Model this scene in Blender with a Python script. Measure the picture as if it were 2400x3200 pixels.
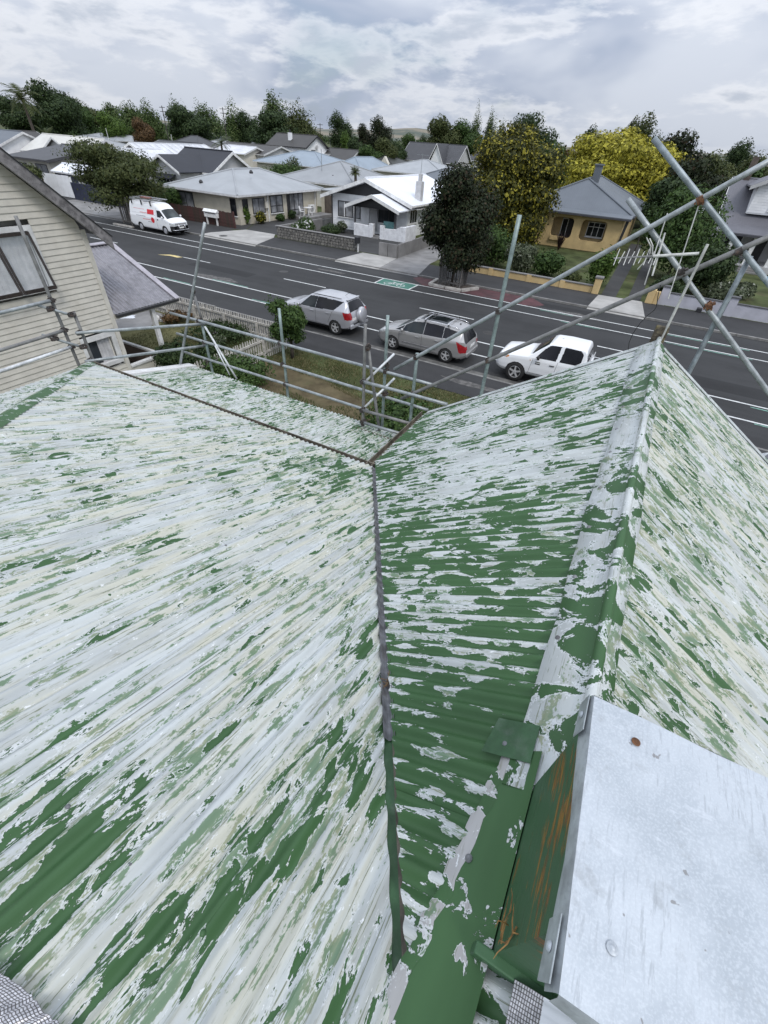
import bpy, bmesh, math, random
import numpy as np
from mathutils import Vector, Matrix
random.seed(7); rng = np.random.default_rng(7)
S = bpy.context.scene
for o in list(bpy.data.objects): bpy.data.objects.remove(o)
COL = S.collection
R_ = math.radians

# ------------------------------------------------------------------ camera
# street frame: X along the road, Y across it, Z up, road surface at z = 0
CAMH = 7.5
FPX = 1346.0                       # focal length in pixels of the 2400 px wide frame
def _camera_axes():
    d = np.array([(1093-1200)/FPX, (3150-1600)/FPX, 1.0]); d /= np.linalg.norm(d)
    z = np.array([0, 0, 1.0]); f = z-d*(z@d); f /= np.linalg.norm(f)
    r = np.cross(f, -d)
    if r[0] < 0: r = -r
    M = np.stack([r, f, -d]); t = R_(26.5)
    E = np.array([[math.cos(t), -math.sin(t), 0], [math.sin(t), math.cos(t), 0], [0, 0, 1.0]])
    return E @ M                   # camera (right, down, forward) -> street frame
AX = _camera_axes()
cam = bpy.data.cameras.new('camera'); cam_ob = bpy.data.objects.new('camera', cam); COL.objects.link(cam_ob)
cam.sensor_fit = 'HORIZONTAL'; cam.sensor_width = 36.0; cam.lens = 36.0*FPX/2400.0
cam.clip_start = 0.05; cam.clip_end = 20000
m3 = Matrix((AX[:, 0].tolist(), (-AX[:, 1]).tolist(), (-AX[:, 2]).tolist())).transposed()
cam_ob.matrix_world = Matrix.Translation((0, 0, CAMH)) @ m3.to_4x4()
S.camera = cam_ob
S.render.resolution_x = 768; S.render.resolution_y = 1024

# ------------------------------------------------------------------ sky and sun (overcast)
SUN_EL, SUN_AZ = R_(50), R_(128)    # azimuth measured clockwise from +Y
w = bpy.data.worlds.new('World'); S.world = w; w.use_nodes = True
nt = w.node_tree; nt.nodes.clear()
def wn(t, **k):
    n = nt.nodes.new(t)
    for a, b in k.items(): setattr(n, a, b)
    return n
def wl(a, b): nt.links.new(a, b)
out = wn('ShaderNodeOutputWorld'); bg = wn('ShaderNodeBackground'); wl(bg.outputs[0], out.inputs[0])
sky = wn('ShaderNodeTexSky', sky_type='NISHITA', sun_disc=False, sun_elevation=SUN_EL, sun_rotation=SUN_AZ)
tc = wn('ShaderNodeTexCoord'); sx = wn('ShaderNodeSeparateXYZ'); wl(tc.outputs['Generated'], sx.inputs[0])
def wm(op, a, b=None, c=None, clamp=False):
    n = wn('ShaderNodeMath', operation=op, use_clamp=clamp)
    for i, v in enumerate((a, b, c)):
        if v is None: continue
        if isinstance(v, (int, float)): n.inputs[i].default_value = v
        else: wl(v, n.inputs[i])
    return n.outputs[0]
zz = wm('MAXIMUM', sx.outputs[2], 0.0)
den = wm('ADD', zz, 0.42)                              # a cloud deck seen in perspective
cu = wm('DIVIDE', sx.outputs[0], den); cv = wm('DIVIDE', sx.outputs[1], den)
cvec = wn('ShaderNodeCombineXYZ'); wl(cu, cvec.inputs[0]); wl(cv, cvec.inputs[1]); wl(wm('MULTIPLY', zz, 5.0), cvec.inputs[2])
def wnoise(scale, detail, rough, dist=0.0, off=0.0):
    n = wn('ShaderNodeTexNoise'); n.inputs['Scale'].default_value = scale; n.inputs['Detail'].default_value = detail
    n.inputs['Roughness'].default_value = rough; n.inputs['Distortion'].default_value = dist
    v = wn('ShaderNodeVectorMath', operation='ADD'); wl(cvec.outputs[0], v.inputs[0]); v.inputs[1].default_value = (off, off*.6, 0)
    wl(v.outputs[0], n.inputs['Vector']); return n.outputs['Fac']
def wramp(fac, stops):
    n = wn('ShaderNodeValToRGB'); wl(fac, n.inputs[0]); e = n.color_ramp.elements
    while len(e) > 1: e.remove(e[-1])
    e[0].position, e[0].color = stops[0][0], (*stops[0][1], 1)
    for p, c in stops[1:]:
        k = e.new(p); k.color = (*c, 1)
    return n.outputs[0]
def wmix(f, a, b):
    n = wn('ShaderNodeMix', data_type='RGBA')
    for i, v in ((0, f), (6, a), (7, b)):
        if isinstance(v, tuple): n.inputs[i].default_value = (*v, 1)
        elif isinstance(v, float): n.inputs[i].default_value = v
        else: wl(v, n.inputs[i])
    return n.outputs[2]
def wstep(v, lo, hi):
    n = wn('ShaderNodeMapRange', interpolation_type='SMOOTHSTEP'); wl(v, n.inputs[0]); n.inputs[1].default_value = lo; n.inputs[2].default_value = hi; return n.outputs[0]
sheet_ = wnoise(1.25, 4, 0.55, 0.3, 1.0); puff = wnoise(2.6, 6, 0.55, 0.25, 4.3); puff2 = wnoise(6.5, 5, 0.6, 0.2, 9.1)
cloud = wmix(wstep(sheet_, .34, .62), (.39, .465, .62), (.72, .775, .88))
body = wm('ADD', wm('MULTIPLY', puff, .7), wm('MULTIPLY', puff2, .3))
cloud = wmix(wm('MULTIPLY', wstep(body, .475, .575), .66), cloud, (.96, .985, 1.04))
cloud = wmix(wm('MULTIPLY', wstep(body, .55, .66), .66), cloud, (.46, .53, .65))
# overcast luminance rises from the horizon to the zenith
lum = wm('MULTIPLY_ADD', zz, 1.40, 0.80)
sc = wn('ShaderNodeVectorMath', operation='SCALE'); wl(cloud, sc.inputs[0]); wl(lum, sc.inputs['Scale'])
ss = wn('ShaderNodeVectorMath', operation='SCALE'); wl(sky.outputs[0], ss.inputs[0]); ss.inputs['Scale'].default_value = 0.10
gap = wm('MULTIPLY', wm('SUBTRACT', 1.0, wstep(sheet_, .30, .46)), .45)
mx = wn('ShaderNodeMix', data_type='RGBA'); wl(gap, mx.inputs[0]); wl(sc.outputs[0], mx.inputs[6]); wl(ss.outputs[0], mx.inputs[7])
wl(mx.outputs[2], bg.inputs[0]); bg.inputs[1].default_value = 1.0
sun = bpy.data.lights.new('sun', 'SUN'); sun.energy = 1.5; sun.angle = R_(14); sun.color = (1, .955, .90)
so = bpy.data.objects.new('sun', sun); COL.objects.link(so)
sd = Vector((math.sin(SUN_AZ)*math.cos(SUN_EL), math.cos(SUN_AZ)*math.cos(SUN_EL), math.sin(SUN_EL)))
so.rotation_euler = (-sd).to_track_quat('-Z', 'Y').to_euler()
S.view_settings.view_transform = 'Standard'; S.view_settings.look = 'None'
S.view_settings.exposure = 0.0; S.view_settings.gamma = 1.0

# ------------------------------------------------------------------ measuring: a photo point on a known plane
def ray(u, v): return AX @ np.array([(u-1200)/FPX, (v-1600)/FPX, 1.0])
def _hit(u, v, i, c):
    r = ray(u, v); o = np.array([0, 0, CAMH]); t = (c-o[i])/r[i]; return Vector((o+t*r).tolist())
def PZ(u, v, z=0.0): return _hit(u, v, 2, z)
def PY(u, v, y): return _hit(u, v, 1, y)
def PX(u, v, x): return _hit(u, v, 0, x)
def PP(u, v, n, d):
    r = ray(u, v); o = np.array([0, 0, CAMH]); n = np.array(n, float); t = (d-n@o)/(n@r); return Vector((o+t*r).tolist())

# ------------------------------------------------------------------ mesh helpers
class MB:
    def __init__(s): s.v = []; s.f = []
    def add(s, vs, fs):
        b = len(s.v); s.v += [tuple(p) for p in vs]; s.f += [tuple(b+i for i in f) for f in fs]; return s
    def box(s, x0, x1, y0, y1, z0, z1):
        return s.add([(x0,y0,z0),(x1,y0,z0),(x1,y1,z0),(x0,y1,z0),(x0,y0,z1),(x1,y0,z1),(x1,y1,z1),(x0,y1,z1)],
                     [(0,3,2,1),(4,5,6,7),(0,1,5,4),(1,2,6,5),(2,3,7,6),(3,0,4,7)])
    def prism(s, poly, off):                       # polygon of 3D points extruded by a vector
        n = len(poly); off = Vector(off); a = [Vector(p) for p in poly]
        return s.add(a+[p+off for p in a], [tuple(range(n))[::-1], tuple(range(n, 2*n))]+[(i, (i+1) % n, n+(i+1) % n, n+i) for i in range(n)])
    def bar(s, p, q, w, h, up=(0, 0, 1)):          # rectangular bar from p to q
        p, q = Vector(p), Vector(q); d = (q-p).normalized(); up = Vector(up)
        sd = d.cross(up)
        if sd.length < 1e-4: sd = d.cross(Vector((1, 0, 0)))
        sd.normalize(); u2 = sd.cross(d)
        a = [sd*(w/2*i)+u2*(h/2*j) for i, j in ((-1,-1),(1,-1),(1,1),(-1,1))]
        return s.add([p+k for k in a]+[q+k for k in a], [(0,1,2,3)[::-1],(4,5,6,7),(0,1,5,4),(1,2,6,5),(2,3,7,6),(3,0,4,7)])
    def tube(s, pts, r, n=10, cap=True):
        pts = [Vector(p) for p in pts]; rs = r if isinstance(r, (list, tuple)) else [r]*len(pts)
        b = len(s.v); prev = None
        for i, p in enumerate(pts):
            d = (pts[min(i+1, len(pts)-1)]-pts[max(i-1, 0)]).normalized()
            if prev is None: a = d.orthogonal().normalized()
            else:
                a = prev-d*prev.dot(d)
                a = a.normalized() if a.length > 1e-5 else d.orthogonal().normalized()
            prev = a; c = d.cross(a)
            for k in range(n):
                t = 2*math.pi*k/n; s.v.append(tuple(p+(a*math.cos(t)+c*math.sin(t))*rs[i]))
        for i in range(len(pts)-1):
            for k in range(n):
                s.f.append((b+i*n+k, b+i*n+(k+1) % n, b+(i+1)*n+(k+1) % n, b+(i+1)*n+k))
        if cap:
            s.f.append(tuple(range(b+n-1, b-1, -1))); e = b+(len(pts)-1)*n; s.f.append(tuple(range(e, e+n)))
        return s
    def lathe(s, prof, axis_p, axis_d, n=24):      # prof: (radius, along)
        p = Vector(axis_p); d = Vector(axis_d).normalized(); a = d.orthogonal().normalized(); c = d.cross(a); b = len(s.v)
        for r, t in prof:
            for k in range(n):
                th = 2*math.pi*k/n; s.v.append(tuple(p+d*t+(a*math.cos(th)+c*math.sin(th))*r))
        for i in range(len(prof)-1):
            for k in range(n): s.f.append((b+i*n+k, b+i*n+(k+1) % n, b+(i+1)*n+(k+1) % n, b+(i+1)*n+k))
        return s
    def quad(s, *p): return s.add(p, [tuple(range(len(p)))])
    def mesh(s, name, smooth=False, origin=(0, 0, 0)):
        ox, oy, oz = origin
        me = bpy.data.meshes.new(name); me.from_pydata([(x-ox, y-oy, z-oz) for x, y, z in s.v], [], s.f)
        bm = bmesh.new(); bm.from_mesh(me); bmesh.ops.recalc_face_normals(bm, faces=bm.faces); bm.to_mesh(me); bm.free()
        if smooth: me.polygons.foreach_set('use_smooth', [True]*len(me.polygons))
        me.update(); return me
    def build(s, name, mat, parent=None, smooth=False, org=None, bevel=0.0):
        o = org if org is not None else (ORG.get(parent.name, (0, 0, 0)) if parent else (0, 0, 0))
        ob = bpy.data.objects.new(name, s.mesh(name, smooth, o)); COL.objects.link(ob)
        if mat: ob.data.materials.append(mat)
        if parent: ob.parent = parent; ORG[ob.name] = o
        if bevel:
            m = ob.modifiers.new('b', 'BEVEL'); m.width = bevel; m.segments = 2; m.limit_method = 'ANGLE'
        return ob
ORG = {}
def thing(name, label, cat, loc=(0, 0, 0), group=None, rz=0.0):
    o = bpy.data.objects.new(name, None); COL.objects.link(o); o.location = loc; o.rotation_euler.z = rz
    o.empty_display_size = .1; ORG[o.name] = tuple(loc) if rz == 0 else (0, 0, 0)
    o['label'] = label; o['category'] = cat
    if group: o['group'] = group
    return o
def local(name, label, cat, group=None):           # root whose parts are given in local coordinates
    o = thing(name, label, cat, (0, 0, 0), group); return o
def tag(o, label, cat, group=None):
    o['label'] = label; o['category'] = cat
    if group: o['group'] = group
    return o
def struct(o): o['kind'] = 'structure'; return o
def part(mb, name, mat, parent, **k): return mb.build(name, mat, parent, **k)
def copy_tree(o, parent=None):
    c = o.copy(); COL.objects.link(c)
    if parent: c.parent = parent
    for ch in list(o.children): copy_tree(ch, c)
    return c

# ------------------------------------------------------------------ materials
def newmat(name):
    m = bpy.data.materials.new(name); m.use_nodes = True; t = m.node_tree; t.nodes.clear()
    o = t.nodes.new('ShaderNodeOutputMaterial'); p = t.nodes.new('ShaderNodeBsdfPrincipled'); t.links.new(p.outputs[0], o.inputs[0])
    return m, t, p
class NT:
    def __init__(s, t): s.t = t
    def n(s, typ, **k):
        x = s.t.nodes.new(typ)
        for a, b in k.items(): setattr(x, a, b)
        return x
    def l(s, a, b): s.t.links.new(a, b)
    def val(s, inp, v):
        if isinstance(v, (int, float)): inp.default_value = v
        elif isinstance(v, (tuple, list)): inp.default_value = (*v, 1) if len(inp.default_value) == 4 and len(v) == 3 else v
        else: s.l(v, inp)
    def math(s, op, a, b=0.0, c=0.0, clamp=False):
        x = s.n('ShaderNodeMath', operation=op, use_clamp=clamp); s.val(x.inputs[0], a); s.val(x.inputs[1], b); s.val(x.inputs[2], c); return x.outputs[0]
    def mix(s, f, a, b, blend='MIX'):
        x = s.n('ShaderNodeMix', data_type='RGBA', blend_type=blend); s.val(x.inputs[0], f); s.val(x.inputs[6], a); s.val(x.inputs[7], b); return x.outputs[2]
    def noise(s, vec, scale, detail=4, rough=.55, dist=0.0):
        x = s.n('ShaderNodeTexNoise'); s.l(vec, x.inputs['Vector']); x.inputs['Scale'].default_value = scale
        x.inputs['Detail'].default_value = detail; x.inputs['Roughness'].default_value = rough; x.inputs['Distortion'].default_value = dist
        return x.outputs['Fac']
    def mapv(s, vec, scale=(1, 1, 1), loc=(0, 0, 0), rot=(0, 0, 0)):
        x = s.n('ShaderNodeMapping'); s.l(vec, x.inputs[0]); x.inputs['Scale'].default_value = scale; x.inputs['Location'].default_value = loc; x.inputs['Rotation'].default_value = rot
        return x.outputs[0]
    def step(s, v, lo, hi):
        x = s.n('ShaderNodeMapRange', interpolation_type='SMOOTHSTEP'); s.val(x.inputs[0], v); s.val(x.inputs[1], lo); s.val(x.inputs[2], hi); return x.outputs[0]
    def coord(s, kind='Object'): return s.n('ShaderNodeTexCoord').outputs[kind]
    def bump(s, h, strength=.3, dist=.01, normal=None):
        x = s.n('ShaderNodeBump'); s.l(h, x.inputs['Height']); x.inputs['Strength'].default_value = strength; x.inputs['Distance'].default_value = dist
        if normal is not None: s.l(normal, x.inputs['Normal'])
        return x.outputs[0]
MATS = {}
def mat(name, col, rough=.6, metal=0.0, var=.12, scale=3.0, bump=0.0, bscale=40.0, spec=.5, dirt=None, dirt_amt=0.0, dscale=1.2, coat=0.0, world=False):
    if name in MATS: return MATS[name]
    m, t, p = newmat(name); N = NT(t); vec = N.coord('Object')
    if world:
        g = N.n('ShaderNodeNewGeometry'); vec = g.outputs['Position']
    a = N.noise(vec, scale, 6, .6)
    dk = tuple(c*(1-var*1.6) for c in col); lt = tuple(min(1, c*(1+var)) for c in col)
    c = N.mix(N.step(a, .3, .7), dk, lt)
    if dirt: c = N.mix(N.math('MULTIPLY', N.step(N.noise(vec, dscale, 7, .65), .48, .75), dirt_amt), c, dirt)
    N.val(p.inputs['Base Color'], c); p.inputs['Roughness'].default_value = rough; p.inputs['Metallic'].default_value = metal
    p.inputs['Specular IOR Level'].default_value = spec; p.inputs['Coat Weight'].default_value = coat
    if bump: N.l(N.bump(N.noise(vec, bscale, 4, .6), bump, .02), p.inputs['Normal'])
    MATS[name] = m; return m
def glass_mat(name, col=(.02, .025, .03), rough=.05):
    m, t, p = newmat(name); N = NT(t); vec = N.coord('Object')
    N.val(p.inputs['Base Color'], N.mix(N.step(N.noise(vec, .9, 2), .35, .65), tuple(c*.6 for c in col), tuple(c*1.6 for c in col)))
    p.inputs['Roughness'].default_value = rough; p.inputs['Specular IOR Level'].default_value = .3
    MATS[name] = m; return m

def paint_mat(name, source='UV', cover=0.0, green=(.042, .100, .038), seed=0.0, corr=True, fx=22.0, fy=3.0, attr=True, yellow=.35, chalk=0.0, zinc=(.462, .49, .488), rib=-.022):
    """old green roof paint flaking off pale primer and zinc; vector: x across the sheet, y along it (metres)"""
    m, t, p = newmat(name); N = NT(t)
    vec = N.coord('UV') if source == 'UV' else N.coord('Object')
    vec = N.mapv(vec, loc=(seed, seed*1.7, seed*.3))
    n1 = N.noise(N.mapv(vec, scale=(fx, fy, 1)), 1.0, 6, .64, .6)                 # single flakes
    n2 = N.noise(N.mapv(vec, scale=(fx*.28, fy*.5, 1)), 1.0, 3, .6, .5)            # groups of flakes
    n3 = N.noise(N.mapv(vec, scale=(fx*2.0, fy*1.1, 1), loc=(3, 5, 0)), 1.0, 5, .72)  # thin streaks
    nf = N.noise(N.mapv(vec, scale=(150, 70, 1)), 1.0, 2, .6)
    reg = N.noise(vec, .9, 2, .5)
    cov = N.math('MULTIPLY_ADD', reg, .16, -.08+cover)
    if attr:
        a = N.n('ShaderNodeAttribute', attribute_name='cover'); cov = N.math('ADD', cov, a.outputs['Fac'])
    if corr:
        s = N.n('ShaderNodeSeparateXYZ'); N.l(N.coord('UV'), s.inputs[0])
        crest = N.math('SINE', N.math('MULTIPLY', s.outputs[0], 2*math.pi/.0762))
        cov = N.math('MULTIPLY_ADD', crest, rib, cov)
    v1 = N.math('ADD', N.math('MULTIPLY_ADD', nf, .06, -.03), N.math('ADD', N.math('MULTIPLY', n1, .62), N.math('MULTIPLY', n2, .38)))
    v1 = N.math('ADD', v1, cov)
    g1 = N.step(v1, .572, .580)                                                    # thick paint, crisp edge
    lip = N.math('SUBTRACT', N.step(v1, .552, .562), g1, clamp=True)              # bright undercoat along the break
    n4 = N.noise(N.mapv(vec, scale=(fx*1.25, fy*1.0, 1), loc=(3.3, 7.1, 0)), 1.0, 5, .66, .4)
    v2 = N.math('ADD', N.math('MULTIPLY_ADD', nf, .11, -.055), N.math('ADD', N.math('MULTIPLY', n3, .34), N.math('ADD', N.math('MULTIPLY', n4, .42), N.math('MULTIPLY', n2, .24))))
    g2 = N.math('MULTIPLY', N.step(N.math('ADD', N.math('MULTIPLY_ADD', cov, .6, v2), chalk), .532, .556), .88)   # chalky remains
    stain = N.step(N.noise(N.mapv(vec, scale=(13, .9, 1), loc=(5, 3, 0)), 1.0, 3, .6), .40, .66)
    zc = N.mix(N.step(N.noise(N.mapv(vec, scale=(7, 1.6, 1), loc=(2, 9, 0)), 1.0, 3, .6), .36, .62), tuple(x*.86 for x in zinc), tuple(x*1.08 for x in zinc))
    base = N.mix(N.math('MULTIPLY', stain, yellow), zc, (.50, .495, .405))
    grime = N.step(N.noise(N.mapv(vec, scale=(75, 7, 1)), 1.0, 4, .7), .57, .72)
    base = N.mix(N.math('MULTIPLY', grime, .55), base, (.20, .20, .14))
    hair = N.step(N.noise(N.mapv(vec, scale=(120, 2.6, 1), loc=(1, 4, 0)), 1.0, 4, .75), .595, .625)
    base = N.mix(N.math('MULTIPLY', hair, .8), base, (.13, .15, .085))
    chip = N.step(N.noise(N.mapv(vec, scale=(55, 16, 1), loc=(6, 2, 0)), 1.0, 4, .7), .655, .668)
    base = N.mix(chip, base, (.66, .68, .68))
    olive = N.mix(N.step(n4, .42, .62), (.255, .275, .175), (.105, .185, .100))
    c = N.mix(g2, base, olive)
    c = N.mix(N.math('MULTIPLY', lip, .75), c, (.60, .625, .63))
    gc = N.mix(N.noise(N.mapv(vec, scale=(6, 1.5, 1)), 1.0, 3, .6), tuple(x*.68 for x in green), tuple(x*1.4 for x in green))
    c = N.mix(g1, c, gc)
    rust = N.step(N.noise(N.mapv(vec, scale=(5, 2.5, 1), loc=(8, 1, 0)), 1.0, 5, .75), .735, .76)
    c = N.mix(N.math('MULTIPLY', rust, .7), c, (.20, .09, .04))
    N.val(p.inputs['Base Color'], c)
    N.val(p.inputs['Roughness'], N.math('MULTIPLY_ADD', g1, -.12, .62)); p.inputs['Specular IOR Level'].default_value = .3
    N.l(N.bump(g1, .85, .003), p.inputs['Normal'])
    MATS[name] = m; return m

def galv_mat(name, col=(.34, .37, .38), rough=.42, metal=.6, spot=None):
    m, t, p = newmat(name); N = NT(t); vec = N.coord('Object')
    a = N.noise(vec, 9, 6, .65); b = N.noise(vec, 55, 3, .6)
    c = N.mix(N.step(a, .3, .7), tuple(x*.72 for x in col), tuple(min(1, x*1.25) for x in col))
    c = N.mix(N.math('MULTIPLY', N.step(b, .5, .7), .35), c, tuple(x*.55 for x in col))
    if spot:
        c = N.mix(N.step(N.noise(vec, 1.7, 4, .6), .60, .66), c, spot)
    N.val(p.inputs['Base Color'], c); p.inputs['Metallic'].default_value = metal
    N.val(p.inputs['Roughness'], N.math('MULTIPLY_ADD', a, .3, rough-.15))
    N.l(N.bump(b, .08, .003), p.inputs['Normal'])
    MATS[name] = m; return m
# ================================================================== the green-roofed house in the foreground
M_L = paint_mat('flaking paint main slope', cover=-.002, seed=1.3, yellow=.8, chalk=.015, fx=21, fy=4.8, rib=-.03)
M_V = paint_mat('flaking paint verandah', cover=.02, seed=7.7, yellow=.35, fx=22, fy=5.0, chalk=.02, rib=-.03)
M_G = paint_mat('flaking paint gable left', cover=.074, seed=4.1, yellow=.10, fx=20, fy=4.6, chalk=-.02, rib=-.036)
M_GR = paint_mat('flaking paint gable right', cover=.02, seed=11.4, yellow=.8, chalk=.03, fy=5.0, rib=-.035)
M_CAP = paint_mat('flaking paint ridge cap', source='Object', cover=.048, seed=2.2, corr=False, attr=False, fx=6, fy=5.0, yellow=.1, chalk=-.02)
M_BARGE = paint_mat('flaking paint barge', source='Object', cover=-.03, seed=9.2, corr=False, attr=False, fx=7, fy=5, yellow=.1)
M_FLASH = paint_mat('flaking paint flashing', source='Object', cover=.125, seed=5.2, corr=False, attr=False, fx=9, fy=5, yellow=.05, chalk=-.05, zinc=(.40, .40, .40))
M_WG2 = mat('green painted sheet', (.036, .094, .040), .5, 0, .22, 5, .15, 40, dirt=(.30, .30, .30), dirt_amt=.25, dscale=6, spec=.35)
M_FLAKE = paint_mat('flaking apron edge', source='Object', cover=.035, seed=3.2, corr=False, attr=False, fx=9, fy=7, yellow=.05, chalk=-.05, zinc=(.40, .395, .39))
M_HIP = paint_mat('flaking paint hip cap', source='Object', cover=.10, seed=6.2, corr=False, attr=False, fx=6, fy=5, yellow=.1)
M_APRON = paint_mat('flaking apron paint', source='Object', cover=.15, seed=8.2, corr=False, attr=False, fx=12, fy=8, yellow=.05, chalk=-.1, zinc=(.40, .395, .39))
M_LEAD = mat('weathered lead', (.19, .195, .205), .6, .3, .3, 14, .25, 60, dirt=(.09, .07, .05), dirt_amt=.5, dscale=9)
M_GUT = mat('old brown gutter', (.14, .122, .095), .7, 0, .35, 8, .3, 60, dirt=(.05, .06, .03), dirt_amt=.5, dscale=5)
M_WHT = mat('white weathered timber', (.66, .66, .65), .65, 0, .1, 4, .1, 30, dirt=(.35, .34, .3), dirt_amt=.4)
M_ZINC = None
T1, T2, PITCHC = math.tan(R_(20.4)), .6346, .0762
EY, EZ, GX, GZ, RX, RZ, GY = 4.08, 4.22, -2.264, 4.22, .382, 5.90, 5.90
house = thing('green_roofed_house', 'house with flaking green corrugated iron roof in the foreground', 'house', (0, 2, 0))
def shell():
    a = MB().box(-7.6, -2.05, -2.3, 3.75, 0, 4.05); a.box(-2.0, 2.75, -2.3, 5.45, 0, 4.05)
    a.prism([(-2.0, 5.4, 4.06), (2.75, 5.4, 4.06), (RX, 5.4, RZ-.12)], (0, -7, 0))
    return part(a, 'wall', M_WHT, house)
shell()
part(MB().box(-7.5, -3.9, 5.75, 5.87, 0, .9), 'verandah_balustrade', M_WHT, house)
for x in (-7.5, -5.7, -3.9): part(MB().box(x-.06, x+.06, 5.75, 5.87, .9, 3.36), 'verandah_post', M_WHT, house)

def cov_left(x, y):
    c = -.012
    c += .05*math.exp(-((x+3.0)/1.1)**2)*math.exp(-((y-3.3)/1.0)**2)
    dv = (x-(-2.216+(4.08-y)*T1/T2))            # distance to the valley
    c += .028*math.exp(-(dv/.5)**2)
    c += .20*math.exp(-((x+.90)/.17)**2-((y+.22)/.18)**2)+.10*math.exp(-((x+.52)/.12)**2-((y+.12)/.24)**2)+.04*math.exp(-((x+1.2)/.22)**2-((y-.08)/.18)**2)-.03*math.exp(-((x+1.5)/.3)**2-((y-.3)/.3)**2)
    c += .035*math.exp(-((x+3.4)/1.3)**2-((y-1.2)/.3)**2)
    c += .025*math.exp(-((x+6.3)/1.2)**2-((y-2.6)/.6)**2)
    c -= .03*math.exp(-((x+1.3)/.7)**2-((y-1.3)/.7)**2)
    return c
def cov_gable(x, y):
    c = -.008
    c += .035*math.exp(-((y-1.9)/.8)**2)+.06*math.exp(-((y-.9)/.5)**2)
    c -= .045*math.exp(-((x+.6)/.7)**2-((y-3.2)/.9)**2)
    c += .02*math.exp(-((x+1.9)/.5)**2)
    c -= .02*math.exp(-((y-5.9)/.8)**2)
    return c
def cov_gr(x, y): return .035*math.exp(-((x-.6)/.35)**2)-.01
def cov_ver(x, y): return .03*math.exp(-((y-6.1)/.4)**2)+.02*math.exp(-((x+3.2)/.8)**2)-.005

def sheet(name, parent, m, org, ax, up, u0, u1, v0, v1, clips, cov, lap=0.0, amp=.0118, flip=False):
    """one corrugated sheet: u across the sheet, v up the slope; clips are (point, normal) half-spaces to keep"""
    ax, up = Vector(ax), Vector(up); nz = ax.cross(up).normalized()
    if nz.z < 0: nz = -nz
    nu = max(2, int(round((u1-u0)/PITCHC*8))); nv = max(1, int(math.ceil((v1-v0)/.22)))
    bm = bmesh.new(); uvl = bm.loops.layers.uv.new('UVMap'); al = bm.verts.layers.float.new('cover'); grid = []
    sag = random.uniform(-.002, .004); q = random.uniform(0, 6)
    for j in range(nv+1):
        v = v0+(v1-v0)*j/nv; row = []
        for i in range(nu+1):
            u = u0+(u1-u0)*i/nu
            h = amp*math.sin(2*math.pi*u/PITCHC)+lap*((u-u0)/(u1-u0) if flip else 1-(u-u0)/(u1-u0))+sag*math.sin(v*2.1+q)
            if i == nu and flip: u -= .0015; h -= .008
            p = Vector(org)+ax*u+up*v+nz*h
            w_ = bm.verts.new(p); w_[al] = cov(p.x, p.y); row.append(w_)
        grid.append(row)
    for j in range(nv):
        for i in range(nu):
            f = bm.faces.new((grid[j][i], grid[j][i+1], grid[j+1][i+1], grid[j+1][i])); f.smooth = True
            for lp, (a, b) in zip(f.loops, ((i, j), (i+1, j), (i+1, j+1), (i, j+1))):
                lp[uvl].uv = (u0+(u1-u0)*a/nu, v0+(v1-v0)*b/nv)
    for p, n in clips:
        bmesh.ops.bisect_plane(bm, geom=bm.verts[:]+bm.edges[:]+bm.faces[:], dist=1e-5, plane_co=Vector(p), plane_no=Vector(n), clear_outer=True)
    if not bm.faces: bm.free(); return None
    bmesh.ops.recalc_face_normals(bm, faces=bm.faces)
    if sum(f.normal.z for f in bm.faces) < 0: bmesh.ops.reverse_faces(bm, faces=bm.faces)
    o = ORG[parent.name]; bm.transform(Matrix.Translation((-o[0], -o[1], -o[2])))
    me = bpy.data.meshes.new(name); bm.to_mesh(me); bm.free(); me.materials.append(m)
    ob = bpy.data.objects.new(name, me); COL.objects.link(ob); ob.parent = parent; return ob
def deck(name, poly, parent, drop=.035):
    return part(MB().prism([(x, y, z-drop) for x, y, z in poly], (0, 0, -.05)), name, M_GUT, parent)
SW = 10*PITCHC
# -- main slope (falls to the street), hip on its left, valley on its right
vx = lambda y: GX+.048+(EY-y)*T1/T2
zl = lambda y: EZ+(EY-y)*T1
ytop = -1.6; hipx0 = -8.06
roof = deck('main_roof', [(hipx0, EY, EZ), (vx(EY), EY, EZ), (vx(-.44), -.44, zl(-.44)), (vx(-.44), ytop, zl(ytop)), (hipx0+(EY-ytop)*1.15, ytop, zl(ytop))], house)
up1 = Vector((0, -1, T1)).normalized(); lean = Vector((vx(0)-vx(4), -4, zl(0)-zl(4))).normalized()
n_slope = Vector((0, T1, 1)).normalized()
valley_n = lean.cross(n_slope); valley_n = valley_n if valley_n.x > 0 else -valley_n
hipdir = Vector((1.15, -1, T1)).normalized(); hip_n = hipdir.cross(n_slope); hip_n = hip_n if hip_n.x < 0 else -hip_n
clipsL = [((vx(EY)-.035, EY, EZ), valley_n), ((hipx0+.0, EY, EZ), hip_n)]
k = 0; x = hipx0-.02
L1 = (EY-ytop)/math.cos(R_(20.4))
while x < .5:
    sheet('roofing_sheet', roof, M_L, (0, EY+.05, EZ-.05*T1), (1, 0, 0), up1, x, x+SW+.02, 0, L1, clipsL, cov_left, lap=.009, amp=.0125, flip=True)
    x += SW
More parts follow.
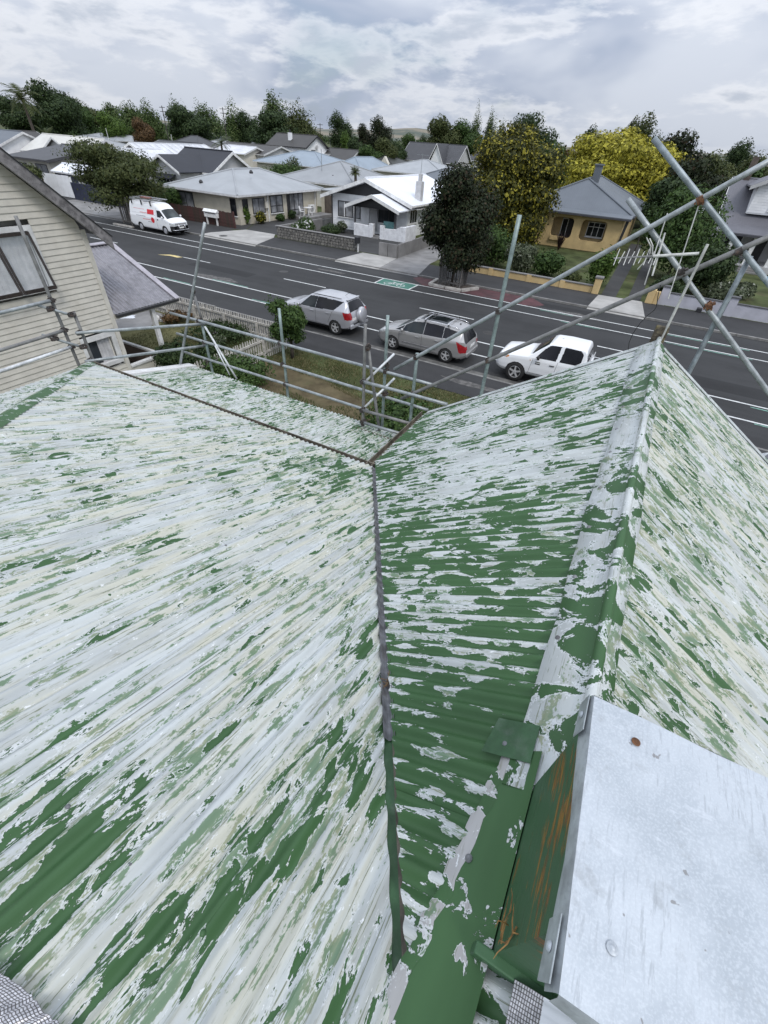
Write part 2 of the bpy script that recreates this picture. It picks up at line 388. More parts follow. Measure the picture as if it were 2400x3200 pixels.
# hip slope on the far side
up3 = Vector((1, 0, T1*.87)).normalized(); n3 = Vector((-T1*.87, 0, 1)).normalized()
hip2 = -hip_n
hroof = deck('hip_roof', [(hipx0, EY, EZ), (hipx0+(EY+1)*1.15, -1, zl(-1)), (hipx0, -1, EZ)], house)
y = EY
while y > -1.2:
    sheet('roofing_sheet', hroof, M_V, (hipx0-.05, 0, EZ-.04), (0, -1, 0), up3, -y, -y+SW+.02, 0, 6.2, [((hipx0, EY, EZ), Vector((1, 1.15, 0)))], lambda a, b: -.03, lap=.007); y -= SW
hb = MB(); hp = [Vector((hipx0, EY, EZ+.03))+hipdir*t for t in np.linspace(-.03, 7.6, 30)]
for sgn, nn in ((1, n_slope), (-1, n3)):
    sd_ = hipdir.cross(nn).normalized()*.11*(-sgn)
    for a, b in zip(hp[:-1], hp[1:]): hb.quad(a, b, b+sd_+Vector((0, 0, -.012)), a+sd_+Vector((0, 0, -.012)))
part(hb, 'hip_cap', M_HIP, house, smooth=True)
# -- gable wing: ridge runs towards the street
gl = deck('gable_left_roof', [(GX, GY, GZ), (RX, GY, RZ), (RX, -.44, RZ), (vx(EY), EY, EZ)], house)
up2 = Vector((1, 0, T2)).normalized(); n2v = Vector((-T2, 0, 1)).normalized()
vn2 = -(lean.cross(n2v)); vn2 = vn2 if vn2.x < 0 else -vn2
L2 = (RX-GX)/math.cos(math.atan(T2))
CH = dict(x0=.262, x1=1.12, y0=.178, y1=.742, z=6.46)
y = GY
while y > -1.0:
    sheet('roofing_sheet', gl, M_G, (GX-.05, 0, GZ-.05*T2), (0, -1, 0), up2, -y, -y+SW+.02, 0, L2+.05, [((vx(EY)+.035, EY, EZ), vn2), ((0, GY, 0), (0, 1, 0))], cov_gable, lap=.007); y -= SW
gr = deck('gable_right_roof', [(RX, GY, RZ), (RX+2.6, GY, RZ-2.6*T2), (RX+2.6, -1, RZ-2.6*T2), (RX, -1, RZ)], house)
up4 = Vector((-1, 0, T2)).normalized(); y = GY
while y > -1.0:
    sheet('roofing_sheet', gr, M_GR, (RX+2.62, 0, RZ-2.62*T2), (0, -1, 0), up4, -y, -y+SW+.02, 0, 2.62/math.cos(math.atan(T2))-.012, [((0, GY, 0), (0, 1, 0))], cov_gr, lap=.007); y -= SW
# ridge cap: two dressed flanges, a roll along the top
def dressed(side, wdt):
    b = MB(); ys = np.arange(GY+.02, .70, -.0127); pr = []
    for yy in ys:
        edge = .0015*math.sin(2*math.pi*yy/PITCHC)
        wob = .006*math.sin(yy*3.1)+.003*math.sin(yy*11)
        row = []
        for q, dz in ((0.0, .036), (.5, .030), (1.0, .026+edge)):
            dx = q*(wdt+wob*q); row.append((RX+side*dx, yy, RZ-dx*T2+dz))
        row.append((RX+side*(wdt+wob), yy, RZ-(wdt+wob)*T2+.017+edge)); pr.append(row)
    n = 4; v = [p for r in pr for p in r]
    f = [(i*n+j, i*n+j+1, (i+1)*n+j+1, (i+1)*n+j) for i in range(len(pr)-1) for j in range(n-1)]
    b.add(v, f); return b
rc = part(dressed(-1, .185), 'ridge_cap_flange', M_CAP, house, smooth=True); part(dressed(1, .10), 'ridge_cap_flange', M_CAP, house, smooth=True)
part(MB().tube([(RX+.002*math.sin(t*2.2), t, RZ+.044) for t in np.linspace(GY+.03, .70, 40)], .024, 12), 'ridge_roll', M_CAP, house, smooth=True)
for i, yy in enumerate(np.arange(5.5, .9, -.46)):
    part(MB().lathe([(0, .012), (.008, .011), (.013, .004), (.015, 0)], (RX-.15, yy+random.uniform(-.04, .04), RZ-.15*T2+.022), n2v, 10), 'roof_nail', M_LEAD, house, smooth=True)
# nails on the main slope crests
for vv in (.35, 1.2, 2.05, 2.9, 3.75, 4.5):
    for uu in np.arange(-7.5, -.3, PITCHC*4):
        p = Vector((round(uu/PITCHC)*PITCHC+PITCHC*.25, EY+.05, EZ-.05*T1))+up1*vv+n_slope*.010
        if p.x > vx(p.y)-.1 or p.x < hipx0+(EY-p.y)*1.15+.15: continue
        part(MB().lathe([(0, .007), (.006, .006), (.009, .002), (.010, 0)], p, n_slope, 8), 'roof_nail', M_LEAD if random.random() < .4 else M_FLASH, roof, smooth=True)
for vv in (.4, 1.5, 2.6):
    for yy in np.arange(5.6, 1.2, -PITCHC*4):
        y2 = -(round(-yy/PITCHC)*PITCHC+PITCHC*.25)
        p = Vector((GX-.05, y2, GZ-.05*T2))+up2*vv+n2v*.010
        if p.x < vx(min(y2, EY))+.08: continue
        part(MB().lathe([(0, .007), (.006, .006), (.009, .002), (.010, 0)], p, n2v, 8), 'roof_nail', M_FLASH, gl, smooth=True)
# gable barge flashings
for sg in (-1, 1):
    b = MB(); a0 = Vector((RX, GY+.01, RZ+.02)); a1 = Vector((RX+sg*2.66, GY+.01, RZ-2.66*T2+.02)); nn = Vector((sg*T2, 0, 1)).normalized()
    b.prism([a0, a1, a1+Vector((0, -.09, 0)), a0+Vector((0, -.09, 0))], nn*.006)
    b.prism([a0+Vector((0, .005, 0)), a1+Vector((0, .005, 0)), a1+Vector((0, .005, -.14)), a0+Vector((0, .005, -.14))], (0, .012, 0))
    part(b, 'barge_flashing', M_BARGE, house)
    part(MB().prism([a0+Vector((0, .02, -.02)), a1+Vector((0, .02, -.02)), a1+Vector((0, .02, -.26)), a0+Vector((0, .02, -.26))], (0, .03, 0)), 'barge_board', M_WHT, house)
# valley gutter: lead tray, then a painted lower tray nearer the camera
def valley(s0, s1, w_, m, nm, lift, rough=0.0, hs=.028):
    b = MB(); v = []; f = []; n = 0
    wn_ = (n_slope+n2v).normalized(); sdv = lean.cross(wn_).normalized()
    if sdv.x < 0: sdv = -sdv
    for t in np.linspace(s0, s1, 60):
        c = Vector((vx(EY), EY, EZ))+lean*t
        jl = random.uniform(-rough, rough); jr = random.uniform(-rough, rough)
        for q, h in ((-1, hs), (-.62, hs*.4), (-.2, -.004), (.2, -.004), (.62, hs*.4), (1, hs)):
            v.append(c+sdv*(q*w_/2+(jl if q < 0 else jr)*abs(q))+wn_*(h+lift))
        n += 1
    f = [(i*6+j, i*6+j+1, (i+1)*6+j+1, (i+1)*6+j) for i in range(n-1) for j in range(5)]
    b.add(v, f); return part(b, nm, m, house, smooth=True)
valley(-.02, 4.05, .052, M_LEAD, 'valley_gutter', .004, .0005)
valley(3.95, 5.5, .125, M_WG2, 'valley_gutter', -.003, .0005, .010)
cl = MB()
c0 = Vector((vx(EY), EY, EZ))+lean*3.72
for i in range(26):
    a = c0+Vector((random.gauss(0, .012), random.gauss(0, .035), random.uniform(.0, .03))); d = Vector((random.gauss(0, 1), random.gauss(0, 1), random.uniform(-.3, .6))).normalized()
    cl.tube([a, a+d*random.uniform(.02, .05)], .0022, 5)
part(cl, 'leaf_litter', mat('dead leaves', (.13, .085, .045), .9), house)
# gutters
def gutter(p, q, nm='gutter', m=None, w_=.085, side=(0, 1, 0)):
    p, q, s_ = Vector(p), Vector(q), Vector(side); b = MB()
    prof = [(0, .0), (0, -.07), (w_*.5, -.085), (w_, -.07), (w_, .012), (w_-.012, .012), (w_-.012, -.06), (.012, -.06), (.012, 0)]
    b.prism([p+s_*a+Vector((0, 0, c)) for a, c in prof], q-p); return part(b, nm, m or M_GUT, house)
gutter((hipx0-.05, EY+.045, EZ-.03), (GX+.06, EY+.045, EZ-.03))
gutter((GX-.045, EY+.05, GZ-.03), (GX-.045, GY+.02, GZ-.03), side=(-1, 0, 0))
# verandah roof: lower, flatter, with a set-back bay on its right
VY0, VZ0, VS = 4.13, 3.94, .222
zv = lambda y: VZ0-(y-VY0)*VS
vr = deck('verandah_roof', [(-8.0, VY0, zv(VY0)), (-2.3, VY0, zv(VY0)), (-2.3, 5.7, zv(5.7)), (-3.56, 5.7, zv(5.7)), (-3.62, 6.12, zv(6.12)), (-8.0, 6.12, zv(6.12))], house)
upv = Vector((0, -1, VS)).normalized(); x = -7.98; Lv = (6.16-VY0)/math.cos(math.atan(VS))
while x < -2.3:
    x2 = min(x+SW+.02, -2.28)
    if x2 > -3.64 and x < -3.64: x2 = -3.62
    if x < -3.63: sheet('roofing_sheet', vr, M_V, (0, 6.16, zv(6.16)), (1, 0, 0), upv, x, x2, 0, Lv, [], cov_ver, lap=.007)
    else: sheet('roofing_sheet', vr, M_V, (0, 5.72, zv(5.72)), (1, 0, 0), upv, x, x2, 0, Lv-.45, [], cov_ver, lap=.007)
    x = x2-.02 if x2 < -2.3 else 0
part(MB().box(-8.16, -7.95, 4.3, 6.2, 3.60, 3.62).v and MB().prism([(-8.18, 4.2, zv(4.2)+.02), (-7.93, 4.2, zv(4.2)+.03), (-7.93, 6.2, zv(6.2)+.03), (-8.18, 6.2, zv(6.2)+.02)], (0, 0, -.03)), 'verandah_end_flashing', M_WHT, house)
gutter((-3.60, 5.73, zv(5.72)-.02), (GX-.05, 5.73, zv(5.72)-.02))
part(MB().prism([(-3.61, 5.62, zv(5.62)-.03), (-3.61, 6.2, zv(6.2)-.03), (-3.61, 6.2, zv(6.2)-.26), (-3.61, 5.62, zv(5.62)-.26)], (.03, 0, 0)), 'verandah_fascia', M_WHT, house)
part(MB().box(-8.0, -3.62, 6.13, 6.16, zv(6.16)-.25, zv(6.16)-.04), 'verandah_fascia', M_WHT, house)

# ================================================================== chimney with sheet metal lid
def lid_mat():
    m, t, p = newmat('zinc lid'); N = NT(t); vec = N.coord('Object')
    a = N.noise(vec, 5.0, 7, .62); b = N.noise(vec, 210, 2, .6); d = N.noise(vec, 14, 6, .65)
    c = N.noise(N.mapv(vec, scale=(120, 14, 30), rot=(0, 0, .7)), 1, 4, .7); e = N.noise(N.mapv(vec, scale=(9, 40, 9), rot=(0, 0, -.5), loc=(4, 0, 0)), 1, 4, .65)
    col = N.mix(N.step(a, .32, .66), (.36, .395, .425), (.48, .515, .545))
    col = N.mix(N.math('MULTIPLY', N.step(b, .42, .68), .45), col, (.56, .595, .62))
    col = N.mix(N.math('MULTIPLY', N.math('MULTIPLY', N.step(c, .52, .66), N.step(a, .42, .60)), .45), col, (.24, .26, .28))
    col = N.mix(N.math('MULTIPLY', N.step(d, .56, .70), .5), col, (.27, .285, .295))
    col = N.mix(N.math('MULTIPLY', N.step(e, .62, .70), .4), col, (.60, .63, .66))
    spots = N.step(N.noise(vec, 30, 3, .6), .70, .73); col = N.mix(N.math('MULTIPLY', spots, .7), col, (.16, .15, .14))
    N.val(p.inputs['Base Color'], col); p.inputs['Metallic'].default_value = .25
    N.val(p.inputs['Roughness'], N.math('MULTIPLY_ADD', d, .35, .30))
    N.l(N.bump(N.math('ADD', N.math('MULTIPLY', b, .05), a), .16, .012), p.inputs['Normal'])
    return m
M_LID = lid_mat(); M_LIDE = galv_mat('zinc lid edge', (.33, .36, .375), .5, .3)
def wood_green():
    m, t, p = newmat('green painted timber'); N = NT(t); vec = N.coord('Object')
    g = N.noise(vec, 4, 5, .6); s = N.noise(N.mapv(vec, scale=(10, 5.0, 42)), 1, 6, .65, .3); zone = N.noise(vec, 5.0, 4, .6)
    c = N.mix(g, (.030, .080, .036), (.048, .118, .054))
    crack = N.step(N.noise(N.mapv(vec, scale=(10, 3.0, 80), loc=(3, 1, 0)), 1, 5, .6), .64, .69)
    c = N.mix(N.math('MULTIPLY', crack, .8), c, (.014, .025, .014))
    sep = N.n('ShaderNodeSeparateXYZ'); N.l(vec, sep.inputs[0])
    hgt = N.step(sep.outputs[2], .12, .50)
    rust = N.step(N.math('ADD', N.math('MULTIPLY', s, .6), N.math('MULTIPLY_ADD', hgt, .10, N.math('MULTIPLY', zone, .32))), .555, .59)
    rc = N.mix(N.step(N.noise(N.mapv(vec, scale=(20, 12, 120)), 1, 4), .4, .6), (.26, .135, .02), (.15, .065, .018))
    c = N.mix(rust, c, rc)
    N.val(p.inputs['Base Color'], c); p.inputs['Roughness'].default_value = .5; p.inputs['Specular IOR Level'].default_value = .35
    N.l(N.bump(N.math('SUBTRACT', N.math('MULTIPLY', s, .4), N.math('ADD', crack, rust)), .5, .006), p.inputs['Normal']); return m
M_WG = wood_green()
chim = thing('chimney', 'square chimney boxed in green painted boards under a grey sheet metal lid', 'chimney', (CH['x0'], CH['y0'], 5.8))
x0, x1, y0, y1, zt = CH['x0'], CH['x1'], CH['y0'], CH['y1'], CH['z']
# left cheek: level boards with the grain along them
cy0 = y0+.085
for za, zb_ in ((5.70, 6.02), (6.021, 6.22), (6.221, zt-.03)):
    part(MB().box(x0+.018+random.uniform(0, .002), x0+.05, cy0, y1-.02, za, zb_), 'cheek_board', M_WG, chim)
part(MB().box(x0+.05, x1-.03, cy0+.02, y1-.03, 5.3, zt-.02), 'core', M_WG2, chim)
part(MB().box(x0+.05, x1-.03, cy0, cy0+.02, 5.3, zt-.05), 'front_board', M_WG, chim)
part(MB().prism([(x0-.03, cy0+.005, 5.835), (x1, cy0+.005, 5.90), (x1, cy0+.005, 5.965), (x0-.03, cy0+.005, 5.90)], (0, -.03, 0)), 'front_rail', M_WG, chim, bevel=.005)
part(MB().box(x0+.05, x1-.03, y1-.03, y1-.005, 5.3, zt-.05), 'back_board', M_WG2, chim)
sp = MB()
for i in range(11):
    a = Vector((x0+.010+random.uniform(-.006, .006), y0+.09+abs(random.gauss(0, .03)), 5.93+random.uniform(0, .22)))
    pts = [a]; d = Vector((random.uniform(-.12, .02), random.uniform(-.3, 1), random.uniform(-.4, .4))).normalized()
    for _ in range(3): pts.append(pts[-1]+d*random.uniform(.015, .035)); d = (d+Vector((random.gauss(0, .35), random.gauss(0, .35), -.2))).normalized()
    sp.tube(pts, [.0022, .002, .0015, .0006], 4)
part(sp, 'split_fibres', mat('split timber fibres', (.24, .13, .04), .8, 0, .4, 30), chim)
# lid: folded sheet, slightly twisted
lidv = MB(); tw = .05
def lp(x, y, z): return (x+(y1-y)*tw, y, z)
pts = [(x0, y1), (x0, y0), (x1, y0), (x1, y1)]
nx, ny = 16, 12; g = []
for j in range(ny+1):
    for i in range(nx+1):
        x = x0+(x1-x0)*i/nx; y = y0+(y1-y0)*j/ny
        bow = .006*math.sin(math.pi*i/nx)*math.sin(math.pi*j/ny)+.0015*math.sin(i*1.3+j*.9)
        g.append(lp(x, y, zt+bow))
lidv.add(g, [(j*(nx+1)+i, j*(nx+1)+i+1, (j+1)*(nx+1)+i+1, (j+1)*(nx+1)+i) for j in range(ny) for i in range(nx)])
lid = part(lidv, 'lid_sheet', M_LID, chim, smooth=True)
ed = MB(); D = .05
def strip(a, b, out):
    n = 14; r = []
    for i in range(n+1):
        t = i/n; p = Vector(a).lerp(Vector(b), t); wv = .004*math.sin(t*9)+random.uniform(-.001, .001)
        r += [p, p+Vector(out)*.004+Vector((0, 0, -.006)), p+Vector(out)*(.008+wv)+Vector((0, 0, -D))]
    ed.add(r, [(i*3+j, i*3+j+1, (i+1)*3+j+1, (i+1)*3+j) for i in range(n) for j in range(2)])
c = [lp(*p, zt) for p in pts]
strip(c[0], c[1], (-1, 0, 0)); strip(c[1], c[2], (0, -1, 0)); strip(c[2], c[3], (1, 0, 0)); strip(c[3], c[0], (0, 1, 0))
part(ed, 'lid_edge', M_LIDE, lid, smooth=True)
for yy in (y0+.005, y1-.10):
    q = MB(); xx = lp(x0, yy, 0)[0]
    q.prism([(xx-.016, yy, zt-.004), (xx-.016, yy+.10, zt-.004), (xx-.020, yy+.095, zt-D-.008), (xx-.020, yy+.004, zt-D-.014)], (.003, 0, 0))
    part(q, 'corner_tab', M_LIDE, lid, bevel=.002)
    part(MB().lathe([(0, .006), (.006, .005), (.009, .001), (.009, 0)], (xx-.0185, yy+.05, zt-D*.55), (-1, 0, .05), 12), 'rivet', M_LID, lid, smooth=True)
M_RUST = mat('rusty steel', (.16, .075, .035), .8, .2, .4, 30, .3, 80)
for xx, yy, mm in ((x0+.075, y0+.10, M_LID), (x0+.10, y1-.07, M_RUST), (x1-.1, y1-.06, M_LID)):
    part(MB().lathe([(0, .004), (.004, .004), (.005, .0015), (.009, .001), (.010, 0)], lp(xx, yy, zt+.003), (0, 0, 1), 16), 'screw', mm, lid, smooth=True)
# apron flashing on the slope beside the chimney
def on_gable(x, y, h=.02): return (x, y, GZ+(x-GX)*T2+h)
ap = MB(); r = []; ap2 = MB(); r2 = []
for i, yy in enumerate(np.linspace(y0-.30, y1+.10, 26)):
    t = i/25; xl = x0-.215+.12*t+.006*math.sin(i*1.7)
    r2 += [on_gable(xl, yy, .012), on_gable(xl+.012, yy, .021), on_gable(xl+.040+.003*math.sin(i*2.3), yy, .023)]
    r += [on_gable(xl+.036, yy, .022), on_gable((xl+x0)/2, yy, .0245), on_gable(x0-.012, yy, .027), (x0+.014, yy, GZ+(x0-GX)*T2+.055)]
ap.add(r, [(i*4+j, i*4+j+1, (i+1)*4+j+1, (i+1)*4+j) for i in range(25) for j in range(3)]); ap2.add(r2, [(i*3+j, i*3+j+1, (i+1)*3+j+1, (i+1)*3+j) for i in range(25) for j in range(2)])
part(ap, 'apron_flashing', M_APRON, house, smooth=True); part(ap2, 'apron_edge', M_FLAKE, house, smooth=True)
part(MB().prism([on_gable(x0-.17, y1+.05, .028), on_gable(x0-.01, y1+.05, .034), on_gable(x0-.01, y1+.20, .034), on_gable(x0-.15, y1+.20, .028)], (0, 0, .003)), 'flashing_patch', M_WG2, house, bevel=.001)
for yy in (y1+.1, y0+.27): part(MB().lathe([(0, .012), (.007, .011), (.011, .004), (.013, 0)], on_gable(x0-.10, yy, .026), n2v, 10), 'roof_nail', M_LEAD, house, smooth=True)

# ================================================================== woven silver sheeting by the photographer's feet
def mesh_mat():
    m, t, p = newmat('woven silver strip'); N = NT(t); vec = N.coord('UV')
    b = N.n('ShaderNodeTexBrick'); N.l(vec, b.inputs['Vector']); b.offset = 0; b.inputs['Scale'].default_value = 1.0
    b.inputs['Color1'].default_value = (.55, .55, .57, 1); b.inputs['Color2'].default_value = (.36, .36, .38, 1); b.inputs['Mortar'].default_value = (.09, .085, .085, 1)
    b.inputs['Mortar Size'].default_value = .0013; b.inputs['Brick Width'].default_value = .0085; b.inputs['Row Height'].default_value = .0065; b.inputs['Mortar Smooth'].default_value = .3
    N.l(b.outputs['Color'], p.inputs['Base Color']); p.inputs['Metallic'].default_value = .35; p.inputs['Roughness'].default_value = .38
    N.l(N.bump(b.outputs['Fac'], -.6, .002), p.inputs['Normal']); return m
M_WOV = mesh_mat(); M_TARP = mat('white sheet', (.62, .65, .70), .5, 0, .05, 3, dirt=(.3, .3, .3), dirt_amt=.3)
def hem(name, label, line, inner, m2):
    """ribbon along `line` with a plain sheet running to `inner`"""
    t = thing(name, label, 'tarpaulin', line[0]); n = len(line); b = MB(); v = []; uv = []; s_ = 0
    for i, (p, q) in enumerate(zip(line, inner)):
        p, q = Vector(p), Vector(q); d = (q-p).normalized()
        if i: s_ += (p-Vector(line[i-1])).length
        for k in range(6):
            v.append(p+d*.075*k/5+Vector((0, 0, .006+.005*math.sin(s_*70+k*.6)*math.sin(k/5*math.pi)))); uv.append((s_, .075*k/5))
    f = [(i*6+j, i*6+j+1, (i+1)*6+j+1, (i+1)*6+j) for i in range(n-1) for j in range(5)]
    b.add(v, f); o = part(b, 'woven_hem', M_WOV, t, smooth=True)
    ul = o.data.uv_layers.new(name='UVMap')
    for l in o.data.loops: ul.data[l.index].uv = uv[l.vertex_index]
    b = MB(); v = []
    for p, q in zip(line, inner):
        p, q = Vector(p), Vector(q); d = (q-p).normalized(); v += [p+d*.074+Vector((0, 0, .006)), q+Vector((0, 0, .01))]
    b.add(v, [(i*2, i*2+1, i*2+3, i*2+2) for i in range(n-1)]); part(b, 'sheet', m2, t, smooth=True)
KN1 = (0, T1, 1); KD1 = EZ+EY*T1
ln = [PP(u, v, KN1, KD1+.03) for u, v in [(-160, 2870), (-60, 2985), (20, 3048), (90, 3095), (130, 3150), (180, 3190), (240, 3260), (330, 3380)]]
ln2 = []
for a, b in zip(ln[:-1], ln[1:]):
    for i in range(6): ln2.append(a.lerp(b, i/6)+Vector((random.uniform(-.003, .003), random.uniform(-.003, .003), random.uniform(0, .006))))
hem('tarpaulin', 'silver woven edge of a white sheet in the lower left corner of the roof', ln2, [p+Vector((-.25, -.35, .13)) for p in ln2], M_TARP)
KN2 = (-T2, 0, 1); KD2 = GZ-GX*T2
ln = [PP(u, v, KN2, KD2+.03) for u, v in [(1606, 3060), (1596, 3110), (1585, 3160), (1572, 3230), (1555, 3330)]]
ln2 = []
for a, b in zip(ln[:-1], ln[1:]):
    for i in range(6): ln2.append(a.lerp(b, i/6)+Vector((0, 0, random.uniform(0, .004))))
hem('tarpaulin', 'silver woven edge of a sheet below the front of the boxed chimney', ln2, [p+Vector((.34, 0, .34*T2)) for p in ln2], M_TARP)
# ================================================================== ground, road, kerbs, paths
def strip_obj(name, poly, z, m, parent=None):
    o = MB().quad(*[(p[0], p[1], z) for p in poly]).build(name, m, parent)
    if parent is None: struct(o)
    return o
def ground_mat():
    m, t, p = newmat('grassy ground'); N = NT(t); vec = N.n('ShaderNodeNewGeometry').outputs['Position']
    a = N.noise(vec, .035, 6, .6); b = N.noise(vec, .6, 6, .65)
    c = N.mix(N.step(a, .4, .6), (.055, .085, .025), (.075, .08, .045)); c = N.mix(N.math('MULTIPLY', N.step(b, .45, .7), .6), c, (.10, .095, .055))
    N.val(p.inputs['Base Color'], c); p.inputs['Roughness'].default_value = .95; p.inputs['Specular IOR Level'].default_value = .1; return m
def asphalt(name, col, patch, fine=.18, dust=None):
    m, t, p = newmat(name); N = NT(t); vec = N.n('ShaderNodeNewGeometry').outputs['Position']
    lane = N.noise(N.mapv(vec, scale=(.05, .9, 1)), 1.0, 4, .6); a = N.noise(vec, .35, 6, .65); g = N.noise(vec, 26, 3, .7)
    c = N.mix(N.step(a, .3, .7), tuple(x*(1-patch) for x in col), tuple(x*(1+patch) for x in col))
    c = N.mix(N.math('MULTIPLY', N.step(lane, .42, .66), .6), c, tuple(x*1.35 for x in col))
    c = N.mix(N.math('MULTIPLY', N.step(g, .45, .75), fine), c, tuple(min(1, x*2.2) for x in col))
    st = N.step(N.noise(vec, 1.1, 7, .7), .66, .72); c = N.mix(N.math('MULTIPLY', st, .6), c, tuple(x*.55 for x in col))
    N.val(p.inputs['Base Color'], c); p.inputs['Roughness'].default_value = .85; p.inputs['Specular IOR Level'].default_value = .3
    N.l(N.bump(g, .25, .01), p.inputs['Normal']); return m
M_ROAD = asphalt('road asphalt', (.031, .0315, .0322), .2)
M_PATH = asphalt('footpath asphalt', (.034, .034, .035), .25)
M_DRIVE = asphalt('driveway asphalt', (.044, .044, .044), .22)
M_CONC = mat('pale concrete', (.36, .35, .33), .85, 0, .12, .8, .2, 25, dirt=(.19, .18, .17), dirt_amt=.55, dscale=.7, world=True)
M_CONC2 = mat('grey concrete', (.21, .205, .20), .85, 0, .16, .8, .2, 25, dirt=(.11, .105, .10), dirt_amt=.5, dscale=.6, world=True)
M_KERB = mat('kerb concrete', (.20, .195, .185), .85, 0, .2, 2.5, .2, 25, dirt=(.08, .075, .07), dirt_amt=.6, dscale=1.3, world=True)
M_LINE = mat('road paint', (.62, .63, .62), .7, 0, .1, 6, dirt=(.12, .12, .12), dirt_amt=.75, dscale=1.6, world=True)
M_LINEG = mat('green worn paint', (.16, .33, .26), .7, 0, .25, 6, dirt=(.07, .08, .08), dirt_amt=.9, dscale=2.2, world=True)
M_GREENP = mat('green cycle surface', (.045, .17, .125), .75, 0, .2, 2, .1, 30, dirt=(.06, .09, .08), dirt_amt=.5, dscale=2.0, world=True)
M_REDP = mat('dark red surfacing', (.082, .030, .034), .85, 0, .25, 1.2, .1, 30, dirt=(.06, .045, .045), dirt_amt=.6, dscale=.9, world=True)
ground = struct(MB().quad((-4000, -600, -.06), (4000, -600, -.06), (4000, 9000, -.06), (-4000, 9000, -.06)).build('ground', ground_mat()))
KN, KF, LOTF, LOTN = 17.75, 32.0, 35.8, 15.5        # near kerb, far kerb, far lots, near lots
road = strip_obj('road', [(-420, KN), (300, KN), (300, KF), (-420, KF)], 0, M_ROAD)
def kerb_run(name, x0, x1, y0, y1, hgt, parent=None):
    o = MB(); x = x0
    while x < x1: o.box(x+.006, min(x+2.4, x1)-.006, y0, y1, -.05, hgt); x += 2.4
    k = o.build(name, M_KERB, parent, bevel=.015)
    if parent is None: struct(k)
    return k
GAPS = [(-36.4, -29.6), (-21.8, -14.3), (-2.5, .9)]
for a, b in GAPS: struct(MB().box(a-.05, b+.05, KF-.015, KF+.145, -.06, .10).build('kerb', M_KERB))
xs = -420
for a, b in GAPS+[(300, 300)]:
    kerb_run('kerb', xs, a, KF-.02, KF+.14, .12); xs = b
strip_obj('footpath', [(-420, KF+.13), (300, KF+.13), (300, LOTF), (-420, LOTF)], .11, M_PATH)
kerb_run('kerb', -420, -20, KN-.14, KN, .09); kerb_run('kerb', -20, 60, KN-.14, KN+.0, .05); kerb_run('kerb', 60, 300, KN-.14, KN, .09)
strip_obj('footpath', [(-420, LOTN), (300, LOTN), (300, KN-.13), (-420, KN-.13)], .045, M_PATH)
dust = mat('gutter grit', (.11, .107, .10), .95, 0, .3, 2.0, .2, 30, dirt=(.06, .06, .06), dirt_amt=.9, dscale=.8, world=True)
part(MB().quad((-13.6, KN+.02, .004), (-.5, KN+.02, .004), (-.5, KN+.34, .004), (-8, KN+.42, .004), (-13.6, KN+.2, .004)), 'gutter_grit', dust, road)
# far lots and near lots
M_LAWN = mat('lawn soil', (.07, .085, .035), .95, 0, .3, .6, .2, 10, dirt=(.12, .10, .06), dirt_amt=.6, dscale=.5, spec=.1, world=True)
strip_obj('lawn', [(-420, LOTF), (300, LOTF), (300, 130), (-420, 130)], .10, M_LAWN)
strip_obj('yard', [(-420, -40), (300, -40), (300, LOTN), (-420, LOTN)], .03, M_LAWN)
# crossings
def flat(name, pts, z, m, parent=None):
    o = MB().quad(*[(p[0], max(p[1], KF+.15) if p[1] < KF and p[1] > KF-1 else p[1], z) for p in pts])
    if abs(pts[0][1]-KF) < .2: o.prism([(pts[0][0], KF-.16, .006), (pts[0][0], KF+.15, z), (pts[0][0], KF+.15, -.05), (pts[0][0], KF-.16, -.05)], (pts[1][0]-pts[0][0], 0, 0))
    o = o.build(name, m, parent)
    if parent is None: struct(o)
    return o
flat('driveway', [(-36.3, KF-.05), (-29.8, KF-.05), (-30.9, 35.6), (-31.9, 37.0), (-35.4, 36.9), (-36.4, 33.3)], .116, M_CONC)
flat('driveway', [(-35.3, 36.9), (-31.5, 36.9), (-29.8, 52), (-36.0, 52), (-39, 43)], .112, M_DRIVE)
flat('driveway', [(-21.7, KF-.06), (-17.75, KF-.06), (-18.3, 35.85), (-21.55, 35.85)], .116, M_CONC)
flat('driveway', [(-17.73, KF-.06), (-14.5, KF-.06), (-15.4, 36), (-16.0, 46), (-18.9, 46), (-18.28, 35.85)], .116, M_CONC2)
flat('path', [(-30.6, 36.1), (-18.4, 36.05), (-18.9, 45.0), (-31.0, 45.0)], .114, M_DRIVE); flat('path', [(-48, 35.8), (-36.4, 35.8), (-35.4, 36.9), (-37.3, 40), (-48, 40)], .1125, M_DRIVE)
flat('garden_bed', [(-30.5, 36.3), (-27.0, 36.3), (-26.9, 41.5), (-30.5, 41.8)], .118, mat('garden soil', (.05, .042, .034), .95, 0, .4, 4, world=True))
flat('driveway', [(-2.55, KF-.06), (.8, KF-.06), (.38, 35.8), (-2.4, 35.6)], .116, M_CONC)
flat('driveway', [(-2.25, 35.75), (-1.3, 35.75), (-1.5, 62), (-2.7, 62)], .114, M_DRIVE); flat('driveway', [(-.55, 35.75), (.25, 35.75), (.2, 62), (-.7, 62)], .114, M_DRIVE)
flat('driveway', [(-62, KF-.06), (-46, KF-.06), (-47, 38), (-62, 38)], .116, M_CONC2)
flat('driveway', [(-100, 36), (-62, 36), (-62, 60), (-100, 60)], .112, M_DRIVE)
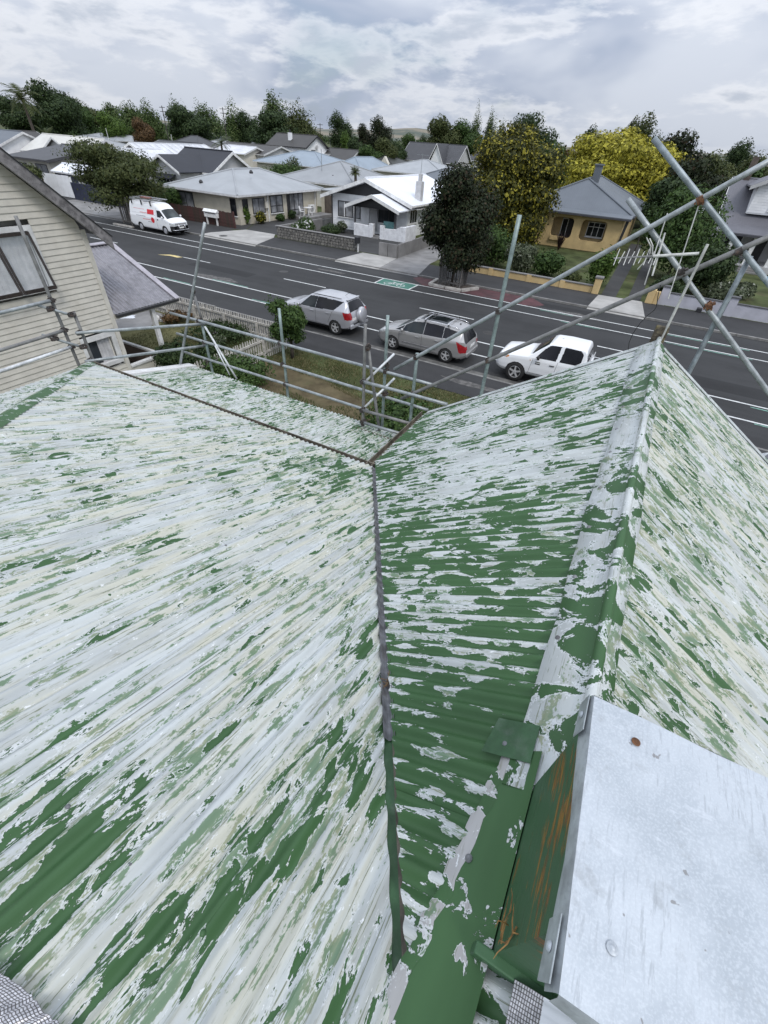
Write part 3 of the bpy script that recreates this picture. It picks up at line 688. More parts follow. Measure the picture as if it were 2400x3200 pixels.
# markings
def line(x0, x1, y, w_=.11, m=None, z=.004, nm='lane_line'): return part(MB().quad((x0, y-w_/2, z), (x1, y-w_/2, z), (x1, y+w_/2, z), (x0, y+w_/2, z)), nm, m or M_LINE, road)
for y in (29.82, 28.25, 21.75, 20.0): line(-300, 200, y)
for i in range(-14, 10): line(-.92+i*10.15, 2.5+i*10.15, 25.05, .11)
for x, y, l in ((-24.5, 21.9, 3.0), (-17.9, 21.9, 3.1), (-10.4, 21.92, 2.4), (-27, 20.16, 2.4), (-19.6, 20.16, 3.8), (2.2, 29.6, 4), (2.2, 28.05, 4), (-5, 29.6, 2), (5.6, 21.5, 3), (5.6, 19.85, 3), (-3.4, 28.05, 2.2)):
    line(x, x+l, y, .09, M_LINEG, .0055, 'worn_line')
pl = Vector((-32.6, 24.9, .004)); part(MB().add([pl+Vector(p) for p in [(0, -.55, 0), (.9, -.2, 0), (1.7, -.25, 0), (2.0, .2, 0), (1.0, .15, 0), (.6, .05, 0), (.3, -.25, 0)]], [(0, 1, 4, 5, 6), (1, 2, 3, 4)]), 'paint_spill', mat('yellow paint spill', (.62, .50, .22), .8), road)
part(MB().quad((-15.95, 28.33, .004), (-13.45, 28.33, .004), (-13.48, 29.74, .004), (-16.1, 29.74, .004)), 'cycle_panel', M_GREENP, road)
for a, b in (((-16.03, 28.3), (-16.15, 29.8)), ((-13.42, 28.3), (-13.45, 29.8))):
    part(MB().bar((a[0], a[1], .0), (b[0], b[1], .0), .10, .012), 'lane_line', M_LINE, road)
# bicycle symbol on the green panel
bk = MB(); c = Vector((-14.8, 29.02, .007))
def ring(cx, cy, r):
    for k in range(14):
        a, b = 2*math.pi*k/14, 2*math.pi*(k+1)/14
        bk.quad(*[(c.x+cx+q*math.cos(t), c.y+cy+q*math.sin(t), c.z) for q, t in ((r, a), (r, b), (r-.06, b), (r-.06, a))])
def seg(x0, y0, x1, y1, w_=.07):
    d = Vector((x1-x0, y1-y0, 0)).normalized(); n = Vector((-d.y, d.x, 0))*w_/2; a, b = c+Vector((x0, y0, 0)), c+Vector((x1, y1, 0)); bk.quad(a-n, b-n, b+n, a+n)
ring(-.48, -.2, .3); ring(.5, -.2, .3)
for s_ in ((-.48, -.2, -.05, -.2), (-.05, -.2, .35, .22), (.35, .22, .5, -.2), (-.22, .2, .33, .2), (-.48, -.2, -.2, .22), (-.05, -.2, -.24, .36), (-.36, .36, -.12, .36), (.35, .22, .32, .4), (.32, .4, .5, .42)): seg(*s_)
part(bk, 'cycle_symbol', M_LINE, road)
part(MB().quad((-14.4, KF-.03, .005), (-14.6, 31.3, .005), (-13.2, 29.95, .005), (-5.4, 29.95, .005), (-5.0, 30.8, .005), (-6.0, KF-.03, .005)), 'red_surfacing', M_REDP, road)
# road scuffs
for x, y, a, b in ((-24.3, 22.2, 2.2, .7), (-3.2, 29.9, 2.0, .6), (-20, 29, 1.5, .3), (-4.6, 16.6, 2.0, .3)):
    mb = MB(); n = 14; mb.quad(*[(x+a*math.cos(2*math.pi*k/n)*random.uniform(.6, 1), y+b*math.sin(2*math.pi*k/n)*random.uniform(.5, 1), .0035 if y > KN else .05) for k in range(n)])
    part(mb, 'scuff', mat('road scuff', (.105, .10, .095), .9, 0, .35, 5, dirt=(.05, .05, .05), dirt_amt=.9, dscale=3, world=True), road)
M_PATCH = asphalt('patched asphalt', (.020, .0203, .021), .2); M_PATCH2 = asphalt('older patch', (.038, .038, .0385), .25); M_IRON = mat('cast iron', (.05, .048, .046), .6, .4, .3, 30, .5, 40)
for x, y, a, b, m_ in ((-26, 24.2, 5.5, 1.2, M_PATCH), (-8.5, 26.8, 3.4, 1.0, M_PATCH2), (3.5, 23.2, 6, 1.4, M_PATCH), (-17.5, 30.9, 4.5, 1.0, M_PATCH2), (-4.5, 30.8, 5, .9, M_PATCH), (-33, 22.4, 4, .9, M_PATCH2)):
    part(MB().quad((x-a/2, y-b/2, .0025), (x+a/2, y-b/2*.9, .0025), (x+a/2*.97, y+b/2, .0025), (x-a/2*.98, y+b/2*.95, .0025)), 'asphalt_patch', m_, road)
for x, y in ((-22.5, 26.6), (-6.2, 23.4), (1.8, 27.0)): part(MB().lathe([(0, .006), (.30, .006), (.33, .0)], (x, y, .0), (0, 0, 1), 20), 'manhole_cover', M_IRON, road)
for x, y in ((-34.4, 32.9),): struct(MB().lathe([(0, .012), (.34, .010), (.38, .0)], (x, y, .118), (0, 0, 1), 18).build('manhole_cover', M_IRON))
# near yard: bare strip, lawn, driveway
flat('path', [(-13.0, 9.5), (-4.5, 9.0), (-4.0, 11.6), (-6.8, 12.7), (-9.9, 13.5), (-13.0, 13.9)], .045, mat('bare earth', (.105, .085, .05), .95, 0, .25, 1.2, .2, 12, dirt=(.10, .10, .05), dirt_amt=.7, dscale=.9, spec=.1, world=True))
flat('path', [(-22.5, 8.8), (-15.5, 8.8), (-16.0, 15.3), (-23.5, 15.4)], .04, mat('yard lawn', (.11, .105, .05), .95, 0, .25, .9, .2, 12, dirt=(.07, .09, .03), dirt_amt=.7, dscale=.7, spec=.1, world=True))
flat('path', [(-26, 11.5), (-21.5, 11.8), (-20.0, 13.4), (-20.6, 15.2), (-26, 15.2)], .046, M_CONC2)

# ================================================================== scaffolding
M_TUBE = galv_mat('galvanised tube', (.31, .335, .34), .45, .45)
M_TUBEG = galv_mat('galvanised tube greenish', (.25, .31, .30), .5, .4)
M_TUBED = galv_mat('dull grey tube', (.20, .20, .195), .6, .3)
M_TUBEB = galv_mat('tube with blue paint', (.27, .31, .33), .5, .35, spot=(.05, .20, .30))
M_TUBEW = galv_mat('bright tube', (.60, .62, .63), .5, .2)
M_COUP = mat('coupler steel', (.075, .065, .06), .65, .4, .4, 30, .2, 90, dirt=(.14, .07, .04), dirt_amt=.6, dscale=18)
RT = .0265
def tube(p, q, nm, m, parent, r=RT):
    p, q = Vector(p), Vector(q); d = (q-p); o = d.orthogonal().normalized(); o2 = d.cross(o).normalized(); L = d.length; a, b, k = random.gauss(0, .0022)*L**.5, random.gauss(0, .0022)*L**.5, random.uniform(0, 6)
    n = max(2, int(L/.35)); return part(MB().tube([p+d*i/n+(o*a+o2*b)*math.sin(math.pi*i/n)+o2*.0012*math.sin(i*1.9+k) for i in range(n+1)], r, 14), nm, m, parent, smooth=False)
def smooth_auto(o):
    o.data.polygons.foreach_set('use_smooth', [len(p.vertices) == 4 for p in o.data.polygons]); return o
def coupler(p, d1, d2, parent, m=None):
    p, d1, d2 = Vector(p), Vector(d1).normalized(), Vector(d2).normalized(); b = MB()
    n = d1.cross(d2).normalized() if d1.cross(d2).length > .05 else d1.orthogonal().normalized()
    for d, s_ in ((d1, -.5), (d2, .5)):
        b.lathe([(RT+.001, -.028), (RT+.011, -.028), (RT+.011, .028), (RT+.001, .028)], p+n*s_*2*RT*.95, d, 14)
    b.bar(p-n*.035+d1*.045, p+n*.035+d1*.045, .022, .03, d1)
    b.tube([p+n*.05+d2*.04, p-n*.075+d2*.04], .009, 8); b.tube([p+n*.03-d1*.042, p-n*.06-d1*.042], .010, 8)
    return part(b, 'coupler', m or M_COUP, parent, smooth=False)
SY = 6.10                                                            # plane of the gable-end guard rails
sc1 = thing('scaffolding', 'galvanised scaffold rails crossing above the ridge at the gable end', 'scaffolding', (0, SY, 0))
def g(u, v, y=SY): return PY(u, v, y)
rails = []
T1a, T1b = g(1232, 1154, SY-.055), g(2470, 466, SY-.055)
T2a, T2b = g(1254, 1246, SY-.055), g(2480, 706, SY-.055)
D1a, D1b = g(2042, 432, SY), g(2480, 985, SY)
D2a, D2b = g(1962, 622, SY), g(2480, 1335, SY)
for a, b, m in ((T1a, T1b, M_TUBE), (T2a, T2b, M_TUBED), (D1a, D1b, M_TUBEB), (D2a, D2b, M_TUBE)):
    smooth_auto(tube(a, b, 'guard_rail', m, sc1))
def upright(u0, v0, y, zbot, m, parent, nm='upright_tube'):
    t = PY(u0, v0, y); return smooth_auto(tube(t, (t.x, y, zbot), nm, m, parent)), t
_, tA = upright(1304, 1104, SY, 0, M_TUBEG, sc1); _, tB = upright(1624, 672, SY, 0, M_TUBEG, sc1)
_, tC = upright(2345, 800, SY+.055, 0, M_TUBEB, sc1)
def meet(a, b, x):
    t = (x-a.x)/(b.x-a.x); return a.lerp(b, t)
for tt in (tA, tB):
    for a, b in ((T1a, T1b), (T2a, T2b)):
        q = meet(a, b, tt.x)
        if q.z < tt.z+.3: coupler(q+Vector((0, .028, 0)), b-a, (0, 0, 1), sc1)
for u, v, rusty in ((2188, 626, 1), (2130, 850, 0), (2308, 785, 0), (2215, 955, 1)):
    coupler(g(u, v, SY-.03), T1b-T1a, D1b-D1a, sc1, M_RUST if rusty else None)
tie = g(2240, 640, SY+.02)
FY = 6.35                                                            # front run along the verandah
sc2 = thing('scaffolding', 'long run of scaffold tubes with three guard rails along the verandah edge', 'scaffolding', (-5, FY, 0))
h = lambda u, v, y=FY: PY(u, v, y)
for a, b, m in (((532, 978), (1364, 1206), M_TUBE), ((552, 1042), (1338, 1282), M_TUBE), ((576, 1100), (1150, 1283), M_TUBE)):
    smooth_auto(tube(h(*a, FY-.05), h(*b, FY-.05), 'guard_rail', m, sc2))
ups = []
for u, v in ((872, 964), (1212, 986)): ups.append(upright(u, v, FY, 0, M_TUBEG, sc2)[1])
# left end: tall splayed poles
l1, l2 = PY(640, 696, FY+.06), PY(558, 1168, 5.95)
smooth_auto(tube(l1, l2, 'splayed_pole', M_TUBE, sc2)); l3 = PY(608, 925, FY+.1)
p0 = PY(628, 1000, FY); smooth_auto(tube(l3, PY(634, 1010, FY+.05), 'splayed_pole', M_TUBED, sc2))
smooth_auto(tube(p0, (p0.x, FY, 0), 'upright_tube', M_TUBEG, sc2)); coupler(PY(603, 912, FY+.08), l1-l2, (0, 0, 1), sc2)
for u, v in ((622, 1003), (640, 1070), (650, 1126), (876, 1072), (884, 1138), (893, 1200), (1206, 1160), (1203, 1230)): coupler(h(u, v, FY-.03), (1, 0, 0), (0, 0, 1), sc2)
smooth_auto(tube(PY(640, 1020, FY-.1), PY(740, 1184, FY-.05), 'brace_tube', M_TUBEW, sc2, .020)); smooth_auto(tube(PY(672, 1080, FY-.12), PY(718, 1172, FY-.12), 'brace_tube', M_TUBEW, sc2, .014))
# returns towards the left-hand frame
lf = thing('scaffolding', 'scaffold frame beside the cream weatherboard wall at the left roof corner', 'scaffolding', (-8.3, 4.2, 0))
LX = -8.55
f1, f2 = PX(30, 680, LX), PX(243, 1136, LX); f1 = PX(28, 676, LX)
smooth_auto(tube((f2.x, f2.y, 0), (f2.x, f2.y, f1.z), 'upright_tube', M_TUBED, lf))
k1, k2 = PX(222, 976, LX+.25), PX(300, 1152, LX+.25)
smooth_auto(tube((k2.x, k2.y, 0), (k2.x, k2.y, k1.z), 'upright_tube', M_TUBED, lf))
for a, b, m in (((-120, 1006), (164, 938), M_TUBE), ((-120, 1132), (204, 1031), M_TUBED), ((-120, 1200), (228, 1082), M_TUBEW)):
    smooth_auto(tube(PX(*a, LX+.05), PX(*b, LX+.05), 'guard_rail', m, lf)); coupler(PX(b[0]-3, b[1], LX+.03), (0, 1, 0), (0, 0, 1), lf)
for a, b in (((118, 954), (226, 986)), ((130, 1046), (262, 1086))):
    smooth_auto(tube(PX(*a, LX), PX(*b, LX+.25), 'transom_tube', M_TUBE, lf, .022)); coupler(PX(b[0]-2, b[1]-2, LX+.25), (1, 0, 0), (0, 0, 1), lf); coupler(PX(a[0]+40, a[1]+12, LX+.1), (1, 0, 0), (0, 0, 1), lf)
for a, b in (((236, 1041), (640, 1012)), ((266, 1130), (644, 1080))):
    smooth_auto(tube(PX(*a, LX+.3), PY(*b, FY+.02), 'return_rail', M_TUBE, lf)); coupler(PX(a[0]+12, a[1]-1, LX+.27), (1, .5, 0), (0, 0, 1), lf)
# inner bay between the verandah end and the gable
sc3 = thing('scaffolding', 'inner scaffold bay with short transoms beside the verandah end', 'scaffolding', (-3.2, 6, 0))
IY = 5.95
_, i1 = upright(1142, 1013, IY, 0, M_TUBED, sc3)
j1, j2 = PY(1150, 1078, IY+.08), PY(1189, 1372, IY+.05); smooth_auto(tube(j1, j2, 'brace_tube', M_TUBED, sc3)); smooth_auto(tube(j2, (j2.x, j2.y, 0), 'upright_tube', M_TUBED, sc3))
for a, b, m in (((1132, 1192), (1398, 1264), M_TUBE), ((1130, 1281), (1286, 1325), M_TUBED), ((1133, 1320), (1266, 1359), M_TUBE)):
    smooth_auto(tube(PY(*a, IY-.05), PY(*b, IY-.05), 'guard_rail', m, sc3)); coupler(PY(a[0]+2, a[1], IY-.03), (1, 0, 0), (0, 0, 1), sc3)
for a, b in (((1138, 1196), (1232, 1106)), ((1140, 1272), (1233, 1182))):
    smooth_auto(tube(PY(*a, IY), PY(*b, FY+.12), 'transom_tube', M_TUBEW, sc3, .02))
coupler(PY(1150, 1086, IY+.04), (0, 0, 1), (.1, 0, 1), sc3); coupler(PY(1206, 1140, FY), (0, 1, .1), (0, 0, 1), sc3); coupler(PY(1135, 1318, IY-.02), (1, 0, 0), (0, 0, 1), sc3)

# ================================================================== aerial on the gable end
an = thing('television_aerial', 'old television aerial on a thin mast at the gable peak', 'aerial', (RX, GY+.05, RZ))
M_AL = galv_mat('weathered aluminium', (.52, .52, .49), .5, .25)
AYY = GY+.03
m0 = PY(2052, 1090, AYY); m1 = PY(2186, 760, AYY)
part(MB().tube([(m0.x+.0, AYY, RZ-.5), m0, (m0.x+.02, AYY, m1.z)], .014, 8), 'mast', M_AL, an)
b0, b1 = PY(2184, 792, AYY), PY(1918, 808, AYY)
part(MB().tube([b0, b0.lerp(b1, .52)], .014, 8), 'boom', M_AL, an); part(MB().tube([b0.lerp(b1, .52), b1], .010, 8), 'boom', M_TUBED, an)
for i in range(9):
    u = 1926+i*15.5; part(MB().tube([PY(u-9, 829-(i % 2)*6, AYY-.07), PY(u+11, 778+(i % 2)*8, AYY+.07)], .0045, 6), 'director', M_AL, an)
for (ua, va), (ub, vb), r_ in (((2088, 934), (2187, 630), .0055), ((2014, 890), (2086, 666), .0055), ((2038, 862), (2078, 728), .009)):
    part(MB().tube([PY(ua, va, AYY-.06), PY(ub, vb, AYY+.12)], r_, 6), 'dipole', M_AL, an)
for pts_ in (((2030, 795), (2034, 770), (2020, 742)), ((2038, 795), (2040, 768), (2030, 745)), ((2026, 800), (2016, 815), (1992, 842))):
    part(MB().tube([PY(u, v, AYY+.02) for u, v in pts_], .006, 6), 'reflector', M_AL, an)
part(MB().box(RX-.08, RX+.06, GY+.02, GY+.09, RZ-.5, RZ+.17), 'finial_post', mat('lichen covered timber', (.10, .085, .06), .95, 0, .4, 18, .6, 40, dirt=(.20, .17, .04), dirt_amt=.9, dscale=9), an, bevel=.012)
wv = [PY(u, v, GY-.02) for u, v in ((1962, 1100), (1966, 1070), (1978, 1042), (2000, 1010), (2024, 985), (2046, 968), (2052, 955), (2056, 925), (2064, 890))]
part(MB().tube(wv, .004, 6), 'cable', mat('black rubber', (.012, .012, .012), .6), an)
# ================================================================== vehicles
def inpoly(x, z, poly):
    c = np.zeros(x.shape, bool); n = len(poly)
    for i in range(n):
        (x1, z1), (x2, z2) = poly[i], poly[(i+1) % n]
        k = ((z1 > z) != (z2 > z)) & (x < (x2-x1)*(z-z1)/((z2-z1) if z2 != z1 else 1e-9)+x1); c ^= k
    return c
def car_paint(name, col, metal=0.0, rough=.3, dirt=.12):
    m, t, p = newmat(name); N = NT(t); vec = N.coord('Object')
    s = N.n('ShaderNodeSeparateXYZ'); N.l(vec, s.inputs[0])
    d = N.math('MULTIPLY', N.step(N.noise(vec, 2.2, 6, .65), .35, .8), dirt)
    N.val(p.inputs['Base Color'], N.mix(d, col, (.16, .15, .13))); p.inputs['Metallic'].default_value = metal
    N.val(p.inputs['Roughness'], N.math('MULTIPLY_ADD', d, .6, rough)); p.inputs['Coat Weight'].default_value = .7; p.inputs['Coat Roughness'].default_value = .06
    MATS[name] = m; return m
M_SILV = car_paint('silver paint', (.46, .465, .49), .45, .34); M_SILV2 = car_paint('warm silver paint', (.37, .365, .36), .45, .34); M_WCAR = car_paint('white paint', (.80, .81, .82), 0, .3, .05)
M_CGL = glass_mat('car glass', (.016, .02, .022), .06); M_PRIV = glass_mat('privacy glass', (.010, .010, .013), .12); M_WSG = glass_mat('windscreen glass', (.045, .055, .055), .05)
M_TYRE = mat('tyre rubber', (.016, .016, .016), .85, 0, .2, 20); M_RIM = mat('alloy rim', (.70, .70, .70), .32, .55, .1, 20); M_BLK = mat('black plastic', (.018, .018, .019), .6, 0, .15, 10)
M_RED = mat('red lamp', (.32, .012, .018), .2, 0, .2, 9, coat=.5); M_LAMP = mat('clear lamp', (.50, .52, .52), .12, .2, .25, 12, coat=.6); M_AMB = mat('amber lamp', (.55, .22, .06), .2, 0, .2, 9)
M_CHR = mat('chrome trim', (.65, .65, .66), .18, .9, .1, 9); M_PLATE = mat('number plate', (.72, .72, .70), .5, 0, .05, 9); M_SEAM = mat('panel gap', (.03, .03, .032), .8)
def smooth1(a, k):
    if k < 1: return a
    w_ = np.exp(-.5*(np.arange(-3*k, 3*k+1)/k)**2); w_ /= w_.sum(); return np.convolve(np.pad(a, 3*k, 'edge'), w_, 'valid')
def car(root, L, top, belt, under, half, roofhalf, paint, win, screens, arches, lights=(), lower=None, cladding=None, seams=(), crown=.05, edge=.09, arch_r=.36):
    """profiles are [(x, value)]; win/lights are lists of (name, polygon in x-z, material, region); arches are wheel centres"""
    xs = np.linspace(0, L, 500); ev = lambda pr: np.interp(xs, [p[0] for p in pr], [p[1] for p in pr])
    zt = smooth1(ev(top), 5); zbt = smooth1(ev(belt), 5); zu = smooth1(ev(under), 4); hw = smooth1(ev(half), 6); rw = smooth1(ev(roofhalf), 8)
    arc = np.concatenate([[0], np.cumsum(np.hypot(np.diff(xs), np.diff(zt)*1.2))]); m = int(arc[-1]/.02)
    xi = np.interp(np.linspace(0, arc[-1], m), arc, xs); f = lambda a: np.interp(xi, xs, a)
    zt, zbt, zu, hw, rw = f(zt), f(zbt), f(zu), f(hw), f(rw); zs = np.minimum(zbt, zt-.03); cab = np.clip((zt-zs)/.35, 0, 1)
    we = hw*.95*(1-cab)+rw*cab; ze = zt-.03-(edge-.03)*cab
    keys = [(0*hw, zu), (.88*hw, zu), (.975*hw, zu+.10), (hw, zu+.5*(zs-zu)), (hw*.992, zs-.10), (hw*.965, zs), (we+(hw*.965-we)*.5, zs+(ze-zs)*.5), (we, ze), (we*.86, zt-crown*.55), (we*.45, zt-crown*.12), (0*hw, zt)]
    seg = [2, 2, 9, 10, 6, 11, 11, 5, 7, 6]; cols = []; region = []
    for a, (k0, k1, n) in enumerate(zip(keys[:-1], keys[1:], seg)):
        for i in range(n): t = i/n; cols.append((k0[0]+(k1[0]-k0[0])*t, k0[1]+(k1[1]-k0[1])*t)); region.append(a)
    cols.append(keys[-1]); region.append(9)
    Y = np.stack([c[0] for c in cols], 1); Z = np.stack([c[1] for c in cols], 1); nk = len(cols)
    for _ in range(2): Y[:, 3:-1] = .25*Y[:, 2:-2]+.5*Y[:, 3:-1]+.25*np.concatenate([Y[:, 4:-1], Y[:, -2:-1]*.98], 1)[:, :Y[:, 3:-1].shape[1]]
    Y = np.concatenate([-Y, Y[:, ::-1][:, 1:]], 1); Z = np.concatenate([Z, Z[:, ::-1][:, 1:]], 1); reg = region[:-1]+region[:-1][::-1]
    X = np.repeat(xi[:, None], Y.shape[1], 1); nc = Y.shape[1]
    V = np.stack([X, Y, Z], -1).reshape(-1, 3)
    ii, jj = np.meshgrid(np.arange(m-1), np.arange(nc-1), indexing='ij')
    F = np.stack([ii*nc+jj, ii*nc+jj+1, (ii+1)*nc+jj+1, (ii+1)*nc+jj], -1).reshape(-1, 4); RG = np.array(reg)[jj].reshape(-1)
    C = V[F].mean(1); cx, cy, cz = C.T; lab = np.zeros(len(F), int); names = [('body', paint)]
    side = (RG >= 2) & (RG <= 6)
    hwx = np.interp(cx, xi, hw)
    for ax_, r in [(a, arch_r) for a in arches]: lab[((cx-ax_[0])**2+(cz-ax_[1])**2 < r*r) & (np.abs(cy) > hwx*.62) & (RG <= 5)] = -1
    if lower: names.append(('lower_trim', cladding)); lab[(lab == 0) & (cz < np.interp(cx, [p[0] for p in lower], [p[1] for p in lower]))] = len(names)-1
    for nm, poly, mt, where in win:
        for sg in ((-1, 1) if where == 'side' else (0,)):
            names.append((nm, mt)); k = inpoly(cx, cz, poly) & (lab == 0)
            if where == 'side': k &= (RG >= 5) & (RG <= 7) & (cy*sg > 0)
            lab[k] = len(names)-1
    for nm, x0, x1, frac, mt in screens:
        names.append((nm, mt)); k = (cx > x0) & (cx < x1) & (RG >= 7) & (np.abs(cy) < np.interp(cx, xi, we)*frac) & (lab == 0); lab[k] = len(names)-1
    for nm, poly, mt, y0 in lights:
        for sg in (-1, 1):
            names.append((nm, mt)); lab[inpoly(cx, cz, poly) & (cy*sg > y0) & (lab == 0)] = len(names)-1
    for poly in seams:
        pass
    for q, (nm, mt) in enumerate(names):
        fs = F[lab == q]
        if not len(fs): continue
        used, inv = np.unique(fs, return_inverse=True); me = bpy.data.meshes.new(nm)
        vs = V[used].tolist(); fl = inv.reshape(-1, 4).tolist()
        if q == 0:                                                     # close the ends
            for row in (0, m-1):
                idx = [int(np.searchsorted(used, row*nc+j)) for j in range(nc) if row*nc+j in set(used.tolist())]
                if len(idx) > 3: fl.append(idx)
        me.from_pydata(vs, [], fl); me.validate(); me.polygons.foreach_set('use_smooth', [len(p.vertices) == 4 for p in me.polygons]); me.materials.append(mt)
        ob = bpy.data.objects.new(nm, me); COL.objects.link(ob); ob.parent = root
    # dark inner tub so arches and gaps do not show daylight
    tb = MB(); xa = np.linspace(.25, L-.25, 24)
    for a, b in zip(xa[:-1], xa[1:]):
        h_ = np.interp((a+b)/2, xi, hw)*.80; zz0 = np.interp((a+b)/2, xi, zu)+.02; zz1 = np.interp((a+b)/2, xi, zs)-.08
        inn = min(abs((a+b)/2-ar[0]) for ar in arches) < .42
        if inn: h_ = np.interp((a+b)/2, xi, hw)*.60
        tb.box(a, b, -h_, h_, zz0, max(zz1, zz0+.1))
    part(tb, 'underbody', M_BLK, root)
    def surf(x, z, sg=-1):                                             # point on the flank at (x, z)
        i = int(np.argmin(np.abs(xi-x))); cc = Z[i, :nk]; yy = np.abs(Y[i, :nk]); s0 = sum(seg[:2]); s1 = sum(seg[:7])
        j = s0+int(np.argmin(np.abs(cc[s0:s1]-z))); return Vector((x, sg*(yy[j]), z))
    for poly in seams:
        for sg in (-1, 1):
            b = MB(); pts = []
            for (xa_, za), (xb, zb_) in zip(poly[:-1], poly[1:]):
                for t in np.linspace(0, 1, 8, endpoint=False): pts.append(surf(xa_+(xb-xa_)*t, za+(zb_-za)*t, sg)+Vector((0, sg*.002, 0)))
            pts.append(surf(*poly[-1], sg)+Vector((0, sg*.002, 0)))
            b.tube(pts, .006, 4); part(b, 'panel_gap', M_SEAM, root)
    return surf
def wheel(root, x, y, r, sg, spokes=5, wdt=.2, cap=False, rim=None):
    b = MB().lathe([(r*.64, -wdt/2), (r*.9, -wdt/2), (r*.985, -wdt*.38), (r, -wdt*.2), (r, wdt*.2), (r*.985, wdt*.38), (r*.9, wdt/2), (r*.64, wdt/2), (r*.62, wdt*.2), (r*.62, -wdt*.2), (r*.64, -wdt/2)], (x, y, r), (0, 1, 0), 28)
    wh = part(b, 'wheel', M_TYRE, root, smooth=True); o = y+sg*(wdt/2-.012); c = Vector((x, o, r)); q = MB(); n = 28
    q.lathe([(r*.66, 0), (r*.60, sg*.008), (r*.585, -sg*.05)], c, (0, 1, 0), n)
    if cap:
        q.lathe([(r*.6, -sg*.01), (r*.45, sg*.012), (r*.2, sg*.02), (0, sg*.022)], c, (0, 1, 0), n)
    else:
        for k in range(spokes):
            t = 2*math.pi*k/spokes+.3; d = Vector((math.cos(t), 0, math.sin(t))); tn = Vector((-d.z, 0, d.x))
            a0, a1 = c+d*r*.10, c+d*r*.60; off = Vector((0, -sg*.03, 0))
            q.prism([a0-tn*r*.10, a0+tn*r*.10, a1+tn*r*.075, a1-tn*r*.075], off)
        q.lathe([(r*.16, -sg*.02), (r*.16, sg*.004), (r*.1, sg*.01), (0, sg*.01)], c, (0, 1, 0), 16)
    part(q, 'rim', rim or M_RIM, wh, smooth=False)
    part(MB().lathe([(r*.58, 0), (0, 0)], c+Vector((0, -sg*.055, 0)), (0, 1, 0), 20), 'brake', M_BLK, wh)
    return wh
def handle(root, s, x, z, m, sg=-1): p = s(x, z, sg); part(MB().bar(p+Vector((-.10, sg*.018, 0)), p+Vector((.10, sg*.018, .005)), .03, .035), 'door_handle', m, root, bevel=.012)
def mirror(root, s, x, z, m, sg=-1):
    p = s(x, z, sg); b = MB(); b.lathe([(0, -.05), (.06, -.045), (.085, 0), (.08, .05), (0, .06)], p+Vector((.0, sg*.13, .05)), (1, 0, .1), 12); o = part(b, 'wing_mirror', m, root, smooth=True)
    part(MB().bar(p, p+Vector((0, sg*.08, .03)), .05, .03), 'mirror_arm', M_BLK, o)

# ---- silver four-wheel drive with spare wheel
r4 = local('parked_car', 'silver compact SUV with a covered spare wheel on its tailgate', 'car', 'vehicles parked along the near kerb')
s = car(r4, 4.36,
    [(0, .62), (.04, .80), (.16, .93), (.5, 1.04), (1.02, 1.14), (1.22, 1.20), (1.95, 1.60), (2.3, 1.665), (3.1, 1.675), (3.85, 1.63), (3.98, 1.58), (4.27, 1.10), (4.33, .92), (4.36, .60)],
    [(0, .74), (.5, .95), (1.2, 1.02), (3.2, 1.10), (4.36, 1.14)], [(0, .34), (.25, .24), (4.0, .26), (4.36, .42)],
    [(0, .62), (.12, .80), (.4, .88), (.9, .905), (3.6, .905), (4.1, .88), (4.3, .80), (4.36, .72)], [(0, .6), (1.2, .74), (1.9, .66), (2.5, .64), (3.6, .62), (4.0, .60), (4.36, .66)],
    M_SILV,
    [('front_window', [(1.40, 1.05), (2.33, 1.07), (2.41, 1.56), (1.98, 1.53)], M_CGL, 'side'), ('rear_window', [(2.345, 1.07), (3.42, 1.13), (3.88, 1.53), (2.42, 1.56)], M_PRIV, 'side')],
    [('windscreen', 1.28, 1.90, .90, M_WSG), ('tailgate_window', 4.0, 4.24, .84, M_PRIV)],
    [(.86, .36), (3.50, .36)], [('headlight', [(.0, .70), (.42, .80), (.42, .92), (.06, .86)], M_LAMP, .42), ('tail_light', [(4.06, .80), (4.38, .82), (4.38, 1.12), (3.92, 1.12)], M_RED, .60)],
    lower=[(0, .36), (4.36, .42)], cladding=M_BLK, seams=[[(1.30, .98), (1.36, .42)], [(2.36, 1.04), (2.38, .42)], [(3.36, 1.08), (3.10, .55)], [(1.36, .42), (3.0, .42)]])
for sg in (-1, 1):
    for x in (.86, 3.50): wheel(r4, x, sg*.79, .355, sg, 5)
    mirror(r4, s, 1.42, 1.05, M_SILV, sg); handle(r4, s, 2.16, .93, M_SILV, sg); handle(r4, s, 3.10, .96, M_SILV, sg)
sp_ = MB().lathe([(0, -.1), (.28, -.1), (.35, -.07), (.365, 0), (.35, .10), (.30, .135), (.0, .145)], (4.40, .12, .90), (1, 0, .08), 32)
part(sp_, 'spare_wheel_cover', M_SILV, r4, smooth=True)
part(MB().box(4.30, 4.41, -.80, .80, .40, .60), 'rear_bumper', M_SILV, r4, bevel=.05); part(MB().box(4.33, 4.425, -.55, .75, .58, .625), 'bumper_step', M_BLK, r4, bevel=.01)
part(MB().box(4.335, 4.35, -.62, -.28, .74, .86), 'number_plate', M_PLATE, r4); part(MB().tube([(3.55, .0, 1.65), (3.78, .0, 1.80)], .007, 6), 'aerial', M_BLK, r4)
part(MB().box(3.92, 4.04, -.52, .52, 1.585, 1.62), 'spoiler', M_SILV, r4, bevel=.015)
for sg in (-1, 1): part(MB().tube([(2.0, sg*.60, 1.635), (3.7, sg*.57, 1.635)], .012, 6), 'roof_channel', M_BLK, r4)
r4.location = (-15.93, 19.03, 0); r4['label'] = 'silver compact SUV with a covered spare wheel on its tailgate'

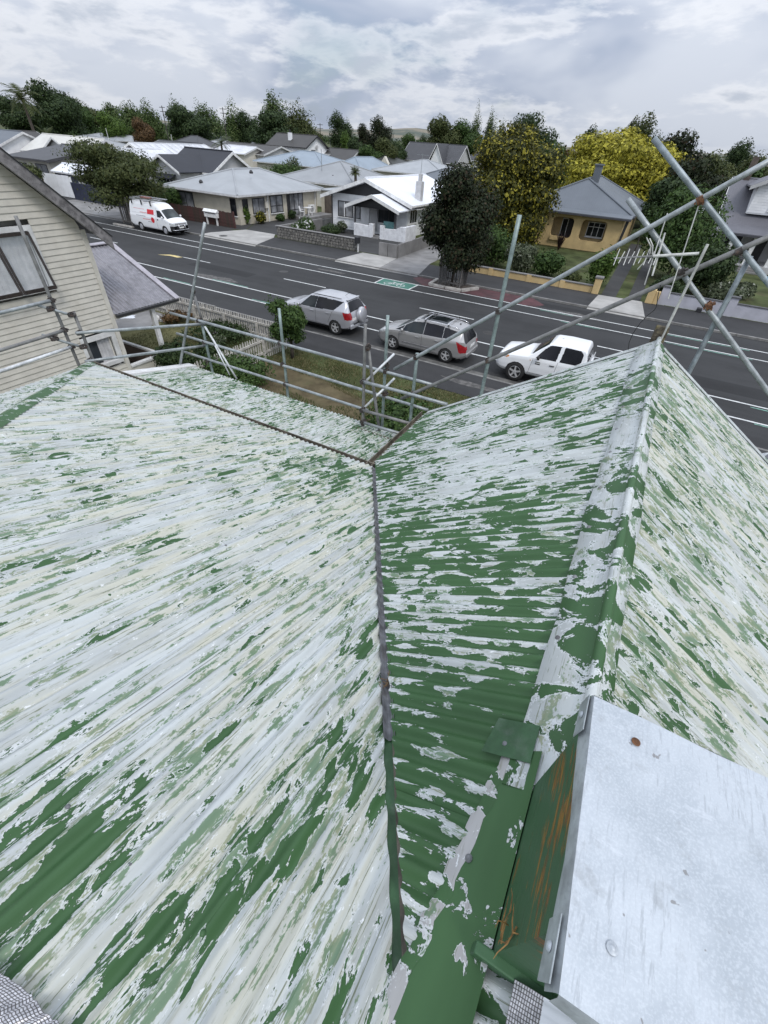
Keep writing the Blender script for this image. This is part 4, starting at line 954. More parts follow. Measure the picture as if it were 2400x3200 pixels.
# ---- silver-grey estate with roof bars
pg = local('parked_car', 'warm silver estate car with roof bars and a glass roof', 'car', 'vehicles parked along the near kerb')
s = car(pg, 4.50,
    [(0, .52), (.05, .72), (.25, .84), (.7, .95), (1.02, 1.03), (1.75, 1.43), (2.1, 1.515), (2.8, 1.55), (3.6, 1.52), (4.0, 1.46), (4.12, 1.40), (4.36, .98), (4.44, .86), (4.50, .50)],
    [(0, .66), (.5, .84), (1.1, .93), (3.2, 1.00), (4.5, 1.03)], [(0, .30), (.3, .20), (4.1, .22), (4.5, .36)],
    [(0, .55), (.15, .78), (.45, .86), (.9, .905), (3.6, .905), (4.2, .86), (4.42, .76), (4.5, .66)], [(0, .55), (1.0, .72), (1.75, .64), (2.5, .62), (3.7, .58), (4.1, .55), (4.5, .62)],
    M_SILV2,
    [('quarter_window', [(1.02, .955), (1.34, .97), (1.42, 1.18)], M_CGL, 'side'), ('front_window', [(1.36, .965), (2.375, .99), (2.39, 1.455), (1.80, 1.38), (1.46, 1.20)], M_CGL, 'side'), ('rear_window', [(2.40, .99), (3.32, 1.02), (3.28, 1.44), (2.40, 1.455)], M_PRIV, 'side'), ('cargo_window', [(3.34, 1.03), (3.62, 1.06), (4.0, 1.22), (3.90, 1.36), (3.30, 1.43)], M_PRIV, 'side')],
    [('windscreen', 1.06, 1.80, .92, M_WSG), ('glass_roof', 1.98, 3.30, .72, M_CGL), ('tailgate_window', 4.13, 4.38, .92, M_PRIV)],
    [(.90, .32), (3.58, .32)], [('headlight', [(.02, .60), (.62, .80), (.55, .90), (.08, .76)], M_LAMP, .40), ('tail_light', [(4.18, .56), (4.46, .58), (4.46, .82), (4.05, 1.0), (3.98, 1.0)], M_RED, .60)],
    lower=[(0, .26), (4.5, .30)], cladding=M_BLK, seams=[[(1.22, .90), (1.26, .34)], [(2.36, .96), (2.38, .32)], [(3.34, 1.0), (3.14, .52)], [(1.26, .34), (3.0, .34)]], arch_r=.345)
for sg in (-1, 1):
    for x in (.90, 3.58): wheel(pg, x, sg*.79, .325, sg, 5)
    mirror(pg, s, 1.40, .97, M_SILV2, sg); handle(pg, s, 2.14, .84, M_SILV2, sg); handle(pg, s, 3.10, .87, M_SILV2, sg)
    q = s(1.4, .50, sg); q2 = s(3.1, .50, sg); part(MB().bar(q, q2, .03, .035), 'rubbing_strip', M_CHR, pg)
    part(MB().tube([(1.95, sg*.60, 1.47), (2.1, sg*.60, 1.535), (3.75, sg*.565, 1.515), (3.95, sg*.55, 1.45)], .016, 8), 'roof_rail', M_CHR, pg, smooth=True)
for x in (2.35, 3.45):
    part(MB().tube([(x, -.66, 1.53), (x, -.60, 1.60), (x, .60, 1.60), (x, .66, 1.53)], .019, 8), 'roof_bar', M_CHR, pg, smooth=True)
    for sg in (-1, 1): part(MB().box(x-.03, x+.03, sg*.62-.03, sg*.62+.03, 1.49, 1.56), 'bar_foot', M_BLK, pg)
part(MB().box(4.42, 4.53, -.72, .72, .40, .58), 'rear_bumper', M_SILV2, pg, bevel=.05); part(MB().box(4.46, 4.475, -.26, .26, .70, .81), 'number_plate', M_PLATE, pg)
part(MB().lathe([(0, .04), (.03, .03), (.04, 0)], (3.78, 0, 1.50), (0, 0, 1), 8), 'roof_aerial', M_BLK, pg)
pg.location = (-10.14, 19.04, 0)

# ---- white double-cab utility
ut = local('parked_utility', 'white double-cab utility truck with dark windows and an open tray', 'truck', 'vehicles parked along the near kerb')
s = car(ut, 5.1,
    [(0, .72), (.03, .98), (.14, 1.07), (.7, 1.13), (1.25, 1.18), (1.36, 1.21), (1.92, 1.70), (2.05, 1.765), (2.6, 1.80), (3.30, 1.785), (3.42, 1.75), (3.52, 1.18), (3.56, 1.13), (5.06, 1.13), (5.1, .60)],
    [(0, .86), (.6, 1.03), (1.4, 1.10), (3.4, 1.15), (3.5, 1.15), (5.1, 1.15)], [(0, .45), (.3, .36), (4.7, .40), (5.1, .52)],
    [(0, .70), (.10, .86), (.4, .91), (.9, .92), (4.9, .905), (5.1, .88)], [(0, .66), (1.4, .78), (2.0, .705), (3.3, .70), (3.6, .87), (5.1, .87)],
    M_WCAR,
    [('front_window', [(1.58, 1.13), (2.38, 1.15), (2.43, 1.69), (2.02, 1.67), (1.84, 1.50)], M_PRIV, 'side'), ('rear_window', [(2.52, 1.16), (3.14, 1.18), (3.30, 1.30), (3.31, 1.58), (3.18, 1.69), (2.57, 1.70)], M_PRIV, 'side')],
    [('windscreen', 1.40, 1.94, .92, M_WSG), ('cab_rear_window', 3.44, 3.52, .85, M_PRIV), ('tray_floor', 3.64, 5.02, .88, M_BLK)],
    [(.90, .38), (3.98, .38)], [('headlight', [(.03, .86), (.38, .90), (.46, 1.0), (.10, 1.01)], M_LAMP, .46), ('indicator', [(.38, .88), (.52, .94), (.52, 1.01), (.40, .99)], M_AMB, .46)],
    seams=[[(1.50, 1.08), (1.42, .50)], [(2.47, 1.14), (2.42, .50)], [(3.40, 1.14), (3.32, .92), (3.32, .60)], [(1.42, .50), (3.2, .50)], [(3.56, 1.08), (3.56, .46)]], crown=.035, edge=.065, arch_r=.43)
for sg in (-1, 1):
    for x in (.90, 3.98): wheel(ut, x, sg*.81, .39, sg, 5, .24)
    mirror(ut, s, 1.70, 1.13, M_BLK, sg); handle(ut, s, 2.28, .96, M_BLK, sg); handle(ut, s, 3.10, .98, M_BLK, sg)
    q = s(1.62, .98, sg); part(MB().bar(q+Vector((0, sg*.004, 0)), q+Vector((.20, sg*.004, 0)), .004, .04), 'badge', M_CHR, ut); part(MB().bar(q+Vector((0, sg*.004, -.07)), q+Vector((.20, sg*.004, -.07)), .004, .045), 'badge', M_BLK, ut)
    q = s(1.40, 1.0, sg); part(MB().box(q.x-.02, q.x+.02, q.y-.006, q.y+.006, .985, 1.02), 'side_repeater', M_AMB, ut)
    part(MB().tube([(3.62, sg*.84, 1.14), (5.04, sg*.82, 1.14)], .018, 8), 'tray_rail', M_BLK, ut)
part(MB().tube([(3.60, -.82, 1.12), (3.60, -.80, 1.30), (3.60, .80, 1.30), (3.60, .82, 1.12)], .02, 8), 'headboard', M_WCAR, ut, smooth=True)
part(MB().lathe([(0, .014), (.035, .01), (.045, 0)], (2.3, .05, 1.78), (0, 0, 1), 10), 'roof_button', M_SILV, ut)
part(MB().box(-.02, .10, -.62, .62, .52, .70), 'front_bumper', M_WCAR, ut, bevel=.04)
ut.location = (-4.30, 19.06, 0)

# ---- white high-roof van facing the other way
vn = local('delivery_van', 'white high-roof van with red panels and ladders on its roof rack', 'van')
s = car(vn, 5.38,
    [(0, .66), (.03, .92), (.12, 1.08), (.55, 1.22), (1.28, 1.86), (1.75, 2.16), (2.2, 2.25), (5.1, 2.22), (5.26, 2.12), (5.34, 1.2), (5.38, .60)],
    [(0, .90), (.5, 1.12), (1.2, 1.22), (5.38, 1.24)], [(0, .36), (.3, .26), (4.9, .30), (5.38, .42)],
    [(0, .70), (.10, .84), (.4, .92), (.9, .94), (5.2, .94), (5.38, .88)], [(0, .68), (.5, .84), (1.3, .74), (2.0, .72), (5.1, .72), (5.38, .82)],
    M_WCAR,
    [('cab_window', [(.86, 1.24), (1.72, 1.26), (1.78, 1.74), (1.40, 1.72)], M_CGL, 'side')],
    [('windscreen', .60, 1.26, .92, M_WSG)],
    [(1.02, .34), (4.12, .34)], [('headlight', [(.0, .74), (.36, .80), (.36, .96), (.06, .94)], M_LAMP, .46), ('tail_light', [(5.30, .9), (5.42, .9), (5.42, 1.5), (5.30, 1.5)], M_RED, .72)],
    lower=[(0, .74), (.34, .74), (.35, .30), (5.38, .34)], cladding=M_BLK, seams=[[(1.84, 1.90), (1.86, .42)], [(.80, 1.16), (.74, .9)], [(1.95, 1.36), (4.9, 1.36)]], crown=.10, edge=.22)
for sg in (-1, 1):
    for x in (1.02, 4.12): wheel(vn, x, sg*.82, .335, sg, 5, .2, True, M_SILV)
    mirror(vn, s, .98, 1.24, M_WCAR, sg)
    q = s(1.72, 1.08, sg); part(MB().box(q.x-.09, q.x+.03, q.y-.012, q.y+.012, 1.02, 1.12), 'door_handle', M_BLK, vn)
M_REDP2 = mat('red vinyl', (.62, .022, .03), .4, 0, .08, 6); M_GRYV = mat('grey vinyl', (.10, .10, .11), .5)
yv = lambda x, z, sg: s(x, z, sg)
for sg in (-1, 1):
    def decal(x0, x1, z0, z1, m, nm='red_panel'):
        pts = []; n = 8
        top_ = [s(x0+(x1-x0)*i/n, z1, sg)+Vector((0, sg*.006, 0)) for i in range(n+1)]; bot = [s(x0+(x1-x0)*i/n, z0, sg)+Vector((0, sg*.006, 0)) for i in range(n+1)]
        b = MB()
        for i in range(n): b.quad(bot[i], bot[i+1], top_[i+1], top_[i])
        part(b, nm, m, vn)
    decal(2.12, 2.95, 1.38, 1.72, M_REDP2); decal(2.95, 3.9, 1.42, 1.45, M_REDP2, 'red_stripe'); decal(3.3, 4.7, 1.66, 1.68, M_REDP2, 'red_stripe'); decal(2.6, 3.6, .96, .99, M_REDP2, 'red_stripe'); decal(3.2, 4.4, 1.16, 1.19, M_GRYV, 'grey_stripe'); decal(2.5, 3.0, .80, .83, M_GRYV, 'grey_stripe')
    c_ = s(2.32, .98, sg); part(MB().lathe([(0, .0), (.21, .0)], c_+Vector((0, sg*.014, 0)), (0, 1, 0), 20), 'red_roundel', M_REDP2, vn)
    for x in (2.35, 3.5, 4.75):
        part(MB().box(x-.05, x+.05, sg*.80-.03, sg*.80+.03, 1.98, 2.34), 'rack_foot', M_BLK, vn)
    part(MB().tube([(2.2, sg*.80, 2.34), (4.95, sg*.80, 2.34)], .022, 8), 'rack_rail', M_CHR, vn)
for x in (2.35, 3.5, 4.75): part(MB().bar((x, -.82, 2.35), (x, .82, 2.35), .05, .04), 'rack_bar', M_CHR, vn)
part(MB().box(-.06, .02, -.60, .60, .86, .96), 'grille', M_CHR, vn, bevel=.01); part(MB().box(-.05, .03, -.50, .50, .52, .68), 'lower_grille', M_BLK, vn)
for y_ in (-.32, .32): part(MB().tube([(-.10, y_, .42), (-.14, y_, .60), (-.10, y_, .84)], .03, 8), 'bull_bar_upright', M_CHR, vn, smooth=True)
part(MB().tube([(.10, -.86, .46), (-.08, -.70, .44), (-.11, 0, .44), (-.08, .70, .44), (.10, .86, .46)], .032, 8), 'bull_bar', M_CHR, vn, smooth=True)
part(MB().box(-.065, -.05, -.25, .25, .56, .67), 'number_plate', M_PLATE, vn)
vn.location = (-37.35, 30.98, 0); vn.rotation_euler.z = math.pi
VT = lambda x, y, z: Vector((-37.35-x, 30.98-y, z))
def ladder(label, y0, y1, z, xa, xb, m):
    t = thing('ladder', label, 'ladder', VT(xa, y0, z), 'ladders on the van')
    for y_ in (y0, y1): part(MB().bar(VT(xa, y_, z), VT(xb, y_, z), .03, .07), 'stile', m, t)
    for x in np.arange(xa+.2, xb, .3): part(MB().tube([VT(x, y0, z), VT(x, y1, z)], .015, 6), 'rung', m, t)
ladder('long aluminium ladder on the street side of the van roof', .25, .62, 2.42, 1.45, 5.1, M_CHR)
ladder('long aluminium ladder on the footpath side of the van roof', -.55, -.15, 2.42, 1.7, 5.2, M_CHR)
bx_ = MB().box(*sorted((VT(2.6, 0, 0).x, VT(3.6, 0, 0).x)), *sorted((VT(0, .72, 0).y, VT(0, .3, 0).y)), 2.47, 2.55).build('timber_plank', mat('reddish board', (.22, .10, .08), .8, 0, .3, 6), bevel=.01); tag(bx_, 'reddish board lying on the ladders of the van roof', 'board')
# ---- dark car at the right edge, mostly cut off
dk = copy_tree(pg); dk.location = (4.9, 15.0, 0); dk['label'] = 'dark car just showing at the right edge below the gable'; 
M_DK = car_paint('dark blue paint', (.02, .025, .035), .2, .3)
for c_ in dk.children:
    if c_.data and c_.data.materials and c_.data.materials[0] is M_SILV2:
        c_.data = c_.data.copy(); c_.data.materials[0] = M_DK
# ================================================================== cream weatherboard house next door
M_CREAM = mat('cream weatherboard', (.585, .56, .495), .6, 0, .06, 3, .08, 30, dirt=(.42, .39, .32), dirt_amt=.4, dscale=1.6)
M_CREAM2 = mat('cream trim', (.63, .605, .54), .6, 0, .06, 3, .08, 30, dirt=(.32, .30, .25), dirt_amt=.3)
M_BWOOD = mat('dark brown sash', (.035, .026, .022), .5, 0, .3, 12)
M_CURT = mat('net curtain', (.55, .55, .56), .9, 0, .12, 4)
M_BARGEB = mat('weathered grey board', (.20, .19, .19), .75, 0, .35, 6, .4, 30, dirt=(.10, .095, .09), dirt_amt=.6, dscale=3)
M_GLS = glass_mat('house glass', (.03, .035, .04), .06)
WX = -15.0
nb_ = thing('weatherboard_house', 'cream weatherboard house with steep gable and brown sash window at the left', 'house', (WX, 5, 0))
lim = lambda z: min(8.80, 9.25-(z+.16-4.82)/.951)
YC = 5.0                                                        # gable centre
WIN = [(5.55, 7.38, 3.72, 5.12), None]
q0, q1, q2 = PX(270, 1078, WX), PX(336, 1050, WX), PX(304, 1142, WX)
lw = (min(q0.y, q2.y)-.02, q1.y+.10, q2.z, (q0.z+q1.z)/2+.02); WIN[1] = lw
EXPO = .150; z = .12; ymin = 1.2
while z < 8.4:
    zt = z+EXPO; hi = lim(z+EXPO*.5)
    lo = max(ymin, 2*YC-lim(z+EXPO*.5)) if z > 4.5 else ymin
    if hi-lo < .2: break
    segs = [(lo, hi)]
    for a, b, c, d in WIN:
        if zt > c-.12 and z < d+.12:
            ns = []
            for s0, s1 in segs:
                if b+.13 <= s0 or a-.13 >= s1: ns.append((s0, s1)); continue
                if a-.13 > s0: ns.append((s0, a-.13))
                if b+.13 < s1: ns.append((b+.13, s1))
            segs = ns
    for s0, s1 in segs:
        if s1-s0 < .03: continue
        pr_ = [(WX+.022, z), (WX+.026, z+.012), (WX+.004, zt+.012), (WX-.02, zt+.012), (WX-.02, z)]; sk = s1 == hi and s1 < 8.79
        en = [min(8.80, s1+(.15-(zz_-z))/.951+.02) if sk else s1 for _, zz_ in pr_]
        part(MB().add([(x_, s0, zz_) for x_, zz_ in pr_]+[(x_, e_, zz_) for (x_, zz_), e_ in zip(pr_, en)], [(0, 1, 2, 3, 4), (5, 6, 7, 8, 9)]+[(i, (i+1) % 5, 5+(i+1) % 5, 5+i) for i in range(5)]), 'weatherboard', M_CREAM, nb_)
    z = zt
part(MB().box(-24, WX-.5, 1.2, 8.9, 0, 4.6), 'wall_core', M_CREAM2, nb_)
part(MB().prism([(WX-.5, 1.0, 4.6), (WX-.5, 9.0, 4.6), (WX-.5, YC, 8.6)], (-8.5, 0, 0)), 'gable_core', M_CREAM2, nb_)
part(MB().box(WX-.05, WX+.035, 8.80, 8.94, .1, 5.0), 'corner_board', M_CREAM2, nb_); part(MB().box(WX-.3, WX-.05, 8.90, 8.94, .1, 5.0), 'corner_board', M_CREAM2, nb_)
sl = .951
def roofz(y): return 4.82+(9.25-abs(y-YC)-YC)*sl if y >= YC else 4.82+(9.25-(2*YC-y))*sl
for sg in (1, -1):
    e, tp = Vector((WX+.45, YC+sg*(9.42-YC), 4.66+.12)), Vector((WX+.45, YC, 4.66+.12+(9.42-YC)*sl)); nn = Vector((0, sg*sl, 1)).normalized()
    part(MB().prism([e, tp, tp+Vector((-10, 0, 0)), e+Vector((-10, 0, 0))], nn*.05), 'roof_slope', mat('slate grey iron', (.14, .14, .145), .6, .1, .2, 3), nb_)
    part(MB().prism([e+Vector((.012, 0, .02)), tp+Vector((.012, 0, .02)), tp+Vector((.012, 0, -.30)), e+Vector((.012, 0, -.30))], (-.04, 0, 0)), 'barge_board', M_BARGEB, nb_)
    part(MB().prism([e+nn*.052+Vector((.03, 0, 0)), tp+nn*.052+Vector((.03, 0, 0)), tp+nn*.052+Vector((-.16, 0, 0)), e+nn*.052+Vector((-.16, 0, 0))], nn*.012), 'barge_cap', mat('dark flashing', (.05, .05, .052), .6), nb_)
    part(MB().prism([e+Vector((-.03, 0, -.30)), tp+Vector((-.03, 0, -.30)), tp+Vector((-.5, 0, -.06)), e+Vector((-.5, 0, -.06))], (0, 0, -.012)), 'soffit', M_CREAM2, nb_)
def trim(win, w_=.12, sill=.06, m=None):
    a, b, c, d = win; t = MB(); m = m or M_WHT
    part(MB().box(WX-.02, WX+.045, a-w_, a, c-w_*.4, d+w_), 'window_trim', m, nb_); part(MB().box(WX-.02, WX+.045, b, b+w_, c-w_*.4, d+w_), 'window_trim', m, nb_)
    part(MB().box(WX-.02, WX+.05, a, b, d, d+w_), 'window_trim', m, nb_); part(MB().box(WX-.02, WX+.09, a-w_*.8, b+w_*.8, c-sill, c), 'window_sill', m, nb_)
    part(MB().box(WX-.22, WX-.02, a-.05, b+.05, c-.05, c-.01), 'window_reveal', m, nb_)
trim(WIN[0]); trim(WIN[1], .15, .12)
def curtain(a, b, c, d, x):
    v = []; n = 40
    for i in range(n+1):
        y = a+(b-a)*i/n; dx = .025*math.sin(i*1.9)
        v += [(x+dx, y, c), (x+dx*.6, y, d)]
    part(MB().add(v, [(i*2, i*2+2, i*2+3, i*2+1) for i in range(n)]), 'curtain', M_CURT, nb_, smooth=True)
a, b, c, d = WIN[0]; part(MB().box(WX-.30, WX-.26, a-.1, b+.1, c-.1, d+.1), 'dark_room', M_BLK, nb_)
curtain(a, b, c, d, WX-.08)
def clear_mat():
    m, t, p = newmat('open sash glass'); p.inputs['Base Color'].default_value = (.5, .55, .57, 1); p.inputs['Alpha'].default_value = .22; p.inputs['Roughness'].default_value = .03; MATS['open sash glass'] = m
clear_mat()
for f0, f1 in ((a+.03, a+(b-a)*.48), (a+(b-a)*.52, b-.03)):           # two top-hung sashes pushed open
    th = R_(13); hz = d-.02; hx = WX+.06; hh = d-c-.02
    def sp3(y, s_): return Vector((hx+math.sin(th)*s_, y, hz-math.cos(th)*s_))
    sash = part(MB().bar(sp3(f0, 0), sp3(f0, hh), .05, .045).bar(sp3(f1, 0), sp3(f1, hh), .05, .045).bar(sp3(f0, .03), sp3(f1, .03), .045, .07).bar(sp3(f0, hh-.04), sp3(f1, hh-.04), .045, .09), 'opened_sash', M_BWOOD, nb_)
    part(MB().quad(sp3(f0, .03), sp3(f1, .03), sp3(f1, hh-.04), sp3(f0, hh-.04)), 'pane', MATS['open sash glass'], sash)
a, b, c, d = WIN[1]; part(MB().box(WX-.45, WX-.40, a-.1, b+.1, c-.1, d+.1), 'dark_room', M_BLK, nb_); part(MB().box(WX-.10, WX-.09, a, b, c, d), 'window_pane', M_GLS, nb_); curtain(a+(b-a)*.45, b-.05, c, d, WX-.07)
part(MB().box(WX-.08, WX-.05, b-.07, b-.03, c, d), 'sash_stile', M_CREAM2, nb_)
# street-side porch: corrugated lean-to on white posts, low boarded wall
M_PRF = mat('dark grey corrugated iron', (.23, .225, .245), .5, .2, .15, 5, dirt=(.30, .29, .31), dirt_amt=.5, dscale=1.2)
def porch():
    ze_, zt_ = 2.62, 4.02; xe, xt = -14.92, -17.9; y0_, y1_ = 8.96, 11.45
    x = y0_; k = 0; up = Vector((xt-xe, 0, zt_-ze_)); Lp = up.length; up.normalize(); nz = Vector((-up.z, 0, up.x)); nz = nz if nz.z > 0 else -nz
    while x < y1_-.05:
        x2 = min(x+.76, y1_); b = MB(); n = int((x2-x)/.0762*6); v = []
        for i in range(n+1):
            y = x+(x2-x)*i/n; h_ = .016*math.sin(2*math.pi*(y-y0_)/.127)+.006*(1-i/n)
            for s_ in (0, Lp): v.append(Vector((xe, y, ze_))+up*s_+nz*h_)
        b.add(v, [(i*2, i*2+2, i*2+3, i*2+1) for i in range(n)]); part(b, 'porch_roof_sheet', M_PRF, nb_, smooth=True); x = x2
    up2_ = Vector((-1, 0, .0))
    part(MB().prism([(xt, y0_, zt_+.02), (xt, y1_, zt_+.02), (xt-3, y1_, 2.7), (xt-3, y0_, 2.7)], (0, 0, -.05)), 'porch_roof_far', M_PRF, nb_)
    part(MB().box(xt-.15, xt+.15, y0_, y1_+.05, zt_+.0, zt_+.04), 'porch_ridge', mat('lilac grey flashing', (.36, .34, .37), .5), nb_, bevel=.01)
    part(MB().prism([(xe+.1, y1_-.1, ze_+.0), (xt, y1_-.1, zt_+.02), (xt, y1_+.1, zt_+.02), (xe+.1, y1_+.1, ze_+.0)], (0, 0, .03)), 'porch_barge', mat('lilac grey flashing', (.36, .34, .37), .5), nb_)
    part(MB().box(xe-.02, xe+.09, y0_, y1_+.05, ze_-.10, ze_-.01), 'porch_gutter', mat('black gutter', (.03, .03, .032), .5), nb_, bevel=.01)
    part(MB().box(xe-.12, xe-.02, y0_, y1_, ze_-.16, ze_-.03), 'porch_beam', M_CREAM2, nb_)
    part(MB().box(xe-.18, xe-.04, 10.35, 10.49, .1, ze_-.12), 'porch_post', M_WHT, nb_)
    part(MB().box(-19.5, -15.05, 8.96, 9.05, .05, .75), 'porch_wall', M_WHT, nb_)
    part(MB().box(-18.0, -15.05, 8.96, 10.2, .05, .12), 'porch_floor', M_BLK, nb_); part(MB().box(-15.10, -15.0, 8.96, 10.3, .05, .80), 'porch_wall', M_CREAM2, nb_)
    part(MB().box(-15.14, -14.96, 8.96, 10.36, .80, .87), 'porch_rail', M_WHT, nb_); part(MB().box(-18.0, -14.96, 10.28, 10.40, .80, .87), 'porch_rail', M_WHT, nb_)
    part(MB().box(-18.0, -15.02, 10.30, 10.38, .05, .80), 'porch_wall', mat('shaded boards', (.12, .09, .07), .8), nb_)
porch()
# picket fences
def picket_mesh(h=1.0, w_=.075, t=.018):
    p = [(-w_/2, 0), (w_/2, 0), (w_/2, h-.09), (w_*.36, h-.05), (w_*.2, h-.01), (0, h), (-w_*.2, h-.01), (-w_*.36, h-.05), (-w_/2, h-.09)]
    return MB().prism([(x, 0, z) for x, z in p], (0, t, 0)).mesh('picket')
M_PICK = mat('peeling white picket', (.50, .48, .44), .8, 0, .2, 9, .2, 40, dirt=(.24, .22, .19), dirt_amt=.7, dscale=4, world=True)
pmesh = picket_mesh(); pmesh.materials.append(M_PICK)
def picket_fence(label, p, q, rail_side):
    p, q = Vector(p), Vector(q); d = (q-p).normalized(); L = (q-p).length; n = Vector((-d.y, d.x, 0)); t = thing('picket_fence', label, 'fence', p)
    ang = math.atan2(d.y, d.x); k = 0; s_ = 0
    while s_ < L:
        o = bpy.data.objects.new('picket', pmesh); COL.objects.link(o); o.parent = t; o.location = d*s_+Vector((0, 0, random.uniform(-.02, .015))); o.rotation_euler = (0, random.gauss(0, .015), ang); s_ += .137
    for zz_ in (.28, .78): part(MB().bar(p+n*rail_side*.03+Vector((0, 0, zz_)), q+n*rail_side*.03+Vector((0, 0, zz_)), .04, .085), 'rail', M_PICK, t)
    for s_ in np.arange(.4, L, 2.0): part(MB().bar(p+d*s_+n*rail_side*.09, p+d*s_+n*rail_side*.09+Vector((0, 0, .86)), .09, .09), 'post', M_PICK, t)
picket_fence('white picket fence between the porch garden and the footpath', (-23.2, 15.36, .03), (-13.2, 15.36, .03), -1)
picket_fence('weathered picket side fence running from the house to the footpath', (-13.12, 7.3, .03), (-13.12, 15.25, .03), -1)
# crumpled white cloth on the path, stones, garden bits
def blob_sheet(name, label, cat, c, rx, ry, h, m, seed, rot=0.0):
    r0 = random.Random(seed); n = 26; rings = 6; v = [Vector((0, 0, h))]; f = []
    prof = [1+.45*math.sin(2*t+seed)*.5+.3*math.sin(5*t+seed*2)*.6+r0.uniform(-.08, .08) for t in np.linspace(0, 2*math.pi, n, endpoint=False)]
    for k in range(1, rings+1):
        for i in range(n):
            t = 2*math.pi*i/n; q = k/rings; v.append(Vector((rx*prof[i]*q*math.cos(t), ry*prof[i]*q*math.sin(t), h*(1-q)**.7*(.5+r0.random()))))
    for i in range(n): f.append((0, 1+i, 1+(i+1) % n))
    for k in range(rings-1):
        for i in range(n): f.append((1+k*n+i, 1+(k+1)*n+i, 1+(k+1)*n+(i+1) % n, 1+k*n+(i+1) % n))
    cr = Matrix.Rotation(rot, 3, 'Z'); o = MB().add([cr @ p+Vector(c) for p in v], f).build(name, m, smooth=True); return tag(o, label, cat)
cw = PZ(388, 990, .06); blob_sheet('crumpled_cloth', 'white cloth crumpled on the concrete path beside the porch', 'cloth', (cw.x, cw.y, .055), .50, .28, .14, M_TARP, 3, .9)
for u, v, lb in ((488, 1000, 'white garden stone at the edge of the concrete path, left of the porch post'), (515, 1005, 'white garden stone just right of the porch post'), (680, 1048, 'pale stone in the flower bed below the front pickets')):
    p = PZ(u, v, .05); b = MB(); b.lathe([(0, .0), (.16, .03), (.2, .12), (.12, .22), (0, .25)], (p.x, p.y, .04), (0, 0, 1), 9)
    b.v = [(x+random.uniform(-.04, .04), y+random.uniform(-.04, .04), z) for x, y, z in b.v]; tag(b.build('garden_stone', mat('pale stone', (.55, .54, .52), .8, 0, .3, 6)), lb, 'stone')
# ================================================================== houses across the street and beyond
def roof_mat(name, col, rough=.55, metal=.1, var=.10, streak=.25):
    if name in MATS: return MATS[name]
    m, t, p = newmat(name); N = NT(t); vec = N.coord('Object'); g_ = N.n('ShaderNodeNewGeometry').outputs['Position']
    a = N.noise(g_, .5, 5, .6); b = N.noise(N.mapv(g_, scale=(2.4, 2.4, .3)), 1, 4, .65); wv_ = N.n('ShaderNodeTexWave'); N.l(g_, wv_.inputs['Vector']); wv_.inputs['Scale'].default_value = 1.6; wv_.bands_direction = 'X'; wv_.inputs['Distortion'].default_value = .4
    c = N.mix(N.step(a, .3, .7), tuple(x*(1-var*1.4) for x in col), tuple(min(1, x*(1+var)) for x in col))
    c = N.mix(N.math('MULTIPLY', N.step(b, .45, .75), streak), c, tuple(x*.62 for x in col)); c = N.mix(N.math('MULTIPLY', wv_.outputs['Fac'], .07), c, tuple(x*.5 for x in col))
    N.val(p.inputs['Base Color'], c); p.inputs['Roughness'].default_value = rough; p.inputs['Metallic'].default_value = metal
    N.l(N.bump(wv_.outputs['Fac'], .1, .02), p.inputs['Normal']); MATS[name] = m; return m
RGREY = roof_mat('light grey roof', (.335, .352, .366), .55, .1, .06, .12); RGREY2 = roof_mat('mid grey roof', (.272, .285, .296), .55, .1, .06, .12); RWHITE = roof_mat('white roof', (.74, .76, .80), .5, 0, .05, .08); RDARK = roof_mat('charcoal roof', (.050, .051, .056)); RBLK = roof_mat('blue black roof', (.018, .02, .028), .6)
RBLUE = roof_mat('pale blue grey roof', (.25, .30, .35), .55, .1, .06, .12); RBROWN = roof_mat('brown grey roof', (.045, .042, .039)); RCREAM = roof_mat('pale cream roof', (.56, .55, .51), .6, 0, .06, .1); RSLATE = roof_mat('slate blue roof', (.120, .136, .156), .55, .1, .06, .12); RWEATH = roof_mat('streaky white roof', (.62, .63, .66), .5, .1, .1, .5); RTILE = roof_mat('greenish dark roof', (.035, .038, .033))
WWHITE = mat('white wall', (.81, .82, .83), .65, 0, .05, 1.5, .06, 20, dirt=(.62, .62, .62), dirt_amt=.3); WBEIGE = mat('beige wall', (.54, .50, .405), .7, 0, .06, 1.5, .06, 20, dirt=(.4, .37, .3), dirt_amt=.3); WGREY = mat('pale grey wall', (.46, .46, .46), .7, 0, .06, 1.5); WCREAM = mat('cream wall', (.58, .55, .48), .7, 0, .06, 1.5)
WYEL = mat('mustard render', (.56, .415, .205), .75, 0, .10, 1.2, .12, 30, dirt=(.44, .32, .16), dirt_amt=.5, dscale=.8); WNAVY = mat('navy boards', (.022, .027, .05), .6, 0, .2, 3); WBRN = mat('brown wall', (.10, .08, .065), .8, 0, .2, 2)
FBLK = mat('black joinery', (.025, .025, .028), .5); FWHT = mat('white joinery', (.74, .74, .73), .5); M_NET = glass_mat('curtained glass', (.22, .225, .235), .12); M_DKG = glass_mat('dark glass', (.02, .022, .026), .08)
M_GUTW = mat('white gutter', (.60, .60, .60), .5)
